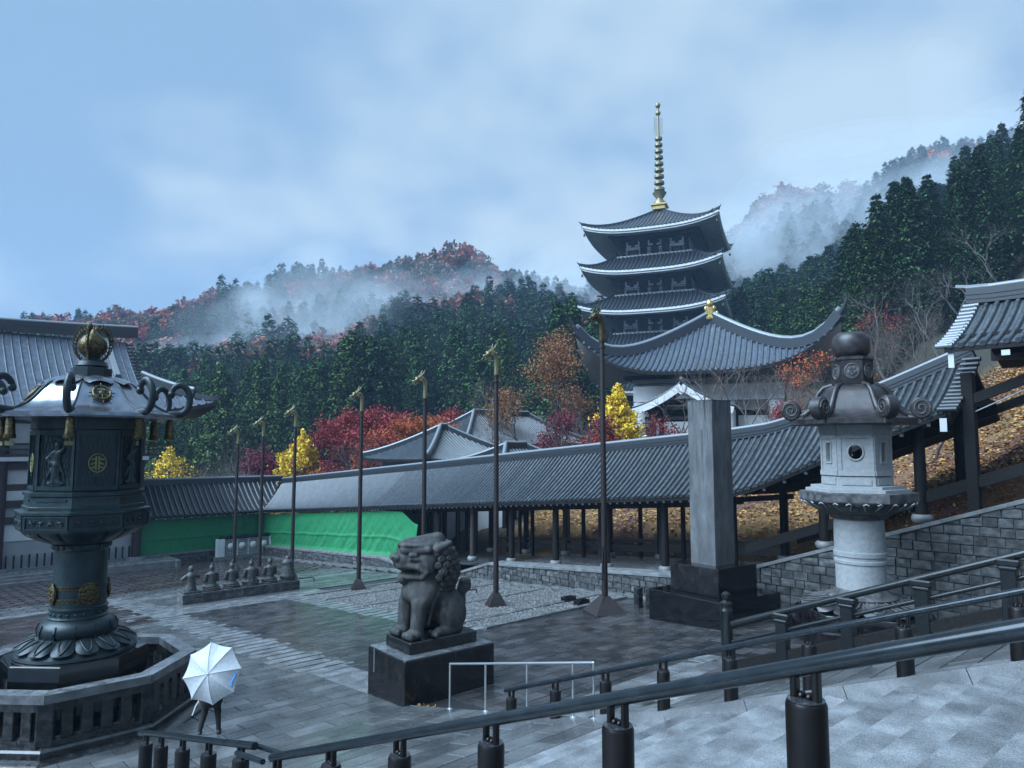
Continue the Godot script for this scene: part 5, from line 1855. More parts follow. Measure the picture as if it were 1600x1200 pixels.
# ---------------------------------------------------------------- the bronze lantern
func build_bronze_lantern() -> void:
	var T22 := deg_to_rad(22.5)
	var gy := flagy(17.2)
	var fn := thing("stone_fence", "octagonal dark stone fence with pale capping round the bronze lantern", "fence", gframe(17.1, 0.25, gy))
	var kb := MB.new()
	kb.lathe([Vector2(2.2, -0.2), Vector2(2.86, -0.2), Vector2(2.86, 0.16), Vector2(2.82, 0.2), Vector2(2.6, 0.24), Vector2(2.6, 0.36), Vector2(2.56, 0.4), Vector2(2.0, 0.4)], 8, Vector3.ZERO, true, T22)
	part("kerb", kb, M.fence_stone, fn)
	var R := 2.43
	for i in 8:
		var a := TAU * i / 8.0
		var bas := Basis(Vector3.UP, a)
		var ap := R * cos(T22)
		var half := R * sin(T22)
		var capm := MB.new()
		capm.xf = Transform3D(bas, Vector3.ZERO)
		var d := 0.17
		var ko := tan(T22)
		var o2 := (ap + 0.05)
		var i2 := (ap - 0.27)
		var A := [Vector3(-o2 * ko + 0.004, 0, o2), Vector3(o2 * ko - 0.004, 0, o2), Vector3(i2 * ko - 0.004, 0, i2), Vector3(-i2 * ko + 0.004, 0, i2)]
		var up := Vector3.UP * 1.39
		var dn := Vector3.UP * 1.22
		capm.quad(A[0] + up, A[1] + up, A[2] + up, A[3] + up, Vector3.UP)
		capm.quad(A[0] + dn, A[1] + dn, A[2] + dn, A[3] + dn, Vector3.DOWN)
		capm.quad(A[0] + dn, A[1] + dn, A[1] + up, A[0] + up, Vector3(0, 0, 1))
		capm.quad(A[3] + dn, A[2] + dn, A[2] + up, A[3] + up, Vector3(0, 0, -1))
		part("cap_rail", capm, M.fence_cap, fn)
		var top := MB.new()
		top.xf = orb(bas, Vector3(0, 0, ap - 0.12))
		top.box(Vector3(0, 1.14, 0), Vector3(half * 2.0 - 0.06, 0.16, 0.24))
		top.box(Vector3(0, 0.45, 0), Vector3(half * 2.0 - 0.06, 0.10, 0.24))
		part("fence_bar", top, M.fence_stone, fn)
		for j in 4:
			var s := MB.new()
			s.xf = orb(bas, Vector3(lerpf(-half + 0.40, half - 0.40, j / 3.0), 0.78, ap - 0.12))
			s.box(Vector3.ZERO, Vector3(0.21, 0.57, 0.16), Basis.IDENTITY, 0.012)
			part("slat", s, M.fence_stone, fn)
		var p := MB.new()
		p.xf = Transform3D(Basis(Vector3.UP, a + T22), Vector3.ZERO)
		p.box(Vector3(0, 0.81, R - 0.15), Vector3(0.30, 0.82, 0.27), Basis.IDENTITY, 0.02)
		part("corner_post", p, M.fence_stone, fn)

	var o := thing("bronze_lantern", "huge blue-black octagonal bronze lantern with gold emblem and flaming gold jewel", "lantern", gframe(17.1, 0.25, gy) * Transform3D(Basis.from_scale(Vector3(0.85, 1, 0.85)), Vector3.ZERO))
	var E := -gy       # local height of the eye
	var L := func(pr: Array) -> Array:
		var r := []
		for v in pr: r.append(Vector2(v[0], v[1] + E))
		return r
	var m := MB.new()
	m.lathe(L.call([[1.7, gy], [1.7, -4.58], [1.66, -4.52], [0.3, -4.50]]), 8, Vector3.ZERO, true, T22)
	part("plinth", m, M.plinth_dark, o)
	# lotus foot
	m = MB.new()
	m.lathe(L.call([[1.42, -4.505], [1.40, -4.45], [1.2, -4.36], [0.95, -4.22], [0.85, -4.15]]), 32)
	part("lotus_foot", m, M.bronze_dark, o)
	for i in 14:
		var a := TAU * i / 14.0
		m = MB.new()
		m.xf = Transform3D(Basis(Vector3.UP, a), Vector3(0, E, 0))
		var petal := func(u: float, v: float) -> Vector3:
			var w := (u - 0.5) * 2.0
			var wid := 0.27 * sqrt(maxf(1.0 - pow(maxf(v * 1.02 - 0.35, 0.0) / 0.67, 2.6), 0.0)) * lerpf(0.75, 1.15, v)
			return Vector3(w * wid, lerpf(-4.16, -4.44, v) + 0.085 * (1.0 - w * w) * sin(PI * minf(v * 0.85 + 0.15, 1.0)) + 0.06 * v * v, lerpf(0.86, 1.44, v))
		m.grid(8, 10, petal, Vector3.UP)
		var pts := []
		for k in 13:
			var q := -1.0 + k / 6.0
			var pv: Vector3 = petal.call(0.5 + q * 0.27, 0.90 - 0.72 * pow(absf(q), 2.4))
			pts.append(pv + Vector3.UP * 0.012)
		var rim := MB.new()
		rim.xf = m.xf
		rim.tube(pts, [0.02], 5)
		var pe := part("lotus_petal", m, M.bronze_dark, o)
		part("petal_scroll", rim, M.bronze_dark, pe)
	m = MB.new()
	m.lathe(L.call([[0.80, -4.2], [0.90, -4.12], [0.92, -3.98], [0.86, -3.86], [0.74, -3.80], [0.66, -3.76]]), 36)
	part("foot_ring", m, M.bronze_dark, o)
	for i in 12:
		m = MB.new()
		m.xf = Transform3D(Basis(Vector3.UP, TAU * (i + 0.5) / 12.0), Vector3(0, E, 0))
		m.bar([Vector3(0, -4.14, 0.915), Vector3(0, -3.98, 0.935), Vector3(0, -3.86, 0.875)], 0.03, 0.03)
		part("ring_groove", m, M.bronze, o)
	# shaft
	m = MB.new()
	m.lathe(L.call([[0.70, -3.80], [0.71, -3.75], [0.66, -3.72], [0.655, -3.60], [0.69, -3.58], [0.69, -3.54], [0.64, -3.52], [0.625, -2.9], [0.62, -2.3], [0.66, -2.26], [0.68, -2.16], [0.64, -2.12]]), 48)
	part("shaft", m, M.bronze, o)
	for i in 22:
		m = MB.new()
		var a := TAU * i / 22.0
		m.ball(Vector3(sin(a) * 0.665, E - 3.66, cos(a) * 0.665), Vector3.ONE * 0.035, 8, 6)
		part("stud", m, M.bronze, o)
		m = MB.new()
		m.ball(Vector3(sin(a) * 0.66, E - 2.2, cos(a) * 0.66), Vector3(0.055, 0.06, 0.055), 8, 6)
		part("stud", m, M.bronze, o)
	for y in [-3.09, -3.36]:
		for k in 2:
			m = MB.new()
			m.lathe([Vector2(0.63, -0.018), Vector2(0.652, -0.012), Vector2(0.652, 0.012), Vector2(0.63, 0.018)], 40, Vector3(0, E + y + (0.028 if k == 0 else -0.028), 0))
			part("gilt_band", m, M.gold, o)
	for a in [-1.45, 0.12, 1.7]:
		m = MB.new()
		m.xf = Transform3D(Basis(Vector3.UP, a), Vector3(0, E - 3.225, 0.0)) * Transform3D(Basis(Vector3.RIGHT, PI / 2.0), Vector3(0, 0, 0.66))
		m.lathe([Vector2(0.245, -0.03), Vector2(0.25, 0.015), Vector2(0.225, 0.03), Vector2(0.20, 0.022), Vector2(0.19, 0.03), Vector2(0.06, 0.045), Vector2(0.0, 0.045)], 28)
		for k in 8:
			m.ball(Vector3(sin(k * TAU / 8.0) * 0.12, 0.035, cos(k * TAU / 8.0) * 0.12), Vector3(0.05, 0.02, 0.035), 8, 5)
		part("medallion", m, M.gold, o)
	# bowl and tray
	m = MB.new()
	m.lathe(L.call([[0.62, -2.14], [0.78, -2.12], [1.0, -2.02], [1.22, -1.90], [1.36, -1.78]]), 40)
	part("bowl", m, M.bronze_dark, o)
	for i in 16:
		m = MB.new()
		m.xf = Transform3D(Basis(Vector3.UP, TAU * i / 16.0), Vector3(0, E, 0))
		m.grid(6, 6, func(u: float, v: float): return Vector3((u - 0.5) * lerpf(0.24, 0.50, v), lerpf(-2.1, -1.80, v) , lerpf(0.80, 1.36, sin(v * 1.5)) + 0.05 * sin(u * PI)), Vector3(0, -0.5, 1))
		part("bowl_petal", m, M.bronze_dark, o)
	m = MB.new()
	m.lathe(L.call([[1.0, -1.84], [1.56, -1.80], [1.58, -1.76], [1.58, -1.45], [1.62, -1.43], [1.62, -1.38], [1.56, -1.36], [1.2, -1.33]]), 8, Vector3.ZERO, true, T22)
	part("tray", m, M.bronze, o)
	for i in 8:
		var bas := Basis(Vector3.UP, TAU * i / 8.0)
		m = MB.new()
		m.xf = orb(bas, Vector3(0, E - 1.60, 1.58 * cos(T22) + 0.005))
		for sg in [-1.0, 1.0]:
			m.box(Vector3(sg * 0.55, 0, 0), Vector3(0.06, 0.30, 0.04))
			m.box(Vector3(0, sg * 0.13, 0), Vector3(1.04, 0.04, 0.04))
		part("tray_frame", m, M.bronze, o)
		m = MB.new()
		m.xf = orb(bas, Vector3(0, E - 1.60, 1.58 * cos(T22) + 0.004))
		for k in 4:
			var pts := []
			for j in 9: pts.append(Vector3(-0.42 + k * 0.24 + j * 0.02, 0.05 * sin(j * 0.9 + k * 2.0), 0.012))
			m.tube(pts, [0.022, 0.016], 5)
			m.ball(Vector3(-0.38 + k * 0.25, 0.03 * sin(k * 3.0), 0.01), Vector3(0.06, 0.035, 0.02), 8, 5)
		part("tray_relief", m, M.bronze_dark, o)
	# fire box
	m = MB.new()
	m.lathe(L.call([[1.46, -1.36], [1.46, -1.28], [1.42, -1.26], [1.40, -1.06], [1.45, -1.04], [1.45, -0.97], [1.36, -0.95], [1.30, -0.93], [1.30, 0.40], [1.36, 0.42], [1.36, 0.62], [1.5, 0.66]]), 8, Vector3.ZERO, true, T22)
	part("fire_box", m, M.bronze, o)
	for i in 8:
		var bas := Basis(Vector3.UP, TAU * i / 8.0)
		var ap := 1.30 * cos(T22)
		m = MB.new()
		m.xf = orb(bas, Vector3(0, E - 0.27, ap))
		for sg in [-1.0, 1.0]:
			m.box(Vector3(sg * 0.47, 0, 0.02), Vector3(0.07, 1.30, 0.07))
			m.box(Vector3(0, sg * 0.60, 0.018), Vector3(0.87, 0.09, 0.06))
		m.box(Vector3(0, -0.86, 0.10), Vector3(0.80, 0.05, 0.05))
		part("panel_frame", m, M.bronze, o)
		# pierced diamond mesh on the panel
		m = MB.new()
		m.xf = orb(bas, Vector3(0, E - 0.27, ap + 0.008))
		for k in 9:
			var x := -0.42 + k * 0.105
			m.bar([Vector3(maxf(x - 0.18, -0.43), -0.54, 0), Vector3(minf(x + 0.18, 0.43), 0.54, 0)], 0.012, 0.012)
			m.bar([Vector3(minf(x + 0.18, 0.43), -0.54, 0.002), Vector3(maxf(x - 0.18, -0.43), 0.54, 0.002)], 0.012, 0.012)
		part("panel_mesh", m, M.bronze_dark, o)
		if i % 2 == 1:
			# standing heavenly figure in relief
			m = MB.new()
			m.xf = orb(bas, Vector3(0, E - 0.27, ap + 0.02))
			var fig := [cap(Vector3(-0.02, -0.44, 0), Vector3(0.03, -0.12, 0), 0.075, 0.09), cap(Vector3(0.1, -0.43, 0), Vector3(0.04, -0.1, 0), 0.05, 0.075), egg(Vector3(0.02, 0.06, 0.0), Vector3(0.12, 0.19, 0.07)), egg(Vector3(0.05, 0.32, 0.01), Vector3(0.075, 0.095, 0.07)), cap(Vector3(-0.06, 0.16, 0.02), Vector3(-0.2, 0.03, 0.03), 0.045, 0.035), cap(Vector3(-0.2, 0.03, 0.03), Vector3(-0.1, -0.06, 0.05), 0.035, 0.03), cap(Vector3(0.12, 0.16, 0.02), Vector3(0.22, 0.26, 0.03), 0.045, 0.03), egg(Vector3(0.02, -0.5, 0), Vector3(0.24, 0.07, 0.06)), cap(Vector3(-0.1, -0.2, 0.0), Vector3(-0.22, -0.4, 0.0), 0.04, 0.02), cap(Vector3(0.12, -0.1, 0.0), Vector3(0.26, -0.36, 0.0), 0.04, 0.02), cap(Vector3(-0.12, 0.42, 0), Vector3(0.02, 0.5, 0), 0.02, 0.02), cap(Vector3(0.02, 0.5, 0), Vector3(0.2, 0.38, 0), 0.02, 0.02)]
			solid(m, fig, 0.022)
			part("relief_figure", m, M.bronze, o)
		else:
			# double doors with the round crest: ring, two posts with three strokes each
			m = MB.new()
			m.xf = orb(bas, Vector3(0, E - 0.27, ap + 0.02))
			m.bar([Vector3(0, -0.55, 0.0), Vector3(0, 0.55, 0.0)], 0.02, 0.03)
			m.box(Vector3(0.0, -0.32, 0.01), Vector3(0.2, 0.05, 0.03))
			part("door_seam", m, M.bronze, o)
			m = MB.new()
			m.xf = orb(bas, Vector3(0.0, E - 0.27 - 0.06, ap + 0.04))
			var ring := []
			for k in 33: ring.append(Vector3(sin(k * TAU / 32.0) * 0.20, cos(k * TAU / 32.0) * 0.20, 0))
			m.tube(ring, [0.016], 6, false)
			for sg in [-1.0, 1.0]:
				m.box(Vector3(sg * 0.036, 0, 0), Vector3(0.042, 0.30, 0.02))
				for y in [0.085, 0.0, -0.085]:
					m.bar([Vector3(sg * 0.055, y + 0.01, 0), Vector3(sg * 0.15, y - 0.03 * (1.0 if y <= 0.0 else 0.3), 0)], 0.02, 0.034)
			part("crest", m, M.gilt_dark, o)
	# roof
	m = MB.new()
	m.lathe(L.call([[1.3, 0.60], [1.75, 0.66], [2.2, 0.66], [2.24, 0.70], [2.24, 0.77], [2.12, 0.80], [1.88, 0.86], [1.66, 0.96], [1.48, 1.10], [1.32, 1.26], [1.14, 1.41], [0.98, 1.50]]), 8, Vector3.ZERO, true, T22)
	part("roof", m, M.bronze_roof, o)
	for i in 8:
		var bas := Basis(Vector3.UP, TAU * (i + 0.5) / 8.0)
		m = MB.new()
		m.xf = orb(bas, Vector3(0, E, 0))
		m.tube([Vector3(0, 1.47, 1.0), Vector3(0, 1.42, 1.14), Vector3(0, 1.27, 1.32), Vector3(0, 1.11, 1.48), Vector3(0, 0.97, 1.66), Vector3(0, 0.87, 1.88), Vector3(0, 0.83, 2.12)], [0.028], 6)
		part("roof_rib", m, M.bronze_dark, o)
		m = MB.new()
		m.xf = orb(bas, Vector3(0, E, 0))
		var pts := []
		var rad := []
		for k in 17:
			var a := lerpf(-PI * 0.5, PI * 0.86, k / 16.0)
			pts.append(Vector3(0, 1.16 + 0.35 * sin(a), 2.24 + 0.26 * cos(a)))
			rad.append(lerpf(0.095, 0.075, k / 16.0))
		pts.push_front(Vector3(0, 0.79, 1.95))
		rad.push_front(0.09)
		m.tube(pts, rad, 10)
		m.ball(pts[-1] + Vector3(0, -0.03, 0.01), Vector3(0.10, 0.10, 0.10), 10, 7)
		part("roof_curl", m, M.bronze_dark, o)
		m = MB.new()
		m.xf = orb(bas, Vector3(0, E + 0.24, 2.0))
		m.lathe([Vector2(0.0, -0.04), Vector2(0.125, -0.04), Vector2(0.14, -0.01), Vector2(0.112, 0.08), Vector2(0.10, 0.34), Vector2(0.075, 0.42), Vector2(0.03, 0.44), Vector2(0.02, 0.55), Vector2(0.0, 0.55)], 14)
		part("hanging_bell", m, M.gold, o)
		m = MB.new()
		m.xf = orb(bas, Vector3(0, E + 0.16, 2.0))
		m.tube([Vector3(0, 0.08, 0), Vector3(0, -0.02, 0)], [0.012], 5)
		m.box(Vector3(0, -0.06, 0), Vector3(0.2, 0.09, 0.012), Basis(Vector3.UP, 0.7))
		part("bell_clapper", m, M.gilt_dark, o)
		# lotus collar
		m = MB.new()
		m.xf = Transform3D(Basis(Vector3.UP, TAU * i / 8.0), Vector3(0, E, 0))
		m.grid(8, 6, func(u: float, v: float): return Vector3((u - 0.5) * 2.0 * lerpf(0.2, 0.44, v) * sqrt(maxf(1.0 - pow(maxf(v - 0.5, 0.0) * 1.7, 2.5), 0.1)), lerpf(1.60, 1.44, v * v) + 0.06 * (1.0 - pow(u * 2.0 - 1.0, 2.0)), lerpf(0.5, 1.10, v)), Vector3.UP)
		part("collar_petal", m, M.bronze_roof, o)
	# wheels of the law on every second face
	for i in 4:
		var mid := Vector3(0, E + 1.18, 1.30)
		var tilt := Basis(Vector3.UP, TAU * i / 4.0) * Basis(Vector3.RIGHT, -0.75)
		m = MB.new()
		m.xf = Transform3D(tilt, Basis(Vector3.UP, TAU * i / 4.0) * mid)
		var ring := []
		for k in 29: ring.append(Vector3(sin(k * TAU / 28.0) * 0.20, cos(k * TAU / 28.0) * 0.20, 0.05))
		m.tube(ring, [0.034], 7, false)
		for k in 8:
			var d := Vector3(sin(k * TAU / 8.0), cos(k * TAU / 8.0), 0)
			m.tube([d * 0.05 + Vector3(0, 0, 0.05), d * 0.30 + Vector3(0, 0, 0.05)], [0.02, 0.012], 6)
		m.ball(Vector3(0, 0, 0.05), Vector3(0.075, 0.075, 0.04), 10, 6)
		part("wheel_of_law", m, M.gold, o)
	# neck, cup, jewel and its flames
	m = MB.new()
	m.lathe(L.call([[0.55, 1.58], [0.50, 1.62], [0.50, 1.84], [0.44, 1.86], [0.36, 1.86]]), 8, Vector3.ZERO, true, T22)
	part("neck", m, M.bronze_dark, o)
	m = MB.new()
	m.lathe(L.call([[0.36, 1.85], [0.40, 1.90], [0.36, 2.00], [0.26, 2.04], [0.20, 2.10], [0.22, 2.16], [0.10, 2.18]]), 24)
	part("cup", m, M.bronze_dark, o)
	m = MB.new()
	m.lathe(L.call([[0.0, 2.10], [0.16, 2.12], [0.30, 2.20], [0.365, 2.34], [0.345, 2.48], [0.24, 2.60], [0.10, 2.68], [0.03, 2.78], [0.0, 2.84]]), 28)
	part("jewel", m, M.gold, o)
	for i in 4:
		m = MB.new()
		m.xf = Transform3D(Basis(Vector3.UP, TAU * (i + 0.5) / 4.0 + 0.3), Vector3(0, E, 0))
		for k in 13:
			var a := lerpf(-1.25, 1.35, k / 12.0)
			var p := Vector3(0, 2.38 + 0.40 * sin(a), 0.10 + 0.34 * cos(a))
			m.tube([p, p + Vector3(0.015, 0.05, 0.05), p + Vector3(0.0, 0.13, 0.06)], [0.026, 0.022, 0.006], 6)
			m.tube([p, p + Vector3(-0.05, 0.07, 0.0), p + Vector3(-0.06, 0.13, -0.02)], [0.016, 0.014, 0.004], 5)
		var arc := []
		for k in 15:
			var a := lerpf(-1.35, 1.5, k / 14.0)
			arc.append(Vector3(0, 2.38 + 0.40 * sin(a), 0.08 + 0.34 * cos(a)))
		m.tube(arc, [0.02], 6)
		part("flame", m, M.gold, o)

# ---------------------------------------------------------------- the stone lantern
func build_stone_lantern() -> void:
	var T30 := PI / 6.0
	var gy := -5.45
	var o := thing("stone_lantern", "tall hexagonal stone lantern with scrolled brown roof and round window", "lantern", Transform3D(Basis(Vector3.UP, deg_to_rad(-26.0)).scaled_local(Vector3(0.9, 1, 0.9)), Vector3(10.12, gy + EY, -21.0)))
	var E := -gy
	var L := func(pr: Array) -> Array:
		var r := []
		for v in pr: r.append(Vector2(v[0], v[1] + E))
		return r
	var m := MB.new()
	m.lathe(L.call([[2.25, gy - 0.3], [2.25, -5.05], [2.2, -5.0], [2.02, -5.0], [2.02, -4.66], [1.98, -4.60], [0.4, -4.58]]), 6, Vector3.ZERO, true, T30)
	part("plinth", m, M.plinth_stained, o)
	for i in 12:
		m = MB.new()
		m.xf = Transform3D(Basis(Vector3.UP, TAU * (i + 0.5) / 12.0), Vector3(0, E, 0))
		var petal := func(u: float, v: float) -> Vector3:
			var w := (u - 0.5) * 2.0
			var wid := lerpf(0.20, 0.52, v) * sqrt(maxf(1.0 - pow(maxf(v - 0.45, 0.0) / 0.56, 3.0), 0.02))
			return Vector3(w * wid, lerpf(-4.28, -4.52, v) + 0.10 * (1.0 - w * w) * (0.3 + v) - 0.05 * v * v, lerpf(0.75, 1.86, v))
		m.grid(10, 10, petal, Vector3.UP)
		var pe := part("lotus_petal", m, M.lantern_dark if i % 3 != 0 else M.lantern_tray, o)
		var rim := MB.new()
		rim.xf = m.xf
		for rr in [0.42, 0.26]:
			var pts := []
			for k in 13:
				var q := -1.0 + k / 6.0
				var pv: Vector3 = petal.call(0.5 + q * rr, (0.55 + rr) * (1.0 - 0.75 * pow(absf(q), 2.6)))
				pts.append(pv + Vector3.UP * 0.02)
			rim.tube(pts, [0.024], 5)
		part("petal_scroll", rim, M.lantern_tray, pe)
	m = MB.new()
	m.lathe(L.call([[1.02, -4.32], [1.06, -4.24], [1.0, -4.18], [0.9, -4.16], [0.84, -4.10], [0.76, -4.02]]), 36)
	part("foot_ring", m, M.lantern_tray, o)
	m = MB.new()
	m.lathe(L.call([[0.75, -4.08], [0.745, -3.32], [0.78, -3.30], [0.785, -3.22], [0.755, -3.20], [0.755, -3.12], [0.79, -3.10], [0.795, -2.98], [0.76, -2.96], [0.755, -2.4], [0.74, -2.02]]), 48)
	part("shaft", m, M.lantern_stone, o)
	m = MB.new()
	m.lathe(L.call([[0.74, -2.05], [0.84, -2.03], [0.88, -1.96], [0.98, -1.93], [1.0, -1.86]]), 40)
	part("shaft_collar", m, M.lantern_tray, o)
	m = MB.new()
	m.lathe(L.call([[0.95, -1.90], [1.25, -1.80], [1.50, -1.66], [1.60, -1.56], [1.62, -1.50]]), 36)
	part("bowl", m, M.lantern_tray, o)
	for i in 12:
		m = MB.new()
		m.xf = Transform3D(Basis(Vector3.UP, TAU * (i + 0.5) / 12.0), Vector3(0, E, 0))
		m.grid(8, 8, func(u: float, v: float): return Vector3((u - 0.5) * 2.0 * lerpf(0.16, 0.38, v) * (1.0 - 0.25 * pow(maxf(v - 0.7, 0.0) / 0.3, 2.0)), lerpf(-1.87, -1.53, v), lerpf(1.0, 1.62, pow(v, 0.85)) + 0.05 * sin(u * PI) + 0.02), Vector3(0, -0.5, 1))
		var bp := part("bowl_petal", m, M.lantern_tray, o)
		var sc := MB.new()
		sc.xf = m.xf
		for sg in [-1.0, 1.0]:
			sc.tube([Vector3(sg * 0.10, -1.80, 1.18), Vector3(sg * 0.20, -1.66, 1.50), Vector3(sg * 0.27, -1.57, 1.64), Vector3(sg * 0.2, -1.54, 1.69), Vector3(sg * 0.12, -1.58, 1.67)], [0.022], 5)
		part("petal_scroll", sc, M.lantern_stone, bp)
	m = MB.new()
	m.lathe(L.call([[1.5, -1.54], [1.74, -1.54], [1.76, -1.52], [1.76, -1.28], [1.74, -1.26], [1.2, -1.25]]), 6, Vector3.ZERO, true, T30)
	part("tray", m, M.lantern_tray, o)
	m = MB.new()
	m.lathe(L.call([[1.3, -1.26], [1.56, -1.26], [1.56, -1.17], [1.40, -1.165], [1.40, -1.08], [1.0, -1.075]]), 6, Vector3.ZERO, true, T30)
	part("tray_step", m, M.lantern_stone, o)
	# fire box, six panels; round and square windows
	var ap := 1.04 * cos(T30)
	for i in 6:
		var bas := Basis(Vector3.UP, TAU * i / 6.0)
		var X := orb(bas, Vector3(0, E, ap))
		m = MB.new()
		m.xf = X
		var hw := 1.04 * 0.5
		# panel with a hole: ring of quads between the hole and the panel's edge
		var n := 32
		for k in n:
			var a0 := TAU * k / n
			var a1 := TAU * (k + 1) / n
			var hole := func(a: float) -> Vector2:
				if i % 2 == 0: return Vector2(sin(a), cos(a)) * 0.20 + Vector2(0, -0.12)
				var d := Vector2(sin(a), cos(a))
				return d / maxf(absf(d.x) / 0.13, absf(d.y) / 0.27) + Vector2(0, -0.12)
			var edge := func(a: float) -> Vector2:
				var d := Vector2(sin(a), cos(a))
				var c := Vector2(0, -0.12)
				var t1 := (hw if d.x > 0 else -hw) / d.x if absf(d.x) > 1e-6 else 1e9
				var t2 := ((0.40 + 0.12) if d.y > 0 else (-0.80 + 0.12)) / d.y if absf(d.y) > 1e-6 else 1e9
				return c + d * minf(t1, t2)
			var h0: Vector2 = hole.call(a0); var h1: Vector2 = hole.call(a1)
			var e0: Vector2 = edge.call(a0); var e1: Vector2 = edge.call(a1)
			m.quad(Vector3(h0.x, h0.y, 0), Vector3(h1.x, h1.y, 0), Vector3(e1.x, e1.y, 0), Vector3(e0.x, e0.y, 0), Vector3(0, 0, 1))
			m.quad(Vector3(h0.x, h0.y, 0), Vector3(h1.x, h1.y, 0), Vector3(h1.x, h1.y, -0.16), Vector3(h0.x, h0.y, -0.16), Vector3(-h0.x, -0.12 - h0.y, 0))
			m.quad(Vector3(h0.x, h0.y, -0.16), Vector3(h1.x, h1.y, -0.16), Vector3(e1.x * 0.82, e1.y, -0.16), Vector3(e0.x * 0.82, e0.y, -0.16), Vector3(0, 0, -1))
		part("fire_box_panel", m, M.lantern_stone, o)
		m = MB.new()
		m.xf = X
		m.box(Vector3(0, 0.33, 0.012), Vector3(1.01, 0.11, 0.05))
		m.box(Vector3(0, -0.72, 0.018), Vector3(1.03, 0.14, 0.07))
		m.box(Vector3(-0.46, -0.2, 0.008), Vector3(0.10, 0.96, 0.035))
		m.box(Vector3(0.46, -0.2, 0.008), Vector3(0.10, 0.96, 0.035))
		m.box(Vector3(0, -0.95, 0.03), Vector3(0.84, 0.20, 0.04))
		m.box(Vector3(0, 0.53, 0.02), Vector3(1.02, 0.26, 0.06))
		part("panel_frame", m, M.lantern_stone, o)
		m = MB.new()
		m.xf = X
		if i % 2 == 0:
			var ring := []
			for k in 33: ring.append(Vector3(sin(k * TAU / 32.0) * 0.225, cos(k * TAU / 32.0) * 0.225 - 0.12, 0.01))
			m.tube(ring, [0.032], 6, false)
		else:
			for sg in [-1.0, 1.0]:
				m.box(Vector3(sg * 0.16, -0.12, 0.01), Vector3(0.05, 0.64, 0.05))
				m.box(Vector3(0, -0.12 + sg * 0.30, 0.01), Vector3(0.27, 0.05, 0.05))
		part("window_frame", m, M.lantern_stone, o)
	m = MB.new()
	m.lathe(L.call([[1.06, -1.09], [1.06, -0.82], [0.9, -0.80]]), 6, Vector3.ZERO, true, T30)
	m.lathe(L.call([[0.9, 0.40], [1.05, 0.41], [1.05, 0.70], [0.9, 0.70]]), 6, Vector3.ZERO, true, T30)
	part("fire_box_base", m, M.lantern_stone, o)
	# roof
	m = MB.new()
	m.lathe(L.call([[1.0, 0.66], [1.88, 0.67], [1.90, 0.69], [1.90, 0.84], [1.86, 0.86], [1.0, 0.87]]), 6, Vector3.ZERO, true, T30)
	part("eave_slab", m, M.lantern_dark, o)
	m = MB.new()
	m.lathe(L.call([[1.84, 0.86], [1.62, 0.89], [1.42, 0.98], [1.26, 1.14], [1.14, 1.36], [1.02, 1.60], [0.88, 1.76], [0.70, 1.84], [0.4, 1.87]]), 6, Vector3.ZERO, true, T30)
	part("roof", m, M.lantern_dark, o)
	for i in 6:
		var bas := Basis(Vector3.UP, TAU * (i + 0.5) / 6.0)
		m = MB.new()
		m.xf = orb(bas, Vector3(0, E, 0))
		m.tube([Vector3(0, 1.86, 0.62), Vector3(0, 1.79, 0.88), Vector3(0, 1.63, 1.04), Vector3(0, 1.38, 1.17), Vector3(0, 1.15, 1.30), Vector3(0, 1.0, 1.48), Vector3(0, 0.93, 1.70), Vector3(0, 0.92, 1.86)], [0.07, 0.08, 0.085, 0.09, 0.10, 0.13, 0.16, 0.16], 8)
		part("roof_rib", m, M.lantern_dark, o)
		# scroll: a short drum with a spiral on both faces
		m = MB.new()
		m.xf = orb(bas, Vector3(0, E + 1.13, 1.92))
		m.lathe([Vector2(0.0, -0.19), Vector2(0.27, -0.19), Vector2(0.31, -0.15), Vector2(0.31, 0.15), Vector2(0.27, 0.19), Vector2(0.0, 0.19)], 22, Vector3.ZERO, false, 0.0, Basis(Vector3(0, 0, 1), PI / 2.0))
		m.tube([Vector3(0, -0.3, -0.34), Vector3(0, -0.24, -0.12), Vector3(0, -0.22, 0.05)], [0.17, 0.16, 0.1], 8)
		var scr := part("roof_scroll", m, M.lantern_dark, o)
		m = MB.new()
		m.xf = orb(bas, Vector3(0, E + 1.13, 1.92))
		for sg in [-1.0, 1.0]:
			m = MB.new()
			m.xf = orb(bas, Vector3(0, E + 1.13, 1.92))
			var pts := []
			for k in 26:
				var a := k * 0.42
				var r := 0.255 - k * 0.0085
				pts.append(Vector3(sg * 0.195, sin(a) * r, cos(a) * r))
			m.tube(pts, [0.026], 5)
			part("scroll_spiral", m, M.lantern_tray, scr)
		m = MB.new()
		m.xf = orb(bas, Vector3(0, E + 0.76, 1.84))
		m.box(Vector3.ZERO, Vector3(0.30, 0.20, 0.18), Basis.IDENTITY, 0.03)
		part("corner_block", m, M.lantern_dark, o)
	# neck with round crests, and the jewel
	m = MB.new()
	m.lathe(L.call([[0.60, 1.84], [0.62, 1.88], [0.62, 2.56], [0.66, 2.58], [0.66, 2.64], [0.50, 2.70], [0.40, 2.72]]), 6, Vector3.ZERO, true, T30)
	part("neck", m, M.lantern_dark, o)
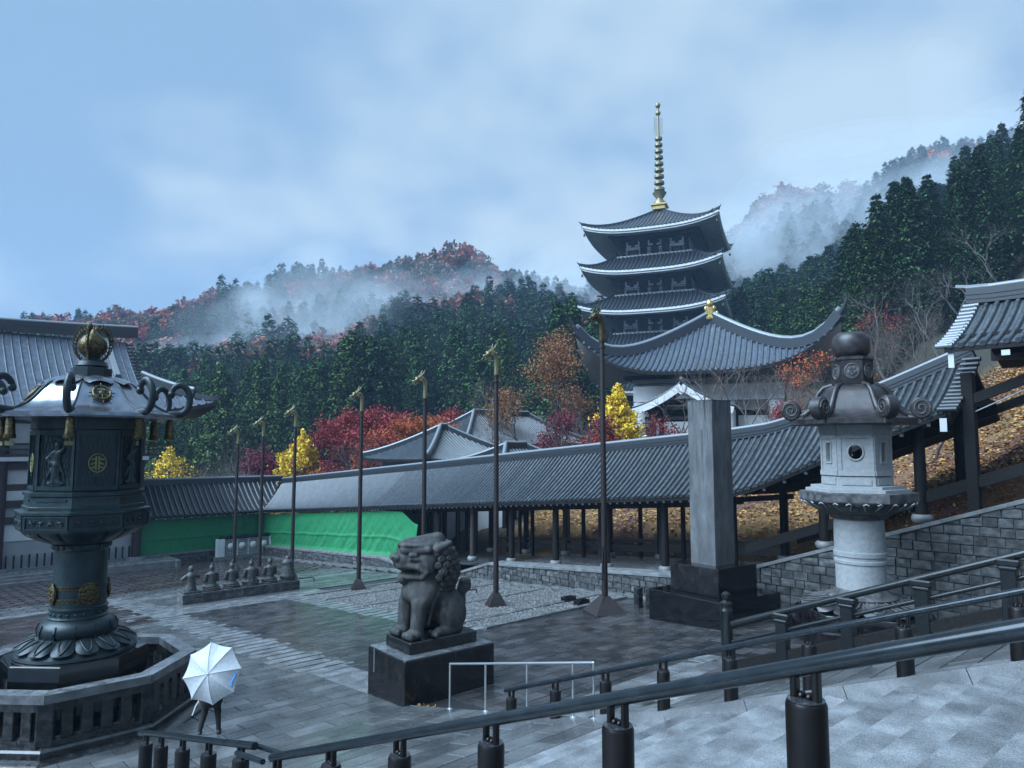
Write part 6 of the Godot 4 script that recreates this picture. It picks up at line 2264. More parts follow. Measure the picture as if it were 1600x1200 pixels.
	for i in 6:
		m = MB.new()
		m.xf = Transform3D(Basis(Vector3.UP, TAU * i / 6.0), Vector3(0, E + 2.24, 0)) * Transform3D(Basis(Vector3.RIGHT, PI / 2.0), Vector3(0, 0, 0.62 * cos(T30) - 0.01))
		m.lathe([Vector2(0.235, 0.0), Vector2(0.235, 0.035), Vector2(0.205, 0.045), Vector2(0.195, 0.02), Vector2(0.0, 0.02)], 26)
		# five-leaf crest
		for k in 5:
			var a := k * TAU / 5.0
			m.ball(Vector3(sin(a) * 0.10, 0.025, cos(a) * 0.10), Vector3(0.05, 0.02, 0.05), 8, 5)
		for k in 3: m.box(Vector3((k - 1) * 0.06, 0.03, 0.0), Vector3(0.02, 0.02, 0.22))
		part("round_crest", m, M.lantern_tray, o)
	m = MB.new()
	m.lathe(L.call([[0.40, 2.70], [0.50, 2.74], [0.56, 2.84], [0.585, 3.0], [0.58, 3.18], [0.53, 3.32], [0.40, 3.41], [0.15, 3.45], [0.06, 3.46], [0.04, 3.50], [0.0, 3.51]]), 40)
	part("jewel", m, M.lantern_dark, o)

# ---------------------------------------------------------------- the square stone pillar
func build_pillar() -> void:
	var gy := -5.78
	var o := thing("stone_pillar", "plain square grey stone pillar on a two-tier black plinth", "monument", Transform3D(Basis(Vector3.UP, deg_to_rad(36.0)), Vector3(6.93, gy + EY, -24.93)))
	var m := MB.new()
	m.box(Vector3(0, (-4.86 - gy) * 0.5 - 0.15, 0), Vector3(3.12, -4.86 - gy + 0.3, 3.12), Basis.IDENTITY, 0.03)
	part("lower_plinth", m, M.plinth_dark, o)
	m = MB.new()
	m.box(Vector3(0, (-4.86 - 3.95) * 0.5 - gy, 0), Vector3(2.06, 0.93, 2.06), Basis.IDENTITY, 0.03)
	part("upper_plinth", m, M.plinth_stained, o)
	m = MB.new()
	m.box(Vector3(0, (-3.96 + 1.63) * 0.5 - gy, 0), Vector3(1.05, 5.6, 1.05), Basis.IDENTITY, 0.015)
	part("shaft", m, M.pillar_stone, o)
	m = MB.new()
	var rs := RandomNumberGenerator.new()
	rs.seed = 8
	for f in 2:
		for k in 16:
			var x := rs.randf_range(-0.5, 0.5)
			var len := rs.randf_range(0.15, 0.9) * (1.0 if k < 11 else 3.0)
			var y1 := 1.62 - gy - (0.0 if k < 11 else rs.randf_range(0.8, 2.0))
			var wd := rs.randf_range(0.012, 0.05) * (1.0 if k < 11 else 0.5)
			var pl := 0.5275
			var b2 := Basis(Vector3.UP, -PI * 0.5 * f)
			m.quad(b2 * Vector3(x - wd, y1, pl), b2 * Vector3(x + wd, y1, pl), b2 * Vector3(x + wd * 0.3, y1 - len, pl), b2 * Vector3(x - wd * 0.5, y1 - len * 0.8, pl), b2 * Vector3(0, 0, 1))
	stuff("rain_stains", m, M.pillar_stain, o)
	m = MB.new()
	m.box(Vector3(0, 1.64 - gy, 0), Vector3(1.07, 0.04, 1.07), Basis.IDENTITY, 0.012)
	part("shaft_top", m, M.lantern_tray, o)
	# low rope posts round it
	for q in [[993, 27.6, 0.0], [1011, 27.0, 1.0], [1224, 27.2, 2.0]]:
		var x: float = (q[0] - 800.0) / FPX * q[1]
		var sp := Vector3(x, 0, -q[1])
		var gy2: float = flagy(st_of(sp).x)
		var p := thing("rope_post", ["short stone rope post farthest left beside the black plinth", "short stone rope post close against the plinth's left corner", "short stone rope post at the right of the black plinth by the block wall"][int(q[2])], "post", Transform3D(Basis(Vector3.UP, deg_to_rad(36.0)), Vector3(x, gy2 + EY, -q[1])), "rope posts round the pillar")
		var b := MB.new()
		b.box(Vector3(0, 0.36, 0), Vector3(0.26, 0.76, 0.26), Basis.IDENTITY, 0.02)
		part("shaft", b, M.fence_stone, p)
		var r := MB.new()
		r.tube([Vector3(0.1, 0.55, 0.0), Vector3(0.5, 0.38, 0.05), Vector3(0.95, 0.34, 0.1)], [0.022], 6)
		part("rope", r, M.white_cord, p)

# ---------------------------------------------------------------- the guardian lion
func build_lion() -> void:
	var gy := -5.86
	var B := Transform3D(Basis(Vector3.UP, deg_to_rad(39.0)), Vector3(-1.965, gy + EY, -17.9))
	var p := thing("lion_pedestal", "black weathered stone pedestal with pale worn edges under the lion", "pedestal", B)
	var m := MB.new()
	m.box(Vector3(0, 0.44, 0), Vector3(2.55, 1.28, 1.72), Basis.IDENTITY, 0.022)
	part("block", m, M.pedestal, p)
	m = MB.new()
	m.box(Vector3(0, 1.0825, 0), Vector3(2.5, 0.012, 1.67), Basis.IDENTITY, 0.004)
	part("pale_top", m, M.fence_cap, p)  # thin sheet over the block, much paler than its sides
	m = MB.new()
	m.box(Vector3(-1.277, 0.80, -0.55), Vector3(0.006, 0.55, 0.045))
	part("water_stain", m, M.fence_cap, p)
	var o := thing("guardian_lion", "seated stone guardian lion with curly mane looking left on black pedestal", "lion statue", B * Transform3D(Basis.IDENTITY, Vector3(0, 1.09, 0)))
	m = MB.new()
	m.box(Vector3(0, 0.135, 0.0), Vector3(1.92, 0.27, 1.12), Basis.IDENTITY, 0.02)
	part("base_slab", m, M.pedestal, o)
	# forward is -x; y from the slab
	var Y := 0.27
	var V := func(f: float, y: float, l: float) -> Vector3: return Vector3(-f, y + Y, l)
	var pr := []
	# trunk
	pr.append(cap(V.call(0.28, 1.22, 0), V.call(-0.42, 0.55, 0), 0.41, 0.44, 0.10))
	pr.append(egg(V.call(0.36, 1.06, 0), Vector3(0.42, 0.36, 0.46), 0.10))
	pr.append(egg(V.call(0.54, 0.98, 0.18), Vector3(0.22, 0.24, 0.21), 0.03))
	pr.append(egg(V.call(0.54, 0.98, -0.18), Vector3(0.22, 0.24, 0.21), 0.03))
	pr.append(cap(V.call(-0.30, 0.95, 0), V.call(-0.58, 0.42, 0), 0.30, 0.34, 0.10))
	# neck
	pr.append(cap(V.call(0.12, 1.25, 0), V.call(0.05, 1.85, 0), 0.44, 0.42, 0.10))
	# front legs: shoulder ridge, shank, paw with four toes
	for l in [-0.27, 0.27]:
		pr.append(cap(V.call(0.30, 1.05, l * 1.15), V.call(0.54, 0.75, l * 1.1), 0.21, 0.19, 0.06))
		pr.append(cap(V.call(0.54, 0.8, l * 1.1), V.call(0.62, 0.16, l * 1.1), 0.195, 0.165, 0.05))
		pr.append(egg(V.call(0.70, 0.10, l * 1.1), Vector3(0.22, 0.13, 0.20), 0.05))
		for k in 4: pr.append(egg(V.call(0.88 - 0.02 * absf(k - 1.5), 0.085, l * 1.1 + (k - 1.5) * 0.105), Vector3(0.085, 0.088, 0.058), 0.012))
		# drapery ridge down the elbow
		pr.append(cap(V.call(0.22, 1.0, l * 1.62), V.call(0.36, 0.30, l * 1.45), 0.045, 0.04, 0.03))
		pr.append(cap(V.call(0.12, 1.02, l * 1.6), V.call(0.30, 0.62, l * 1.5), 0.05, 0.035, 0.03))
		pr.append(egg(V.call(0.14, 0.98, l * 1.66), Vector3(0.08, 0.09, 0.06), 0.02))
		# haunch, hock and hind paw
		pr.append(egg(V.call(-0.34, 0.46, l * 1.35), Vector3(0.40, 0.46, 0.24), 0.05))
		pr.append(cap(V.call(-0.06, 0.74, l * 1.5), V.call(-0.42, 0.80, l * 1.45), 0.10, 0.10, 0.06))
		pr.append(cap(V.call(-0.48, 0.12, l * 1.55), V.call(0.10, 0.10, l * 1.62), 0.13, 0.12, 0.04))
		for k in 4: pr.append(egg(V.call(0.23, 0.08, l * 1.62 + (k - 1.5) * 0.085), Vector3(0.08, 0.078, 0.05), 0.012))
	# tail curled up behind
	var tail := [V.call(-0.74, 0.35, 0), V.call(-0.86, 0.62, 0), V.call(-0.87, 0.92, 0), V.call(-0.92, 1.10, 0), V.call(-1.03, 1.10, 0), V.call(-1.05, 0.98, 0), V.call(-0.98, 0.92, 0)]
	for k in 6: pr.append(cap(tail[k], tail[k + 1], 0.12 - 0.004 * k, 0.12 - 0.004 * (k + 1), 0.04))
	m = MB.new()
	solid(m, pr, 0.030)
	part("body", m, M.lion_stone, o)
	# head, turned a little outward
	var hd := Transform3D(Basis(Vector3.UP, deg_to_rad(-14.0)).scaled(Vector3.ONE * 1.36), V.call(0.20, 1.58, 0))
	var H := func(f: float, y: float, l: float) -> Vector3: return Vector3(-f, y, l)
	var hp := []
	hp.append(egg(H.call(0.0, 0.16, 0), Vector3(0.36, 0.36, 0.37), 0.06))
	hp.append(cap(H.call(0.1, 0.14, 0), H.call(0.40, 0.15, 0), 0.27, 0.20, 0.05))     # muzzle
	hp.append(egg(H.call(0.58, 0.22, 0), Vector3(0.08, 0.075, 0.15), 0.03))            # nose
	for l in [-1.0, 1.0]:
		hp.append(egg(H.call(0.56, 0.21, l * 0.11), Vector3(0.065, 0.06, 0.055), 0.015))
		hp.append([1, H.call(0.63, 0.20, l * 0.10), Vector3(0.03, 0.022, 0.025), Basis.IDENTITY, -0.01])
		hp.append(cap(H.call(0.52, 0.075, l * 0.10), H.call(0.22, 0.055, l * 0.27), 0.055, 0.06, 0.02))   # upper lip roll
		hp.append(cap(H.call(0.22, 0.055, l * 0.27), H.call(0.10, -0.04, l * 0.33), 0.06, 0.05, 0.02))    # mouth corner
		hp.append(cap(H.call(0.10, -0.04, l * 0.33), H.call(0.16, -0.13, l * 0.29), 0.05, 0.045, 0.02))
		hp.append(cap(H.call(0.16, -0.13, l * 0.29), H.call(0.42, -0.12, l * 0.14), 0.045, 0.05, 0.02))   # lower lip roll
		hp.append(egg(H.call(0.04, 0.12, l * 0.30), Vector3(0.17, 0.19, 0.10), 0.03))      # cheek
		hp.append(cap(H.call(0.44, 0.335, l * 0.10), H.call(0.06, 0.35, l * 0.34), 0.075, 0.075, 0.02))   # brow
		hp.append(egg(H.call(0.29, 0.262, l * 0.235), Vector3(0.10, 0.062, 0.06), 0.006))  # eye
		hp.append(cap(H.call(0.34, 0.20, l * 0.23), H.call(0.16, 0.18, l * 0.32), 0.035, 0.03, 0.02))     # lower lid
		hp.append(cap(H.call(-0.10, 0.36, l * 0.36), H.call(-0.32, 0.47, l * 0.40), 0.09, 0.04, 0.03))    # ear
	hp.append(cap(H.call(0.36, 0.42, 0), H.call(-0.22, 0.48, 0), 0.11, 0.14, 0.05))        # flat crown
	hp.append(egg(H.call(0.10, 0.43, 0), Vector3(0.42, 0.09, 0.33), 0.04))
	hp.append(cap(H.call(-0.02, -0.16, 0), H.call(0.34, -0.16, 0), 0.20, 0.14, 0.05))      # lower jaw
	hp.append(egg(H.call(0.40, -0.17, 0), Vector3(0.12, 0.10, 0.13), 0.03))                # chin
	hp.append([0, H.call(0.20, -0.03, 0.0), H.call(0.66, -0.02, 0.0), 0.045, 0.06, -0.015])  # open mouth
	hp.append([1, H.call(0.30, -0.03, 0.20), Vector3(0.19, 0.042, 0.13), Basis.IDENTITY, -0.012])
	hp.append([1, H.call(0.30, -0.03, -0.20), Vector3(0.19, 0.042, 0.13), Basis.IDENTITY, -0.012])
	m = MB.new()
	m.xf = hd
	solid(m, hp, 0.018)
	part("head", m, M.lion_stone, o)
	m = MB.new()
	m.xf = hd
	for l in [-1.0, 1.0]:
		for k in 5: m.lathe([Vector2(0.0, -0.05), Vector2(0.028, 0.0)], 6, H.call(0.44 - k * 0.055, 0.05, l * (0.10 + k * 0.018)))
		m.lathe([Vector2(0.035, 0.0), Vector2(0.0, 0.10)], 6, H.call(0.40, -0.08, l * 0.07))
	part("teeth", m, M.lion_stone, o)
	# mane: rows of snail curls
	var r2 := RandomNumberGenerator.new()
	r2.seed = 4
	for row in 8:
		for k in range(-6, 7):
			var a := k * 0.36 + (row % 2) * 0.18
			if absf(a) > 2.0: continue
			var y := 2.12 - row * 0.145
			var rad := sqrt(maxf(1.0 - pow((y - 1.62) / 0.72, 2.0), 0.2))
			var f := 0.04 - cos(a) * 0.52 * rad - 0.02 * row
			var l := sin(a) * 0.60 * rad
			var at: Vector3 = V.call(f, y, l)
			var rr := r2.randf_range(0.092, 0.122)
			m = MB.new()
			m.ball(at, Vector3.ONE * rr, 10, 7)
			var outv := Vector3(cos(a), 0.15, sin(a))
			var sp := []
			for q in 14:
				var b := q * 0.6
				var side := outv.cross(Vector3.UP).normalized()
				sp.append(at + outv.normalized() * (rr * (0.72 + 0.02 * q)) + (side * cos(b) + Vector3.UP * sin(b)) * (rr * (0.72 - 0.045 * q)))
			m.tube(sp, [rr * 0.20], 5)
			part("mane_curl", m, M.lion_stone, o)
	# collar of curls at the chest and beard
	for k in 5:
		m = MB.new()
		m.ball(V.call(0.60 - 0.05 * absf(k - 2), 1.20, (k - 2) * 0.14), Vector3(0.07, 0.07, 0.07), 8, 6)
		part("beard_curl", m, M.lion_stone, o)

# ---------------------------------------------------------------- six seated statues seen from behind
func build_statues() -> void:
	var s := 34.2
	var gy := flagy(s)
	var pl := thing("statue_plinth", "long low plinth of grey stone blocks under the row of statues", "plinth", gframe(s, 10.68, gy))
	for i in 6:
		var m := MB.new()
		m.box(Vector3(-2.425 + i * 0.97, 0.21, 0), Vector3(0.962, 0.56, 0.86), Basis.IDENTITY, 0.015)
		part("block", m, M["block1"] if i % 2 == 0 else M["block0"], pl)
		var l := MB.new()
		l.box(Vector3(-2.425 + i * 0.97, 0.36, 0.4305), Vector3(0.95, 0.012, 0.006))
		part("groove", l, M.joint, pl)
	var labels := [
		"leftmost seated statue, arms spread wide, on a thin square slab",
		"second statue from left, hands joined, narrow waist above crossed legs",
		"third statue from left, topknot, slightly leaning beside the rust pole",
		"fourth statue from left with broad robe pleated down the middle",
		"fifth statue from left, dark and stained, short hair knot",
		"rightmost statue wrapped in a wide plain cloak, hunched"]
	for i in 6:
		var o := thing("seated_statue", labels[i], "statue", gframe(s, 10.68 - 2.425 + i * 0.97, gy + 0.49), "row of seated statues")
		var w: float = [1.0, 0.95, 0.95, 1.12, 1.0, 1.1][i]
		var pr := []
		var by := 0.10
		if i == 5:
			pr.append(cap(Vector3(0, by + 0.12, 0.02), Vector3(0, by + 0.72, -0.02), 0.36, 0.25, 0.1))
			pr.append(egg(Vector3(0, by + 0.12, 0), Vector3(0.42, 0.16, 0.34), 0.08))
			pr.append(egg(Vector3(0.0, by + 0.80, 0.0), Vector3(0.30, 0.16, 0.2), 0.1))
			pr.append(egg(Vector3(0, by + 1.0, -0.06), Vector3(0.13, 0.16, 0.14), 0.03))
		elif i == 0:
			pr.append(cap(Vector3(0, by + 0.05, 0), Vector3(0, by + 0.35, 0), 0.27, 0.20, 0.06))
			pr.append(cap(Vector3(0, by + 0.4, 0), Vector3(0, by + 0.66, 0), 0.19, 0.22, 0.06))
			pr.append(cap(Vector3(-0.2, by + 0.68, 0), Vector3(-0.36, by + 0.55, -0.06), 0.10, 0.09, 0.04))
			pr.append(cap(Vector3(0.2, by + 0.68, 0), Vector3(0.36, by + 0.60, -0.06), 0.10, 0.09, 0.04))
			pr.append(cap(Vector3(0, by + 0.8, 0), Vector3(0, by + 0.9, 0), 0.08, 0.08, 0.03))
			pr.append(egg(Vector3(0, by + 1.0, -0.01), Vector3(0.13, 0.17, 0.14), 0.02))
		else:
			pr.append(egg(Vector3(-0.02, by + 0.08, -0.04), Vector3(0.40 * w, 0.14, 0.32), 0.06))
			pr.append(cap(Vector3(0, by + 0.16, 0), Vector3(0, by + 0.60, 0), 0.22 * w, 0.20 * w, 0.06))
			pr.append(egg(Vector3(0, by + 0.66, 0), Vector3(0.26 * w, 0.13, 0.17), 0.06))
			for sg in [-1.0, 1.0]:
				pr.append(cap(Vector3(sg * 0.25 * w, by + 0.64, 0), Vector3(sg * 0.31 * w, by + 0.36, -0.04), 0.085, 0.08, 0.03))
				pr.append(cap(Vector3(sg * 0.31 * w, by + 0.36, -0.04), Vector3(sg * 0.10, by + 0.34, -0.22), 0.08, 0.06, 0.03))
			pr.append(cap(Vector3(0, by + 0.74, 0), Vector3(0, by + 0.86, 0), 0.075, 0.075, 0.03))
			pr.append(egg(Vector3(0, by + 0.96, -0.01), Vector3(0.12, 0.15, 0.13), 0.02))
			pr.append(cap(Vector3(0, by + 1.08, 0), Vector3(0, by + 1.15, 0.01), 0.055, 0.05, 0.02))
			if i == 3:
				for k in 5: pr.append(cap(Vector3((k - 2) * 0.10, by + 0.1, 0.26 - absf(k - 2) * 0.03), Vector3((k - 2) * 0.05, by + 0.62, 0.17), 0.03, 0.02, 0.02))
			if i == 2: pr.append(cap(Vector3(0, by + 1.12, 0), Vector3(0.03, by + 1.24, 0.02), 0.045, 0.03, 0.02))
		var m := MB.new()
		solid(m, pr, 0.026)
		part("figure", m, M.statue_stone, o)
		m = MB.new()
		if i == 0:
			m.box(Vector3(0, 0.05, 0), Vector3(0.78, 0.10, 0.7), Basis.IDENTITY, 0.01)
		else:
			m.xf = Transform3D(Basis.from_scale(Vector3(1.0, 1, 0.85)), Vector3.ZERO)
			m.lathe([Vector2(0.0, 0.0), Vector2(0.42, 0.0), Vector2(0.43, 0.05), Vector2(0.38, 0.08), Vector2(0.41, 0.13), Vector2(0.36, 0.15), Vector2(0.0, 0.15)], 20)
		part("seat", m, M.statue_stone, o)

# ---------------------------------------------------------------- dragon-headed banner poles
func build_poles() -> void:
	var defs := [[945, 490, 17.0, "nearest and tallest rust pole, gilt dragon head before the pagoda, wide pyramid foot"],
		[775, 548, 15.8, "rust banner pole with dragon head just right of the lion"],
		[661, 588, 15.4, "rust banner pole whose foot is hidden behind the lion's head"],
		[560, 612, 15.2, "rust banner pole standing alone in the gravel before the netting's right half"],
		[455, 640, 15.2, "rust banner pole crossing the front of the yellow ginkgo"],
		[404, 657, 15.2, "rust banner pole behind the fourth statue, nearest the netting corner"],
		[364, 670, 15.2, "farthest rust banner pole, leftmost, in front of the white panel"]]
	for i in defs.size():
		var d: Array = defs[i]
		var s := s_at(d[0], d[2])
		var at := S(s, d[2], flagy(s))
		var h: float = (ray(d[0], d[1]).y * -at.z) - flagy(s)
		var o := thing("banner_pole", d[3], "banner pole", Transform3D(Basis(Vector3.UP, deg_to_rad(GRID)), at), "dragon-headed banner poles on the square")
		var big := i == 0
		var m := MB.new()
		var f := 0.62 if big else 0.36
		var fh := 0.62 if big else 0.52
		m.lathe([Vector2(0.0, -0.1), Vector2(f * 1.414, -0.1), Vector2(f * 1.414, 0.04), Vector2(0.19, fh), Vector2(0.0, fh)], 4, Vector3.ZERO, true, 0.35)
		part("foot", m, M.rust, o)
		if big:
			m = MB.new()
			for k in 4: m.ball(Basis(Vector3.UP, k * PI / 2.0 + 0.35) * Vector3(0, 0.07, 0.78), Vector3(0.03, 0.03, 0.03), 6, 4)
			part("bolt", m, M.steel, o)
		var gh := 0.85
		m = MB.new()
		m.tube([Vector3(0, fh - 0.1, 0), Vector3(0, h * 0.5, 0), Vector3(0, h - gh - 0.2, 0)], [0.115, 0.105, 0.09], 12)
		part("shaft", m, M.rust, o)
		m = MB.new()
		m.lathe([Vector2(0.09, 0), Vector2(0.125, 0.02), Vector2(0.125, 0.10), Vector2(0.09, 0.12)], 12, Vector3(0, h - gh - 0.5, 0))
		m.lathe([Vector2(0.09, 0), Vector2(0.125, 0.02), Vector2(0.125, 0.08), Vector2(0.09, 0.10)], 12, Vector3(0, h - gh - 0.25, 0))
		part("clamp", m, M.rust, o)
		if big:
			m = MB.new()
			m.tube([Vector3(-0.13, 2.4, 0.02), Vector3(-0.135, 1.6, 0.04), Vector3(-0.13, 1.2, 0.0)], [0.02], 5)
			m.box(Vector3(-0.13, 2.1, 0.03), Vector3(0.06, 0.2, 0.06))
			part("halyard_cleat", m, M.rust, o)
		# gilt neck bending over to the left, head with jaws, horns and whiskers
		var gm: Material = M.gold if big else M.gold_dull
		var sc := 1.0 if big else 0.85
		var nk := MB.new()
		nk.tube([Vector3(0, h - gh - 0.25, 0), Vector3(0, h - 0.42, 0), Vector3(-0.03, h - 0.22, 0), Vector3(-0.14, h - 0.12, 0), Vector3(-0.3, h - 0.14, 0)], [0.115 * sc, 0.115 * sc, 0.12 * sc, 0.125 * sc, 0.11 * sc], 10)
		part("dragon_neck", nk, gm, o)
		var hp := [egg(Vector3(-0.38, h - 0.16, 0), Vector3(0.17, 0.13, 0.13) * sc, 0.04), cap(Vector3(-0.42, h - 0.16, 0), Vector3(-0.66, h - 0.30, 0), 0.09 * sc, 0.055, 0.03), cap(Vector3(-0.38, h - 0.26, 0), Vector3(-0.56, h - 0.44, 0), 0.06, 0.035, 0.03), egg(Vector3(-0.66, h - 0.26, 0), Vector3(0.06, 0.05, 0.07), 0.02)]
		for sg in [-1.0, 1.0]:
			hp.append(egg(Vector3(-0.45, h - 0.09, sg * 0.09), Vector3(0.06, 0.05, 0.05), 0.02))
			hp.append(cap(Vector3(-0.34, h - 0.05, sg * 0.07), Vector3(-0.16, h + 0.12, sg * 0.10), 0.04, 0.03, 0.02))
			hp.append(cap(Vector3(-0.16, h + 0.12, sg * 0.10), Vector3(-0.10, h + 0.30, sg * 0.12), 0.03, 0.016, 0.02))
			hp.append(cap(Vector3(-0.32, h - 0.2, sg * 0.12), Vector3(-0.16, h - 0.34, sg * 0.2), 0.04, 0.015, 0.02))
			hp.append(cap(Vector3(-0.62, h - 0.30, sg * 0.06), Vector3(-0.76, h - 0.48, sg * 0.12), 0.018, 0.012, 0.01))
		var hm := MB.new()
		solid(hm, hp, 0.024)
		part("dragon_head", hm, gm, o)

# ---------------------------------------------------------------- handrails
func rail_post(o: Node3D, s: float, t: float, yb: float, yr: float, inv: Transform3D, gb: Basis) -> void:
	var top := yr - 0.16
	var m := MB.new()
	m.xf = inv * Transform3D(gb, S(s, t, yb - 0.06))
	var h := top - yb + 0.06
	m.lathe([Vector2(0.0, 0.0), Vector2(0.098, 0.0), Vector2(0.098, h - 0.02), Vector2(0.09, h), Vector2(0.0, h)], 24)
	var p := part("post", m, M.post, o)
	m = MB.new()
	m.xf = inv * Transform3D(gb, S(s, t, top + 0.002))
	m.lathe([Vector2(0.088, 0.0), Vector2(0.088, 0.006), Vector2(0.0, 0.010)], 20)
	part("post_cap", m, M.post_cap, p)
	m = MB.new()
	m.xf = inv * Transform3D(gb, S(s, t, top))
	for k in [-1.0, 1.0]:
		m.box(Vector3(0.0, 0.085, k * 0.055), Vector3(0.05, 0.17, 0.036), Basis.IDENTITY, 0.008)
		m.ball(Vector3(0.0, 0.02, k * 0.02), Vector3(0.03, 0.022, 0.02), 8, 5)
	part("bracket", m, M.post, p)

func build_rails() -> void:
	var gb := Basis(Vector3.UP, deg_to_rad(GRID))
	# nearest handrail, down the middle of the stair
	var o := thing("stair_handrail", "nearest dark tubular handrail on stout black posts sweeping across the foreground", "handrail", Transform3D(Basis.IDENTITY, S(3.0, 0.0, -3.4)))
	var inv := o.transform.affine_inverse()
	var m := MB.new()
	var pts := []
	for i in 12:
		var s := -2.6 + i * 0.79
		pts.append(inv * S(s, 0, -1.07 - 0.38 * s))
	m.tube(pts, [0.044], 14)
	part("rail", m, M.rail, o)
	for i in 7:
		var s := -1.19 + i * 1.19
		if i == 6: s = 5.95
		rail_post(o, s, 0.0, -2.155 - 0.375 * s, -1.07 - 0.38 * s, inv, gb)
	# its lower run beside the landing
	var q := thing("stair_handrail", "low end of the handrail with four black posts beside the fence and person", "handrail", Transform3D(Basis.IDENTITY, S(8.5, 0.0, -5.0)))
	inv = q.transform.affine_inverse()
	m = MB.new()
	m.tube([inv * S(6.6, 0.02, -3.42), inv * S(8.0, 0.0, -3.76), inv * S(10.7, 0.0, -4.44), inv * S(10.95, -0.02, -4.51)], [0.044], 14)
	part("rail", m, M.rail, q)
	for k in [-0.13, 0.13]:
		m = MB.new()
		m.tube([inv * S(6.75, k, -3.50), inv * S(6.02, k, -3.37)], [0.03], 10)
		part("link_rail", m, M.rail, q)
	for s in [6.95, 8.0, 9.0, 9.95, 10.7]:
		rail_post(q, s, 0.0, landing(s), -3.42 - 0.25 * (s - 6.6), inv, gb)
	# handrail along the far side of the stair
	var f := thing("stair_handrail", "second dark handrail with black posts along the far kerb of the stair", "handrail", Transform3D(Basis.IDENTITY, S(4.0, 5.72, -3.8)))
	inv = f.transform.affine_inverse()
	m = MB.new()
	pts = []
	for i in 12:
		var s := -2.2 + i * 1.0
		pts.append(inv * S(minf(s, 8.7), 5.72, -1.957 - 0.367 * (minf(s, 8.7) - 1.59)))
	m.tube(pts, [0.042], 12)
	part("rail", m, M.rail, f)
	for i in 9:
		var s := -0.72 + i * 1.155
		var yb := -2.155 - 0.375 * s if s < 6.0 else landing(s)
		rail_post(f, s, 5.72, yb, -1.957 - 0.367 * (s - 1.59), inv, gb)
	# dark wooden-looking fence beyond the sloping pavement
	var w := thing("ramp_fence", "dark three-rail fence with ball-topped end post in front of the stone lantern", "fence", Transform3D(Basis.IDENTITY, S(4.0, 12.4, ramp(4.0))))
	inv = w.transform.affine_inverse()
	var ty := func(s: float) -> float: return -4.31 + 0.387 * (8.0 - s)
	for q2 in [[0.0, 0.075, "top_rail"], [-0.42, 0.045, "middle_rail"]]:
		m = MB.new()
		m.tube([inv * S(7.9, 12.4, ty.call(7.9) + q2[0]), inv * S(3.0, 12.4, ty.call(3.0) + q2[0]), inv * S(-2.0, 12.4, ty.call(-2.0) + q2[0])], [q2[1]], 12)
		part(q2[2], m, M.rail_wood, w)
	m = MB.new()
	m.bar([inv * S(7.9, 12.4, ty.call(7.9) - 0.98), inv * S(3.0, 12.4, ty.call(3.0) - 0.98), inv * S(-2.0, 12.4, ty.call(-2.0) - 0.98)], 0.16, 0.20)
	part("bottom_beam", m, M.wood, w)
	for s in [6.6, 5.1, 3.6, 2.1, 0.6, -0.9]:
		m = MB.new()
		m.xf = inv * Transform3D(gb, S(s, 12.4, ty.call(s)))
		m.box(Vector3(0, -0.68, 0), Vector3(0.22, 1.1, 0.26), Basis.IDENTITY, 0.015)
		m.box(Vector3(0, -0.10, 0), Vector3(0.24, 0.14, 0.40), Basis.IDENTITY, 0.03)
		m.box(Vector3(0, -0.20, 0), Vector3(0.26, 0.07, 0.32), Basis.IDENTITY, 0.02)
		part("post", m, M.rail_wood, w)
	m = MB.new()
	m.xf = inv * Transform3D(gb, S(8.05, 12.4, 0))
	m.lathe([Vector2(0.0, -5.6), Vector2(0.14, -5.6), Vector2(0.14, -4.03), Vector2(0.155, -4.01), Vector2(0.155, -3.96), Vector2(0.14, -3.94), Vector2(0.14, -3.86), Vector2(0.15, -3.85), Vector2(0.15, -3.79), Vector2(0.10, -3.76), Vector2(0.07, -3.73), Vector2(0.09, -3.70), Vector2(0.115, -3.64), Vector2(0.10, -3.57), Vector2(0.03, -3.53), Vector2(0.0, -3.52)], 20)
	part("end_post", m, M.rail_wood, w)
	# thin stainless rail standing on the landing's edge
	var r := thing("steel_handrail", "thin stainless steel handrail standing before the lion's pedestal", "handrail", Transform3D(Basis.IDENTITY, S(8.6, 5.8, landing(8.6))))
	inv = r.transform.affine_inverse()
	var yt := func(s: float) -> float: return lerpf(-3.62, -4.53, (s - 6.6) / 4.08)
	m = MB.new()
	var ra: float = s_at(704.0, 5.8)
	var rz: float = s_at(926.0, 5.8)
	m.tube([inv * S(ra, 5.8, yt.call(ra)), inv * S(8.6, 5.8, yt.call(8.6)), inv * S(rz, 5.8, yt.call(rz))], [0.024], 10)
	m.ball(inv * S(ra, 5.8, yt.call(ra)), Vector3.ONE * 0.024, 8, 6)
	m.ball(inv * S(rz, 5.8, yt.call(rz)), Vector3.ONE * 0.024, 8, 6)
	part("rail", m, M.steel, r)
	for px in [704.0, 759.0, 823.0, 894.0, 926.0]:
		var s: float = s_at(px, 5.8)
		m = MB.new()
		m.tube([inv * S(s, 5.8, landing(s)), inv * S(s, 5.8, yt.call(s))], [0.02], 10)
		m.lathe([Vector2(0.06, 0.0), Vector2(0.06, 0.012), Vector2(0.02, 0.03)], 12, inv * S(s, 5.8, landing(s) + 0.004))
		part("post", m, M.steel, r)

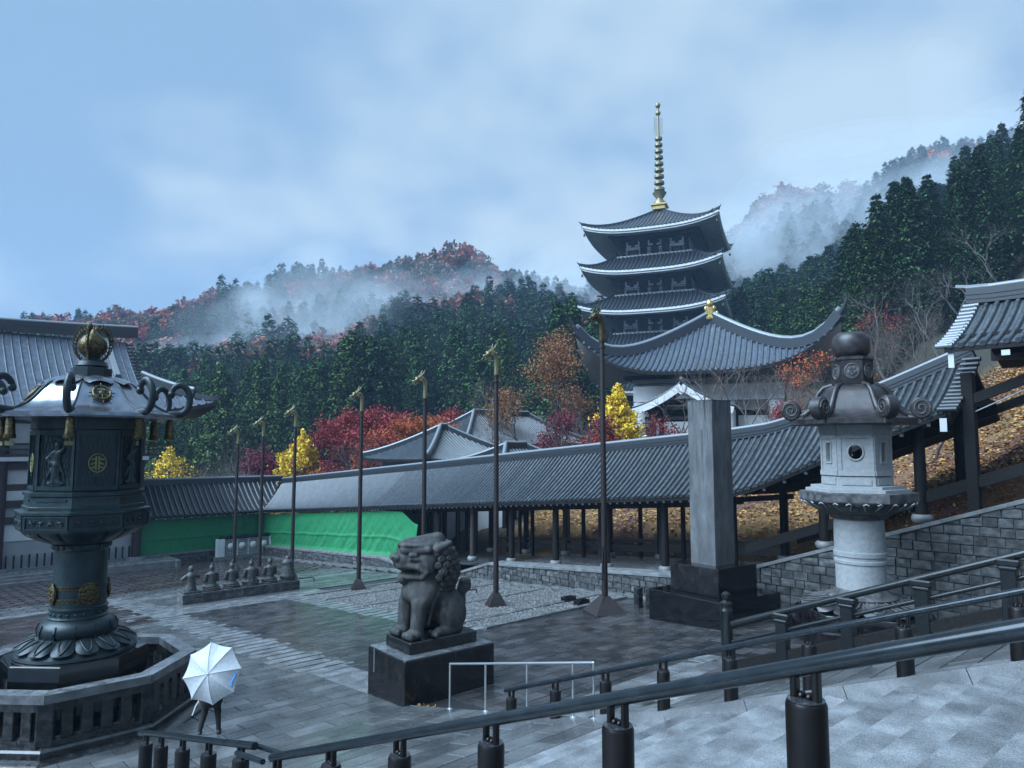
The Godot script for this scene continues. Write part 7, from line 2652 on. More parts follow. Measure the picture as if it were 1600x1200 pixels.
# ---------------------------------------------------------------- the person under the umbrella
func build_person() -> void:
	var at := S(13.8, 2.1, flagy(13.8) + 0.004)
	var P := Transform3D(Basis(Vector3.UP, deg_to_rad(14.0)), at)
	var o := thing("person", "person in black coat and trousers walking away, hidden behind white umbrella", "person", P)
	var V := func(x: float, y: float, z: float) -> Vector3: return Vector3(x, y, z)
	# skin: head, neck, both hands
	var hp := [egg(V.call(0, 1.46, -0.02), Vector3(0.078, 0.105, 0.095), 0.02), cap(V.call(0, 1.28, 0.01), V.call(0, 1.40, 0.0), 0.052, 0.05, 0.02), egg(V.call(0, 1.44, -0.115), Vector3(0.014, 0.024, 0.02), 0.012), egg(V.call(0, 1.39, -0.085), Vector3(0.04, 0.03, 0.03), 0.02), egg(V.call(0.079, 1.45, 0.0), Vector3(0.014, 0.03, 0.02), 0.008), egg(V.call(-0.079, 1.45, 0.0), Vector3(0.014, 0.03, 0.02), 0.008), egg(V.call(0, 1.405, -0.104), Vector3(0.022, 0.007, 0.01), 0.004)]
	for sg in [-1.0, 1.0]: hp.append([1, V.call(sg * 0.03, 1.465, -0.108), Vector3(0.014, 0.008, 0.01), Basis.IDENTITY, -0.006])
	# clothes: long coat and trousers in one body
	var cl := []
	cl.append(cap(V.call(0, 1.22, 0.01), V.call(0, 0.96, 0.0), 0.135, 0.12, 0.05))
	cl.append(egg(V.call(0, 1.22, 0.01), Vector3(0.19, 0.09, 0.11), 0.05))
	cl.append(cap(V.call(-0.05, 0.95, 0.0), V.call(-0.07, 0.68, 0.01), 0.125, 0.145, 0.05))
	cl.append(cap(V.call(0.05, 0.95, 0.0), V.call(0.07, 0.68, 0.01), 0.125, 0.145, 0.05))
	cl.append(egg(V.call(0, 0.76, 0.02), Vector3(0.22, 0.17, 0.15), 0.04))
	var hipL: Vector3 = V.call(-0.09, 0.76, 0.01)
	var hipR: Vector3 = V.call(0.09, 0.76, 0.01)
	var kneeL: Vector3 = V.call(-0.13, 0.44, 0.0)
	var kneeR: Vector3 = V.call(0.12, 0.44, -0.05)
	var footL: Vector3 = V.call(-0.20, 0.10, 0.10)
	var footR: Vector3 = V.call(0.16, 0.08, 0.02)
	cl.append(cap(hipL, kneeL, 0.092, 0.064, 0.03))
	cl.append(cap(kneeL, footL, 0.062, 0.044, 0.03))
	cl.append(cap(hipR, kneeR, 0.092, 0.064, 0.03))
	cl.append(cap(kneeR, footR, 0.062, 0.044, 0.03))
	# arms: right hand holds the shaft at the shoulder, left arm hangs with a bag
	cl.append(cap(V.call(0.18, 1.23, 0.0), V.call(0.24, 0.98, 0.02), 0.062, 0.052, 0.03))
	cl.append(cap(V.call(0.24, 0.98, 0.02), V.call(0.15, 1.12, -0.18), 0.050, 0.038, 0.03))
	cl.append(cap(V.call(-0.18, 1.23, 0.0), V.call(-0.24, 0.97, 0.0), 0.062, 0.052, 0.03))
	cl.append(cap(V.call(-0.24, 0.97, 0.0), V.call(-0.25, 0.75, -0.04), 0.050, 0.04, 0.03))
	var m := MB.new()
	solid(m, cl, 0.014)
	part("coat_and_trousers", m, M.cloth_black, o)
	for h in [[V.call(0.15, 1.13, -0.20), 1.0], [V.call(-0.25, 0.70, -0.05), -1.0]]:
		var c: Vector3 = h[0]
		if h[1] > 0.0:
			# fist closed on the shaft, which runs along z
			hp.append(egg(c, Vector3(0.022, 0.042, 0.036), 0.01))
			for k in 4:
				var z := -0.032 + k * 0.020
				hp.append(cap(c + Vector3(-0.012, 0.038, z), c + Vector3(0.018, 0.056, z - 0.002), 0.0095, 0.009, 0.004))
				hp.append(cap(c + Vector3(0.018, 0.056, z - 0.002), c + Vector3(0.040, 0.040, z), 0.009, 0.0085, 0.004))
				hp.append(cap(c + Vector3(0.040, 0.040, z), c + Vector3(0.034, 0.018, z), 0.0085, 0.008, 0.004))
			hp.append(cap(c + Vector3(0.0, -0.01, 0.034), c + Vector3(0.022, 0.030, 0.046), 0.011, 0.0095, 0.006))
			hp.append(cap(c + Vector3(0.022, 0.030, 0.046), c + Vector3(0.036, 0.046, 0.034), 0.0095, 0.008, 0.004))
			hp.append(cap(V.call(0.155, 1.105, -0.165), c, 0.026, 0.026, 0.01))
		else:
			hp.append(egg(c, Vector3(0.020, 0.045, 0.038), 0.01))
			for k in 4:
				var z := -0.030 + k * 0.020
				var len: float = [0.034, 0.040, 0.038, 0.028][k]
				hp.append(cap(c + Vector3(0, -0.036, z), c + Vector3(0.004, -0.036 - len, z), 0.0095, 0.009, 0.004))
				hp.append(cap(c + Vector3(0.004, -0.036 - len, z), c + Vector3(0.020, -0.036 - len * 1.5, z), 0.009, 0.008, 0.004))
			hp.append(cap(c + Vector3(0.0, 0.015, -0.034), c + Vector3(0.016, -0.025, -0.052), 0.011, 0.009, 0.006))
			hp.append(cap(c + Vector3(0.016, -0.025, -0.052), c + Vector3(0.022, -0.05, -0.046), 0.009, 0.008, 0.004))
			hp.append(cap(V.call(-0.25, 0.77, -0.04), c, 0.026, 0.026, 0.01))
	m = MB.new()
	solid(m, hp, 0.0055)
	part("head_and_hands", m, M.skin, o)
	m = MB.new()
	solid(m, [egg(V.call(0, 1.485, 0.015), Vector3(0.092, 0.10, 0.10), 0.03), cap(V.call(0, 1.44, 0.06), V.call(0, 1.30, 0.075), 0.075, 0.05, 0.03), [1, V.call(0, 1.43, -0.12), Vector3(0.075, 0.10, 0.06), Basis.IDENTITY, -0.02]], 0.012)
	part("hair", m, M.hair, o)
	for q in [[footL, 0.55], [footR, 0.0]]:
		m = MB.new()
		var f: Vector3 = q[0]
		var tip := f + Vector3(0.0, -0.055 if q[1] == 0.0 else -0.075, -0.16)
		solid(m, [cap(Vector3(f.x, 0.045 if q[1] == 0.0 else 0.075, f.z + 0.03), Vector3(tip.x, 0.034, tip.z), 0.042, 0.036, 0.02), cap(f, Vector3(f.x, 0.05, f.z + 0.02), 0.042, 0.042, 0.02)], 0.011)
		part("shoe", m, M.shoe, o)
	# cord of the bag at the left side
	m = MB.new()
	m.tube([V.call(-0.25, 0.68, -0.04), V.call(-0.30, 0.60, 0.02), V.call(-0.33, 0.50, 0.03), V.call(-0.36, 0.42, 0.03)], [0.012], 6)
	part("bag_cord", m, M.white_cord, o)
	# the umbrella, leaning back over the shoulder with its top towards the stair
	var grip: Vector3 = P * V.call(0.175, 1.165, -0.20) + Vector3(0.05, 0.03, 0.0)
	var ax := Vector3(-0.03, 0.24, 1.0).normalized()
	var top := grip + ax * 0.86
	var ub := Basis(Quaternion(Vector3.UP, ax))
	var u := thing("umbrella", "open white umbrella with small blue mark near its rim", "umbrella", Transform3D(ub, top))
	var n := 8
	var R := 0.60
	var D := 0.20
	for i in n:
		var a0 := TAU * (i + 0.18) / n
		var a1 := TAU * (i + 1.18) / n
		m = MB.new()
		var panel := func(x: float, v: float) -> Vector3:
			var p0 := Vector3(sin(a0), 0, cos(a0)) * R * v
			var p1 := Vector3(sin(a1), 0, cos(a1)) * R * v
			var sag := 4.0 * x * (1.0 - x)
			var p := p0.lerp(p1, x)
			p -= p.normalized() * sag * 0.035 * v * v * R
			return p + Vector3.DOWN * (D * v * v + sag * 0.018 * v)
		m.grid(8, 10, panel, Vector3.UP)
		part("canopy_panel", m, M.umbrella_cloth, u)
		m = MB.new()
		var pts := []
		for k in 9: pts.append(Vector3(sin(a0), 0, cos(a0)) * R * (k / 8.0) * 1.01 + Vector3.DOWN * (D * pow(k / 8.0, 2.0)) + Vector3.UP * 0.003)
		m.tube(pts, [0.0045], 6)
		part("rib", m, M.white, u)
		if i == 1:
			# the printed mark: a bent blue stroke with a drop at its foot
			m = MB.new()
			var mk := []
			for k in 8:
				var v := 0.86 - 0.02 * sin(k * 0.8)
				mk.append(panel.call(0.20 + k * 0.085, v) + Vector3.UP * 0.004)
			m.bar(mk, 0.045, 0.003)
			m.ball(panel.call(0.20, 0.85) + Vector3.UP * 0.003, Vector3(0.036, 0.004, 0.03), 10, 6)
			part("printed_mark", m, M.umbrella_blue, u)
	m = MB.new()
	m.lathe([Vector2(0.018, -0.01), Vector2(0.018, 0.012), Vector2(0.006, 0.02), Vector2(0.005, 0.06), Vector2(0.0, 0.065)], 12)
	part("tip", m, M.white, u)
	m = MB.new()
	m.tube([Vector3(0, -0.02, 0), Vector3(0, -0.80, 0)], [0.006], 8)
	part("shaft", m, M.steel, u)
	m = MB.new()
	m.tube([Vector3(0, -0.78, 0), Vector3(0, -0.95, 0), Vector3(0.02, -0.985, 0), Vector3(0.05, -0.98, 0), Vector3(0.06, -0.94, 0)], [0.012], 8)
	part("handle", m, M.post, u)

# ---------------------------------------------------------------- fountain panel and other small things
func build_small_things() -> void:
	var s := 56.8
	var t_of := func(px: float) -> float:
		var u: float = (px - 800.0) / FPX / 1.02
		return (u * (3.6 + 0.743 * s) - 1.44 + 0.669 * s) / (0.743 - 0.669 * u)
	var ta: float = t_of.call(336.0)
	var tb: float = t_of.call(423.0)
	var gy := flagy(s)
	var o := thing("fountain_panel", "white fountain screen with four round nozzles behind fine mesh, below the netting", "fountain", gframe(s, (ta + tb) * 0.5, gy))
	var w := tb - ta
	var m := MB.new()
	m.box(Vector3(0, 0.12, 0), Vector3(w + 0.2, 0.36, 0.5), Basis.IDENTITY, 0.02)
	part("base", m, M.coping, o)
	for x in [-w * 0.5 + 0.3, w * 0.5 - 0.12]:
		m = MB.new()
		m.box(Vector3(x, 0.95, 0.05), Vector3(0.62 if x < 0.0 else 0.25, 1.5, 0.35), Basis.IDENTITY, 0.015)
		part("end_block", m, M.plaster, o)
	m = MB.new()
	m.box(Vector3(0.2, 0.95, -0.12), Vector3(w - 0.9, 1.4, 0.06))
	part("backing", m, M.block0, o)
	m = MB.new()
	m.box(Vector3(0.1, 1.70, 0.02), Vector3(w, 0.10, 0.4), Basis.IDENTITY, 0.01)
	for i in 16: m.box(Vector3(-w * 0.5 + 0.3 + i * (w - 0.5) / 15.0, 1.83, 0.1), Vector3(0.16, 0.16, 0.14), Basis.IDENTITY, 0.03)
	part("top_rail", m, M.wood_black, o)
	for i in 4:
		var x := -w * 0.5 + 1.15 + (i + 0.0) * (w - 1.5) / 3.4
		m = MB.new()
		for k in 9:
			m.box(Vector3(x - 0.48 + k * 0.12, 0.98, 0.10), Vector3(0.022, 1.3, 0.02))
			m.box(Vector3(x, 0.42 + k * 0.145, 0.102), Vector3(1.0, 0.022, 0.02))
		m.box(Vector3(x + 0.54, 0.98, 0.10), Vector3(0.06, 1.36, 0.05))
		part("mesh_screen", m, M.plaster, o)
		m = MB.new()
		m.lathe([Vector2(0.0, -0.05), Vector2(0.27, -0.05), Vector2(0.28, 0.0), Vector2(0.2, 0.09), Vector2(0.0, 0.12)], 20, Vector3(x, 1.05, 0.15), false, 0.0, Basis(Vector3.RIGHT, PI / 2.0))
		m.box(Vector3(x + 0.03, 1.08, 0.28), Vector3(0.2, 0.05, 0.03), Basis(Vector3(0, 0, 1), 0.7))
		part("nozzle", m, M.white, o)
	# dark iron spray arms lying over the gravel
	var k := 0
	for q in [[24.0, 17.5, 0.3], [25.2, 15.2, 0.2], [29.6, 17.5, 0.4], [36.2, 15.6, 0.1], [36.6, 13.8, 0.5], [36.4, 12.2, 0.2]]:
		var a := thing("spray_arm", ["thin dark pipe arm on gravel just left of the lion's chest", "thin dark pipe arm lying across the strip behind the lion's paws", "dark pipe arm in the gravel beside the lone rust pole", "dark pipe arm sticking out behind the rightmost statue", "dark pipe arm between the fifth and sixth statues", "dark pipe arm seen between the fourth and fifth statues"][k], "pipe", gframe(q[0], q[1], flagy(q[0]), GRID + q[2] * 30.0), "pipe arms on the gravel")
		var mm := MB.new()
		mm.tube([Vector3(0, -0.02, 0), Vector3(0, 0.16, 0), Vector3(-0.1, 0.22, 0), Vector3(-0.9, 0.26, 0.05)], [0.028], 6)
		mm.box(Vector3(-0.92, 0.28, 0.05), Vector3(0.08, 0.05, 0.05))
		part("pipe", mm, M.wood_black, a)
		k += 1
	# stone blocks at the foot of things
	var b := thing("stone_wedge", "low stone wedge with pale chamfered top lying on pavement beyond second handrail", "stone wedge", gframe(7.55, 9.45, ramp(7.55), GRID + 34.0))
	m = MB.new()
	m.prism(PackedVector2Array([Vector2(-0.24, 0.0), Vector2(0.24, 0.0), Vector2(0.16, 0.13), Vector2(-0.10, 0.16)]), -0.75, 0.75)
	part("block", m, M.coping, b)
	for q in [[18.9, 18.2, "dark flat drain lid on the gravel between two poles"], [17.9, 17.9, "dark flat drain lid at the gravel edge left of the big pole foot"]]:
		var d := thing("drain_lid", q[2], "drain lid", gframe(q[0], q[1], flagy(q[0])), "drain lids on the gravel edge")
		m = MB.new()
		m.box(Vector3(0, 0.09, 0), Vector3(0.62, 0.2, 0.34), Basis.IDENTITY, 0.02)
		part("lid", m, M.plinth_dark, d)
	# fallen leaves caught at the pedestal's foot
	m = MB.new()
	for i in 90:
		var p := S(rng.randf_range(10.6, 12.0), 6.0 + absf(rng.randfn(0.0, 0.10)), 0)
		var st := st_of(p)
		p.y = flagy(st.x) + EY + rng.randf_range(0.006, 0.03)
		leaf(m, p, rng.randf_range(0.03, 0.055), [Color(0.42, 0.26, 0.04), Color(0.30, 0.15, 0.03), Color(0.16, 0.08, 0.03)][rng.randi() % 3], 0.35)
	stuff("fallen_leaves", m, M.leaves, self, "few yellow-brown fallen leaves gathered at the foot of the lion's pedestal", "leaves")

# ---------------------------------------------------------------- plants
func leaf(m: MB, p: Vector3, r: float, c: Color, flatness := 0.0) -> void:
	var d := Vector3(rng.randfn(), rng.randfn() * (1.0 - flatness), rng.randfn()).normalized()
	var e := d.cross(Vector3(rng.randfn(), rng.randfn() * (1.0 - flatness), rng.randfn())).normalized()
	if flatness > 0.0:
		e = d.cross(Vector3(rng.randfn() * 0.4, 1.0, rng.randfn() * 0.4)).normalized()
	var nn := e.cross(d)
	var a := p + d * r
	var b := p + e * r * 0.62
	var f := p - d * r
	var g := p - e * r * 0.62
	m.col = c
	m.v.push_back(a); m.v.push_back(b); m.v.push_back(f)
	m.v.push_back(a); m.v.push_back(f); m.v.push_back(g)
	for i in 6:
		m.n.push_back(nn)
		m.c.push_back(c)

# a drooping spray of needles hanging from p along d
func spray(m: MB, p: Vector3, d: Vector3, l: float, w: float, c: Color) -> void:
	var s := d.cross(Vector3.UP).normalized()
	if s.length() < 0.2: s = Vector3.RIGHT
	var tip := p + d * l + Vector3.DOWN * l * 0.42
	var mid := p + d * l * 0.55 + Vector3.DOWN * l * 0.06
	var a := mid + s * w
	var b := mid - s * w
	var up := (s.cross(d)).normalized()
	if up.y < 0.0: up = -up
	m.col = c
	m.tri(p, a, tip, up, (up + s * 0.35).normalized(), (up + d * 0.4).normalized())
	m.tri(p, tip, b, up, (up + d * 0.4).normalized(), (up - s * 0.35).normalized())

# conifer crown: clumps of sprays on whorled boughs round a tapering stem
func conifer(h: float, r: float, whorls: int, per: int, sprays: int, size: float, base: float, sd: int, tone: Color, blunt := 0.8) -> Array:
	var g := RandomNumberGenerator.new()
	g.seed = sd
	var cr := MB.new()
	var tk := MB.new()
	tk.tube([Vector3(0, -0.6, 0), Vector3(0, h * 0.35, 0), Vector3(0, h * 0.97, 0)], [h * 0.017, h * 0.012, 0.03], 7, false)
	for i in whorls:
		var u := (i + g.randf() * 0.6) / whorls
		var y := lerpf(h * base, h * 0.985, u)
		var rad := r * pow(1.0 - u, blunt) * g.randf_range(0.78, 1.15) + 0.12
		var n := maxi(3, int(per * (0.35 + 0.65 * pow(1.0 - u, 0.6))))
		for k in n:
			var a := TAU * (k + g.randf() * 0.8) / n + i * 1.3
			var rr := rad * g.randf_range(0.62, 1.12)
			var d := Vector3(sin(a), 0, cos(a))
			var tipv := Vector3(0, y - rr * 0.16 + 0.12 * rr * u, 0) + d * rr
			if sprays > 6: tk.tube([Vector3(0, y, 0), tipv], [0.035, 0.012], 3, false)
			var cc := tone * g.randf_range(0.62, 1.35)
			cc = cc.lerp(Color(0.07, 0.075, 0.02), g.randf() * 0.35)
			var lump := 0.42 * rr + 0.25
			for j in sprays:
				var f := sqrt(g.randf())
				var q := Vector3(0, y, 0).lerp(tipv, lerpf(0.25, 1.0, f))
				q += Vector3(g.randfn(), g.randfn() * 0.6, g.randfn()) * lump * 0.34
				var dd := (d * 0.9 + Vector3(g.randfn(), g.randfn() * 0.4 + 0.1, g.randfn()) * 0.65).normalized()
				var k2 := g.randf_range(0.8, 1.2)
				spray(cr, q, dd, size * g.randf_range(0.7, 1.3), size * g.randf_range(0.22, 0.40), Color(cc.r * k2, cc.g * k2, cc.b * k2))
	for j in 8:
		spray(cr, Vector3(0, h * (0.93 + 0.008 * j), 0), Vector3(sin(j * 2.4), 1.2, cos(j * 2.4)).normalized(), size, size * 0.2, tone)
	return [tk.mesh(), cr.mesh()]

# broad tree: limbs fork down to twigs, leaves hang round the twigs
func branch(w: MB, lv: Array, g: RandomNumberGenerator, p: Vector3, d: Vector3, l: float, r: float, depth: int, o: Dictionary) -> void:
	var n := 3
	var pts := [p]
	var rad := [r]
	var dir := d
	for i in n:
		dir = (dir + Vector3(g.randfn(), g.randfn() * 0.6 + o.lift, g.randfn()) * o.wander).normalized()
		pts.append(pts[-1] + dir * l / n)
		rad.append(lerpf(r, r * o.taper, float(i + 1) / n))
	w.tube(pts, rad, 6 if depth > 3 else (4 if depth > 1 else 3), false)
	if depth <= o.leafy:
		for q in [pts[-1], pts[-2], pts[-3]]: lv.append(q)
	if depth == 0: return
	var kids: int = o.kids + (1 if g.randf() < 0.4 else 0)
	for k in kids:
		var a := TAU * (k + g.randf()) / kids
		var side := dir.cross(Vector3(0.31, 0.9, 0.2)).normalized()
		var up := side.cross(dir).normalized()
		var nd: Vector3 = (dir + (side * cos(a) + up * sin(a)) * o.spread * g.randf_range(0.6, 1.25)).normalized()
		var from: Vector3 = pts[-1] if k < 2 or depth > 4 else pts[-2]
		branch(w, lv, g, from, nd, l * g.randf_range(o.short - 0.1, o.short + 0.08), rad[-1] * 0.78, depth - 1, o)

func broad_tree(called: String, label: String, cat: String, x: Transform3D, h: float, o: Dictionary, group := "") -> Node3D:
	var g := RandomNumberGenerator.new()
	g.seed = o.seed
	var w := MB.new()
	var lv := []
	var st: int = o.get("stems", 1)
	for i in st:
		var a := TAU * i / st + 0.5
		var d := (Vector3(sin(a), 0, cos(a)) * (0.0 if st == 1 else 0.35) + Vector3.UP).normalized()
		branch(w, lv, g, Vector3(0, -0.4, 0), d, h * o.first, h * o.thick / sqrt(st), o.depth, o)
	# scale to the wanted height
	var top := 0.1
	for v in w.v: top = maxf(top, v.y)
	var k := h / top
	var wide: float = o.get("wide", 1.0)
	var sc := Vector3(k * wide, k, k * wide)
	for i in w.v.size(): w.v[i] *= sc
	var t := thing(called, label, cat, x, group)
	part("trunk_and_limbs", w, M[o.bark], t)
	if o.get("leaves", 0) > 0 and lv.size() > 0:
		var m := MB.new()
		var cols: Array = o.cols
		for i in o.leaves:
			var q: Vector3 = lv[g.randi() % lv.size()] * sc
			var c: Color = cols[g.randi() % cols.size()]
			q += Vector3(rng.randfn(), rng.randfn() * 0.7, rng.randfn()) * o.get("fluff", 0.3)
			leaf(m, q, o.lsize * rng.randf_range(0.6, 1.3), c * rng.randf_range(0.7, 1.25))
		part("crown", m, M.leaves, t)
	return t

func base_at(px: float, z: float) -> Transform3D:
	var x := (px - 800.0) / FPX * z
	return Transform3D(Basis(Vector3.UP, fposmod(px * 0.37, TAU)), Vector3(x, land(x, -z), -z))

func height_to(px: float, py: float, z: float, x: Transform3D) -> float:
	return maxf(1.5, W(px, py, z).y - x.origin.y)

func build_trees() -> void:
	rng.seed = 303
	var maple := {"first": 0.24, "thick": 0.020, "depth": 5, "wander": 0.22, "lift": 0.10, "taper": 0.75, "kids": 2, "spread": 0.75, "short": 0.78, "leafy": 2, "bark": "bark", "fluff": 0.42, "lsize": 0.105}
	var bare := {"first": 0.30, "thick": 0.014, "depth": 5, "wander": 0.16, "lift": 0.14, "taper": 0.72, "kids": 2, "spread": 0.55, "short": 0.74, "leafy": 0, "bark": "twig"}
	var reds := [Color(0.29, 0.040, 0.045), Color(0.22, 0.030, 0.038), Color(0.33, 0.075, 0.045), Color(0.16, 0.03, 0.035)]
	var purples := [Color(0.16, 0.03, 0.05), Color(0.11, 0.025, 0.04), Color(0.20, 0.03, 0.04)]
	var oranges := [Color(0.40, 0.10, 0.03), Color(0.34, 0.06, 0.03), Color(0.28, 0.12, 0.04)]
	var browns := [Color(0.22, 0.095, 0.045), Color(0.16, 0.07, 0.04), Color(0.28, 0.13, 0.05)]
	var yellows := [Color(0.80, 0.55, 0.05), Color(0.70, 0.46, 0.04), Color(0.84, 0.64, 0.10), Color(0.58, 0.38, 0.04)]
	var list := [
		# px, z, top, kind, colours, leaves, label
		[612, 66, 646, "maple", reds, 7000, "bright red maple, tallest of the red trees left of the hipped roofs", 1.1],
		[565, 70, 640, "maple", reds, 6500, "deep crimson maple directly behind the lone gravel pole", 1.0],
		[655, 64, 652, "maple", oranges, 6500, "orange-red maple touching the corner of the lower hipped roof", 1.15],
		[700, 72, 640, "maple", reds, 4200, "small red maple peeping over the lower hipped roof", 1.0],
		[528, 74, 682, "maple", purples, 5200, "purple-red maple just right of the yellow ginkgo", 1.2],
		[430, 78, 700, "maple", purples, 3000, "thin purplish shrub tree left of the yellow ginkgo", 1.3],
		[1218, 60, 636, "maple", reds, 4200, "small scarlet maple in front of the gate's right column", 1.0],
		[1012, 62, 655, "maple", reds, 700, "little red maple hidden beside the shelter's left post", 1.0],
		[926, 60, 648, "maple", purples, 2200, "dark wine-red maple left of the right-hand ginkgo", 1.2],
		[950, 57, 684, "maple", reds, 1300, "low crimson maple bush at the foot of the ginkgo", 1.3],
		[1296, 66, 552, "maple", oranges, 1000, "orange-leaved tree behind the stone lantern's jewel", 0.9],
		[1342, 84, 484, "maple", reds, 500, "small red tree at the foot of the tall cedars", 0.9],
		[868, 70, 516, "maple", browns, 5200, "tall rusty-brown tree standing left of the pagoda", 0.6],
		[838, 66, 610, "maple", browns, 2400, "brown half-bare tree behind the corridor right of the higher hipped roof", 0.9],
		[905, 74, 600, "maple", browns, 2200, "brownish tree in the shade left of the pagoda's lowest roof", 0.9]]
	var sd := 11
	for d in list:
		var x := base_at(d[0], d[1])
		var o: Dictionary = maple.duplicate()
		o.seed = sd
		o.cols = d[4]
		o.leaves = int(d[5] * (1.1 if d[4] == browns else 2.1))
		o.wide = d[7]
		if d[4] == browns:
			o.lift = 0.3; o.spread = 0.5; o.first = 0.3; o.fluff = 0.5
		sd += 3
		broad_tree("maple_tree" if d[4] != browns else "brown_tree", d[6], "tree", x, height_to(d[0], d[2], d[1], x), o, "autumn trees behind the corridor")
	# ginkgos: narrow yellow cones of short upright boughs
	for d in [[474, 68, 672, 11000, 0.40, "bright yellow ginkgo of conical shape behind the netting corner"], [268, 76, 698, 2200, 0.50, "thin pale-yellow tree with many bare twigs above the far left corridor"], [966, 60, 600, 12000, 0.31, "tall golden ginkgo beside the nearest banner pole and white gate column"]]:
		var x := base_at(d[0], d[1])
		var h := height_to(d[0], d[2], d[1], x)
		var g := RandomNumberGenerator.new()
		g.seed = int(d[0])
		var w := MB.new()
		w.tube([Vector3(0, -0.4, 0), Vector3(0.05, h * 0.5, 0), Vector3(0, h * 0.97, 0)], [h * 0.02, h * 0.012, 0.02], 7, false)
		var m := MB.new()
		var boughs := 44
		for i in boughs:
			var u := (i + g.randf()) / boughs
			var y := lerpf(h * 0.08, h * 0.95, u)
			var a := i * 2.4 + g.randf()
			var r: float = h * d[4] * pow(1.0 - u, 0.75) * g.randf_range(0.55, 1.25)
			var tipv := Vector3(sin(a) * r, y + r * 0.45, cos(a) * r)
			var md := Vector3(sin(a) * r * 0.5, y + r * 0.1, cos(a) * r * 0.5)
			w.tube([Vector3(0, y, 0), md, tipv], [0.05, 0.03, 0.012], 4, false)
			for k in 3:
				var t2 := tipv + Vector3(g.randfn(), absf(g.randfn()) + 0.4, g.randfn()) * 0.5
				w.tube([md.lerp(tipv, 0.3 + 0.3 * k), t2], [0.018, 0.008], 3, false)
			for k in int(d[3] / boughs):
				var q := md.lerp(tipv, g.randf_range(-0.2, 1.1)) + Vector3(g.randfn(), g.randfn() * 0.7, g.randfn()) * (0.12 + r * 0.11)
				leaf(m, q, g.randf_range(0.09, 0.19), yellows[g.randi() % 4] * g.randf_range(0.75, 1.15))
		for k in 90: leaf(m, Vector3(g.randfn() * 0.14, h * g.randf_range(0.9, 1.01), g.randfn() * 0.14), g.randf_range(0.09, 0.16), yellows[g.randi() % 4])
		var t := thing("ginkgo_tree", d[5], "tree", x)
		part("trunk_and_limbs", w, M.bark_pale if d[0] == 268 else M.bark, t)
		part("crown", m, M.leaves, t)
	# leafless trees and shrubs
	var bl := [
		[1090, 58, 560, 1, "twig", "leafless tree with fine twigs before the gate's left bay"], [1128, 56, 548, 1, "twig", "leafless tree spreading over the top of the stone pillar"], [1168, 54, 535, 1, "bark_pale", "tallest bare tree with pale stem before the gate's right bay"], [1205, 57, 560, 2, "twig", "bare bushy tree beside the scarlet maple"], [1252, 55, 552, 2, "twig", "bare twiggy tree left of the stone lantern's roof"], [1056, 60, 585, 1, "twig", "slim bare tree beside the small shelter"],
		[742, 60, 580, 1, "bark_pale", "pale bare tree rising left of the higher hipped roof"], [806, 58, 590, 1, "twig", "dark bare tree in front of the higher roof's long slope"], [860, 56, 600, 1, "bark", "crooked bare tree behind the corridor ridge"], [892, 55, 625, 2, "twig", "bare twiggy shrub left of the dark red maple"], [776, 57, 640, 2, "twig", "low bare shrub over the corridor roof"],
		[300, 80, 718, 3, "twig", "bare brushwood clump right of the thin yellow tree"], [340, 78, 705, 3, "twig", "bare brushwood clump left of the farthest pole"], [382, 76, 700, 3, "bark_pale", "bare pale brushwood between the two far poles"], [408, 74, 672, 1, "bark_pale", "bare pale-stemmed tree behind the second-farthest pole"], [232, 74, 722, 3, "twig", "bare shrub close to the hall's right wall"], [580, 62, 672, 2, "bark_pale", "bare pale stems before the crimson maple"], [510, 66, 705, 2, "twig", "bare reddish shrub at the ginkgo's right foot"],
		[1395, 74, 430, 1, "bark_pale", "thin grey bare tree before the cedars, left of three"], [1445, 70, 455, 2, "twig", "bare bushy tree above the climbing roof"], [1472, 76, 420, 1, "bark_pale", "slim bare tree rising left of the upper roof"], [1505, 80, 400, 1, "bark_pale", "slender grey bare tree just above the upper roof's tip"], [1582, 78, 335, 1, "bark_pale", "white-stemmed bare tree at the right edge above the upper roof"], [1420, 66, 480, 3, "twig", "brown brushwood thicket above the climbing roof's middle"], [1375, 66, 500, 3, "twig", "brown brushwood thicket behind the stone lantern's neck"], [1330, 64, 520, 3, "bark", "dark brushwood left of the stone lantern's jewel"],
		[1455, 31, 560, 1, "bark", "thin trunk on the leafy slope left of the square post"], [1490, 34, 555, 1, "bark", "thin trunk on the leafy slope behind the square post"], [1530, 37, 560, 1, "bark", "thin trunk on the leafy slope right of the square post"], [1552, 42, 560, 1, "bark", "smaller trunk higher on the leafy slope at far right"], [1000, 46, 700, 1, "bark", "thin trunk on the golden slope seen under the corridor"], [905, 49, 715, 1, "bark", "thin trunk on the golden slope left under the corridor"], [1062, 45, 700, 1, "bark", "thin trunk on the golden slope beside the pillar"]]
	sd = 500
	for d in bl:
		var x := base_at(d[0], d[1])
		var o: Dictionary = bare.duplicate()
		o.seed = sd
		sd += 7
		o.bark = d[4]
		o.stems = [1, 1, 3, 6][d[3]]
		if d[3] >= 2:
			o.depth = 4; o.spread = 0.5; o.kids = 3; o.first = 0.34; o.thick = 0.012
		else:
			o.kids = 2; o.depth = 6
		broad_tree("bare_tree" if d[3] < 3 else "bare_shrub", d[5], "tree" if d[3] < 3 else "shrub", x, height_to(d[0], d[2], d[1], x), o, "leafless trees and shrubs")
	# clipped dark hedge behind the corridor ridge
	var hx := base_at(925, 56)
	var hd := thing("hedge", "low dark clipped hedge running below the ginkgo and shelter", "hedge", Transform3D(Basis(Vector3.UP, deg_to_rad(-14.0)), hx.origin))
	var hm := MB.new()
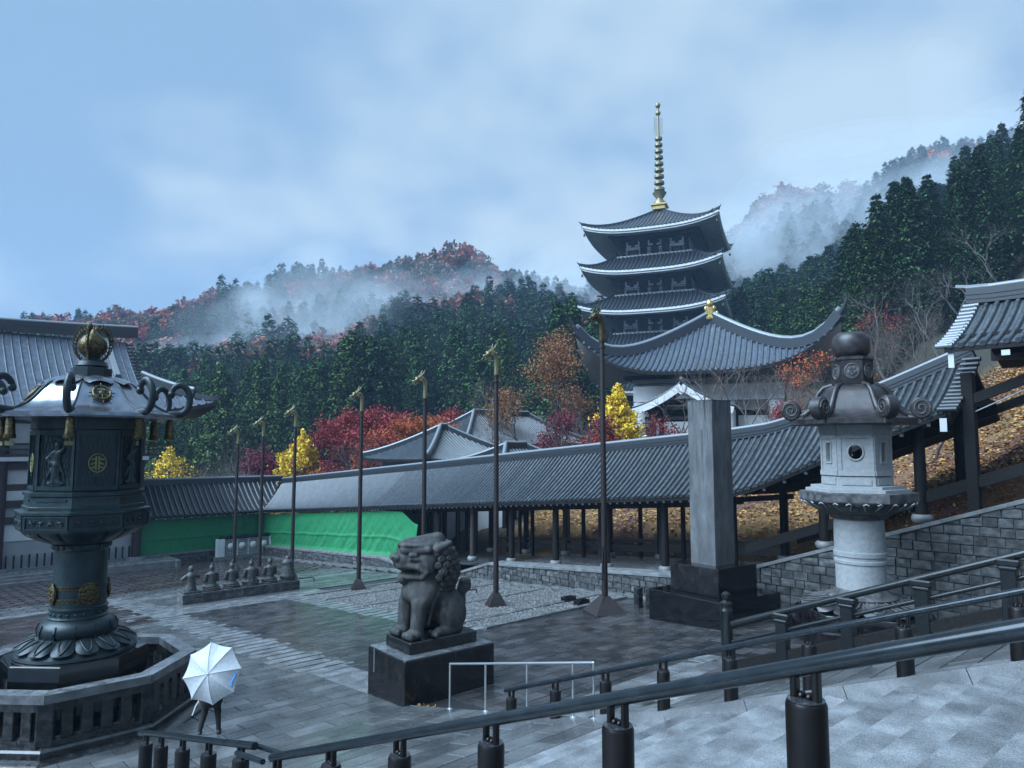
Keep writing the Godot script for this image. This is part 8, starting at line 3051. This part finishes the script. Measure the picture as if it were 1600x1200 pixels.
	for i in 5200:
		leaf(hm, Vector3(rng.randf_range(-6.0, 9.0), rng.randf_range(0.0, 1.0) * (1.35 + 0.12 * sin(i)), rng.randf_range(-0.5, 0.5)), rng.randf_range(0.07, 0.13), Color(0.035, 0.042, 0.02) * rng.randf_range(0.6, 1.5))
	part("foliage", hm, M.leaves, hd)
	var hs := MB.new()
	for i in 12: hs.tube([Vector3(-5.8 + i * 1.3, -0.4, 0), Vector3(-5.8 + i * 1.3, 1.1, 0.1)], [0.05, 0.02], 4, false)
	part("stems", hs, M.bark, hd)
	# golden leaf litter on the slope behind the corridor
	var lm := MB.new()
	for i in 64000:
		var z := 21.0 + 38.0 * pow(rng.randf(), 1.4)
		var u := rng.randf_range(0.02, 0.80)
		var p := Vector3(u * z, 0, -z)
		var st := st_of(p)
		if st.y < 25.0 or st.x > 34.0: continue
		p.y = land(p.x, p.z) + rng.randf_range(0.01, 0.05)
		leaf(lm, p, rng.randf_range(0.05, 0.11) * (0.7 + z * 0.012), [Color(0.42, 0.24, 0.07), Color(0.36, 0.16, 0.05), Color(0.22, 0.085, 0.04), Color(0.48, 0.30, 0.11), Color(0.15, 0.07, 0.04)][rng.randi() % 5] * rng.randf_range(0.7, 1.2), 0.75)
	stuff("leaf_litter", lm, M.leaves, self, "golden and rust fallen leaves covering the slope behind the corridor", "leaf litter")

func build_forest() -> void:
	rng.seed = 909
	# near cedars: six different trees, copied
	var tones := [Color(0.045, 0.105, 0.032), Color(0.034, 0.085, 0.032), Color(0.058, 0.112, 0.030)]
	var kinds := []
	for k in 6:
		var tall := k < 3
		var c := conifer(24.0 if tall else 15.0, 5.4 if tall else 4.2, 40 if tall else 28, 11 if tall else 10, 24 if tall else 18, 0.56 if tall else 0.5, 0.04, 40 + k, tones[k % 3], 0.84 if tall else 0.86)
		kinds.append(c)
	var zones := [
		# label, group, px range, z range, count, tall?, height range
		["tall dark green cedar in the near grove right of the pagoda", "near cedar grove at the right", 1325, 1520, 86, 118, 22, 0, 13.0, 22.0],
		["dark cedar on the steep bank above the right-hand roofs", "cedars on the steep right bank", 1500, 1720, 84, 158, 44, 0, 15.0, 24.0],
		["dark conifer in the shaded wood between pagoda and tall cedars", "shaded wood right of the pagoda", 1110, 1345, 165, 235, 60, 1, 15.0, 22.0],
		["green cedar in the dense belt behind the far corridor", "cedar belt at the left", 225, 560, 108, 185, 76, 1, 12.5, 17.5],
		["green cedar in the wood behind the red maples", "cedar wood in the middle", 535, 945, 112, 230, 88, 1, 15.0, 23.0]]
	zones.append(["dark conifer just behind the upturned right corner of the gate roof", "conifers behind the gate", 1150, 1345, 104, 160, 30, 1, 11.0, 17.0])
	var first := {}
	var spots := []
	for zn in zones:
		var placed := []
		var tries := 0
		while placed.size() < zn[6] and tries < 4000:
			tries += 1
			var z := sqrt(lerpf(zn[4] * zn[4], zn[5] * zn[5], rng.randf()))
			var px := rng.randf_range(zn[2], zn[3])
			var x := (px - 800.0) / FPX * z
			var p := Vector2(x, z)
			var ok := true
			for q in placed:
				if q.distance_to(p) < (4.6 if zn[7] == 0 else 3.9): ok = false
			if not ok: continue
			placed.append(p)
			spots.append([p, zn])
	# the broad dark cedar standing out in the middle
	for q in [[576, 118, 520], [596, 120, 532], [556, 121, 540], [1385, 96, 300], [1415, 100, 280], [1434, 98, 272], [1468, 102, 270], [1350, 98, 345], [684, 190, 478], [731, 200, 455]]:
		var x: float = (q[0] - 800.0) / FPX * q[1]
		spots.append([Vector2(x, q[1]), zones[0] if q[0] > 1300 else zones[4], q[2], q[0]])
	for sp in spots:
		var p: Vector2 = sp[0]
		var zn: Array = sp[1]
		var gy := land(p.x, -p.y)
		var h: float = rng.randf_range(zn[8], zn[9])
		if sp.size() > 2: h = W(sp[3], sp[2], p.y).y - gy
		var k: int = (rng.randi() % 3) + (0 if zn[7] == 0 else 3)
		var base: float = 24.0 if k < 3 else 15.0
		var sc := h / base
		var wd := sc * rng.randf_range(0.85, 1.12)
		var x := Transform3D(Basis(Vector3.UP, rng.randf() * TAU).scaled(Vector3(wd, sc, wd)), Vector3(p.x, gy, -p.y))
		var key := "%s%d" % [zn[1], k]
		var o: Node3D
		if first.has(k):
			o = dup(first[k], x, zn[0])
			o.set_meta("group", zn[1])
		else:
			o = thing("cedar_tree", zn[0], "tree", x, zn[1])
			place("trunk", kinds[k][0], M.bark, o)
			place("crown", kinds[k][1], M.needles, o)
			first[k] = o
	# the wooded hills beyond
	var con := []
	var dec := []
	for k in 3:
		con.append(conifer(15.5, 3.5, 18, 7, 8, 1.05, 0.05, 80 + k, Color(1, 1, 1) * 0.9, 0.92)[1])
	for k in 3:
		var m := MB.new()
		var g := RandomNumberGenerator.new()
		g.seed = 30 + k
		for i in 26:
			var a := g.randf() * TAU
			var el := asin(g.randf_range(-0.2, 1.0))
			var c := Vector3(cos(el) * sin(a) * 3.4, 6.0 + sin(el) * 3.4, cos(el) * cos(a) * 3.4) * g.randf_range(0.65, 1.08)
			var t := g.randf_range(0.7, 1.25)
			for j in 20:
				var q := c + Vector3(g.randfn(), g.randfn() * 0.7, g.randfn()) * 0.75
				var kk := t * g.randf_range(0.8, 1.2)
				leaf(m, q, g.randf_range(0.45, 0.85), Color(kk, kk, kk))
		m.col = Color(0.5, 0.45, 0.4)
		m.tube([Vector3(0, -1, 0), Vector3(0.1, 6, 0)], [0.28, 0.12], 4, false)
		dec.append(m.mesh())
	var cw := [[], [], []]
	var cc := [[], [], []]
	var dw := [[], [], []]
	var dc := [[], [], []]
	var z := 175.0
	while z < 455.0:
		var step := lerpf(4.0, 5.4, (z - 175.0) / 280.0)
		var x := -0.86 * z
		while x < 0.90 * z:
			var p := Vector2(x + rng.randfn() * step * 0.3, z + rng.randfn() * step * 0.3)
			x += step
			var u := p.x / p.y
			if u > 0.14 and u < 0.31 and p.y < 190.0: continue
			var gy := land(p.x, -p.y)
			var nn := tree_noise.get_noise_2d(p.x, p.y) + 0.35 * tree_noise.get_noise_2d(p.x * 3.1, p.y * 3.1)
			# broadleaved woods keep to the upper slopes
			var up := smoothstep(235.0, 330.0, p.y)
			var broad := nn + up * 0.42 - 0.30
			if u > 0.3: broad = nn + smoothstep(290.0, 380.0, p.y) * 0.75 - 0.45
			if u < -0.42: broad += 0.16
			if u > -0.42 and u < -0.24 and p.y > 300.0: broad -= 0.40
			if u > -0.20 and u < -0.02: broad += up * 0.22
			if broad > 0.06 or (broad > -0.2 and rng.randf() < 0.10):
				var k := rng.randi() % 3
				var s := rng.randf_range(0.75, 1.45)
				var b := Basis(Vector3.UP, rng.randf() * TAU).scaled(Vector3(s, s * rng.randf_range(0.85, 1.15), s))
				dw[k].append(Transform3D(b, Vector3(p.x, gy, -p.y)))
				var hue := rng.randf()
				var col := Color(0.30, 0.085, 0.035)
				if hue < 0.30: col = Color(0.21, 0.075, 0.04)
				elif hue < 0.52: col = Color(0.24, 0.05, 0.035)
				elif hue < 0.66: col = Color(0.16, 0.085, 0.05)
				elif hue < 0.76: col = Color(0.10, 0.09, 0.04)
				dc[k].append(col * rng.randf_range(0.75, 1.25))
			else:
				var k := rng.randi() % 3
				var s := rng.randf_range(0.72, 1.3)
				var b := Basis(Vector3.UP, rng.randf() * TAU).scaled(Vector3(s * rng.randf_range(0.85, 1.2), s, s * rng.randf_range(0.85, 1.2)))
				cw[k].append(Transform3D(b, Vector3(p.x, gy, -p.y)))
				cc[k].append(Color(0.040, 0.085, 0.036).lerp(Color(0.065, 0.115, 0.040), rng.randf()) * rng.randf_range(0.75, 1.3))
		z += step
	var cl := ["distant evergreens of the wooded hills", "distant evergreens among the broadleaved woods", "distant evergreens along the hill crests"]
	var dl := ["rust-red autumn woods high on the hills", "brown autumn woods on the hill flanks", "orange autumn woods near the ridge line"]
	for k in 3:
		tag(swarm("hill_conifers", con[k], M.needles, cw[k], cc[k], self), cl[k], "forest")
		tag(swarm("hill_broadleaves", dec[k], M.leaves, dw[k], dc[k], self), dl[k], "forest")

# ---------------------------------------------------------------- drifting mist
func build_mist() -> void:
	rng.seed = 41
	var wisps := [
		# px, py, distance, wide, tall, density, count
		[400, 500, 270.0, 16.0, 26.0, 0.008, 10], [385, 545, 250.0, 26.0, 20.0, 0.006, 8], [440, 550, 250.0, 30.0, 14.0, 0.007, 9], [330, 560, 235.0, 36.0, 9.0, 0.004, 5], [460, 470, 300.0, 24.0, 16.0, 0.004, 5],
		[540, 510, 255.0, 20.0, 18.0, 0.008, 10], [590, 468, 270.0, 18.0, 16.0, 0.008, 8], [490, 545, 240.0, 26.0, 12.0, 0.006, 7],
		[720, 468, 320.0, 28.0, 12.0, 0.008, 8], [790, 470, 320.0, 30.0, 13.0, 0.009, 9], [880, 468, 310.0, 30.0, 16.0, 0.010, 10], [650, 490, 290.0, 26.0, 11.0, 0.006, 5],
		[1175, 390, 260.0, 22.0, 20.0, 0.011, 12], [1240, 415, 250.0, 28.0, 16.0, 0.010, 11], [1290, 355, 300.0, 30.0, 20.0, 0.009, 10], [1200, 345, 310.0, 26.0, 20.0, 0.008, 8], [1380, 345, 250.0, 40.0, 18.0, 0.009, 10], [1450, 320, 250.0, 44.0, 20.0, 0.010, 10], [1540, 290, 260.0, 50.0, 20.0, 0.010, 8], [1330, 420, 230.0, 30.0, 14.0, 0.008, 8], [1420, 270, 360.0, 60.0, 20.0, 0.008, 6]]
	var mats := {}
	var thin := FogMaterial.new()
	thin.resource_name = "thin_mist"
	thin.density = 0.0028
	thin.albedo = Color(0.93, 0.97, 1.0)
	for w in wisps:
		if not mats.has(w[5]):
			var f := FogMaterial.new()
			f.resource_name = "mist"
			f.density = w[5]
			f.albedo = Color(0.93, 0.97, 1.0)
			mats[w[5]] = f
		for i in w[6] + 3:
			var v := FogVolume.new()
			v.name = numbered("mist_cloud")
			v.shape = RenderingServer.FOG_VOLUME_SHAPE_ELLIPSOID
			v.size = Vector3(w[3] * rng.randf_range(0.35, 1.0), w[4] * rng.randf_range(0.3, 1.0), 22.0 * rng.randf_range(0.5, 1.2))
			if i >= w[6]:
				v.size = Vector3(w[3] * 2.2, w[4] * 1.5, 34.0) * rng.randf_range(0.8, 1.3)
				v.material = thin
			else: v.material = mats[w[5]]
			v.position = W(w[0] + rng.randfn() * w[3] * 0.9, w[1] + rng.randfn() * w[4] * 0.9, w[2] + rng.randfn() * 8.0)
			v.rotation = Vector3(0, rng.randfn() * 0.4, rng.randfn() * 0.5 + 0.3)
			tag(v, "pale wisp of mist drifting across the wooded hillside", "mist", "mist wisps on the hills")
			v.set_meta("kind", "stuff")
			add_child(v)
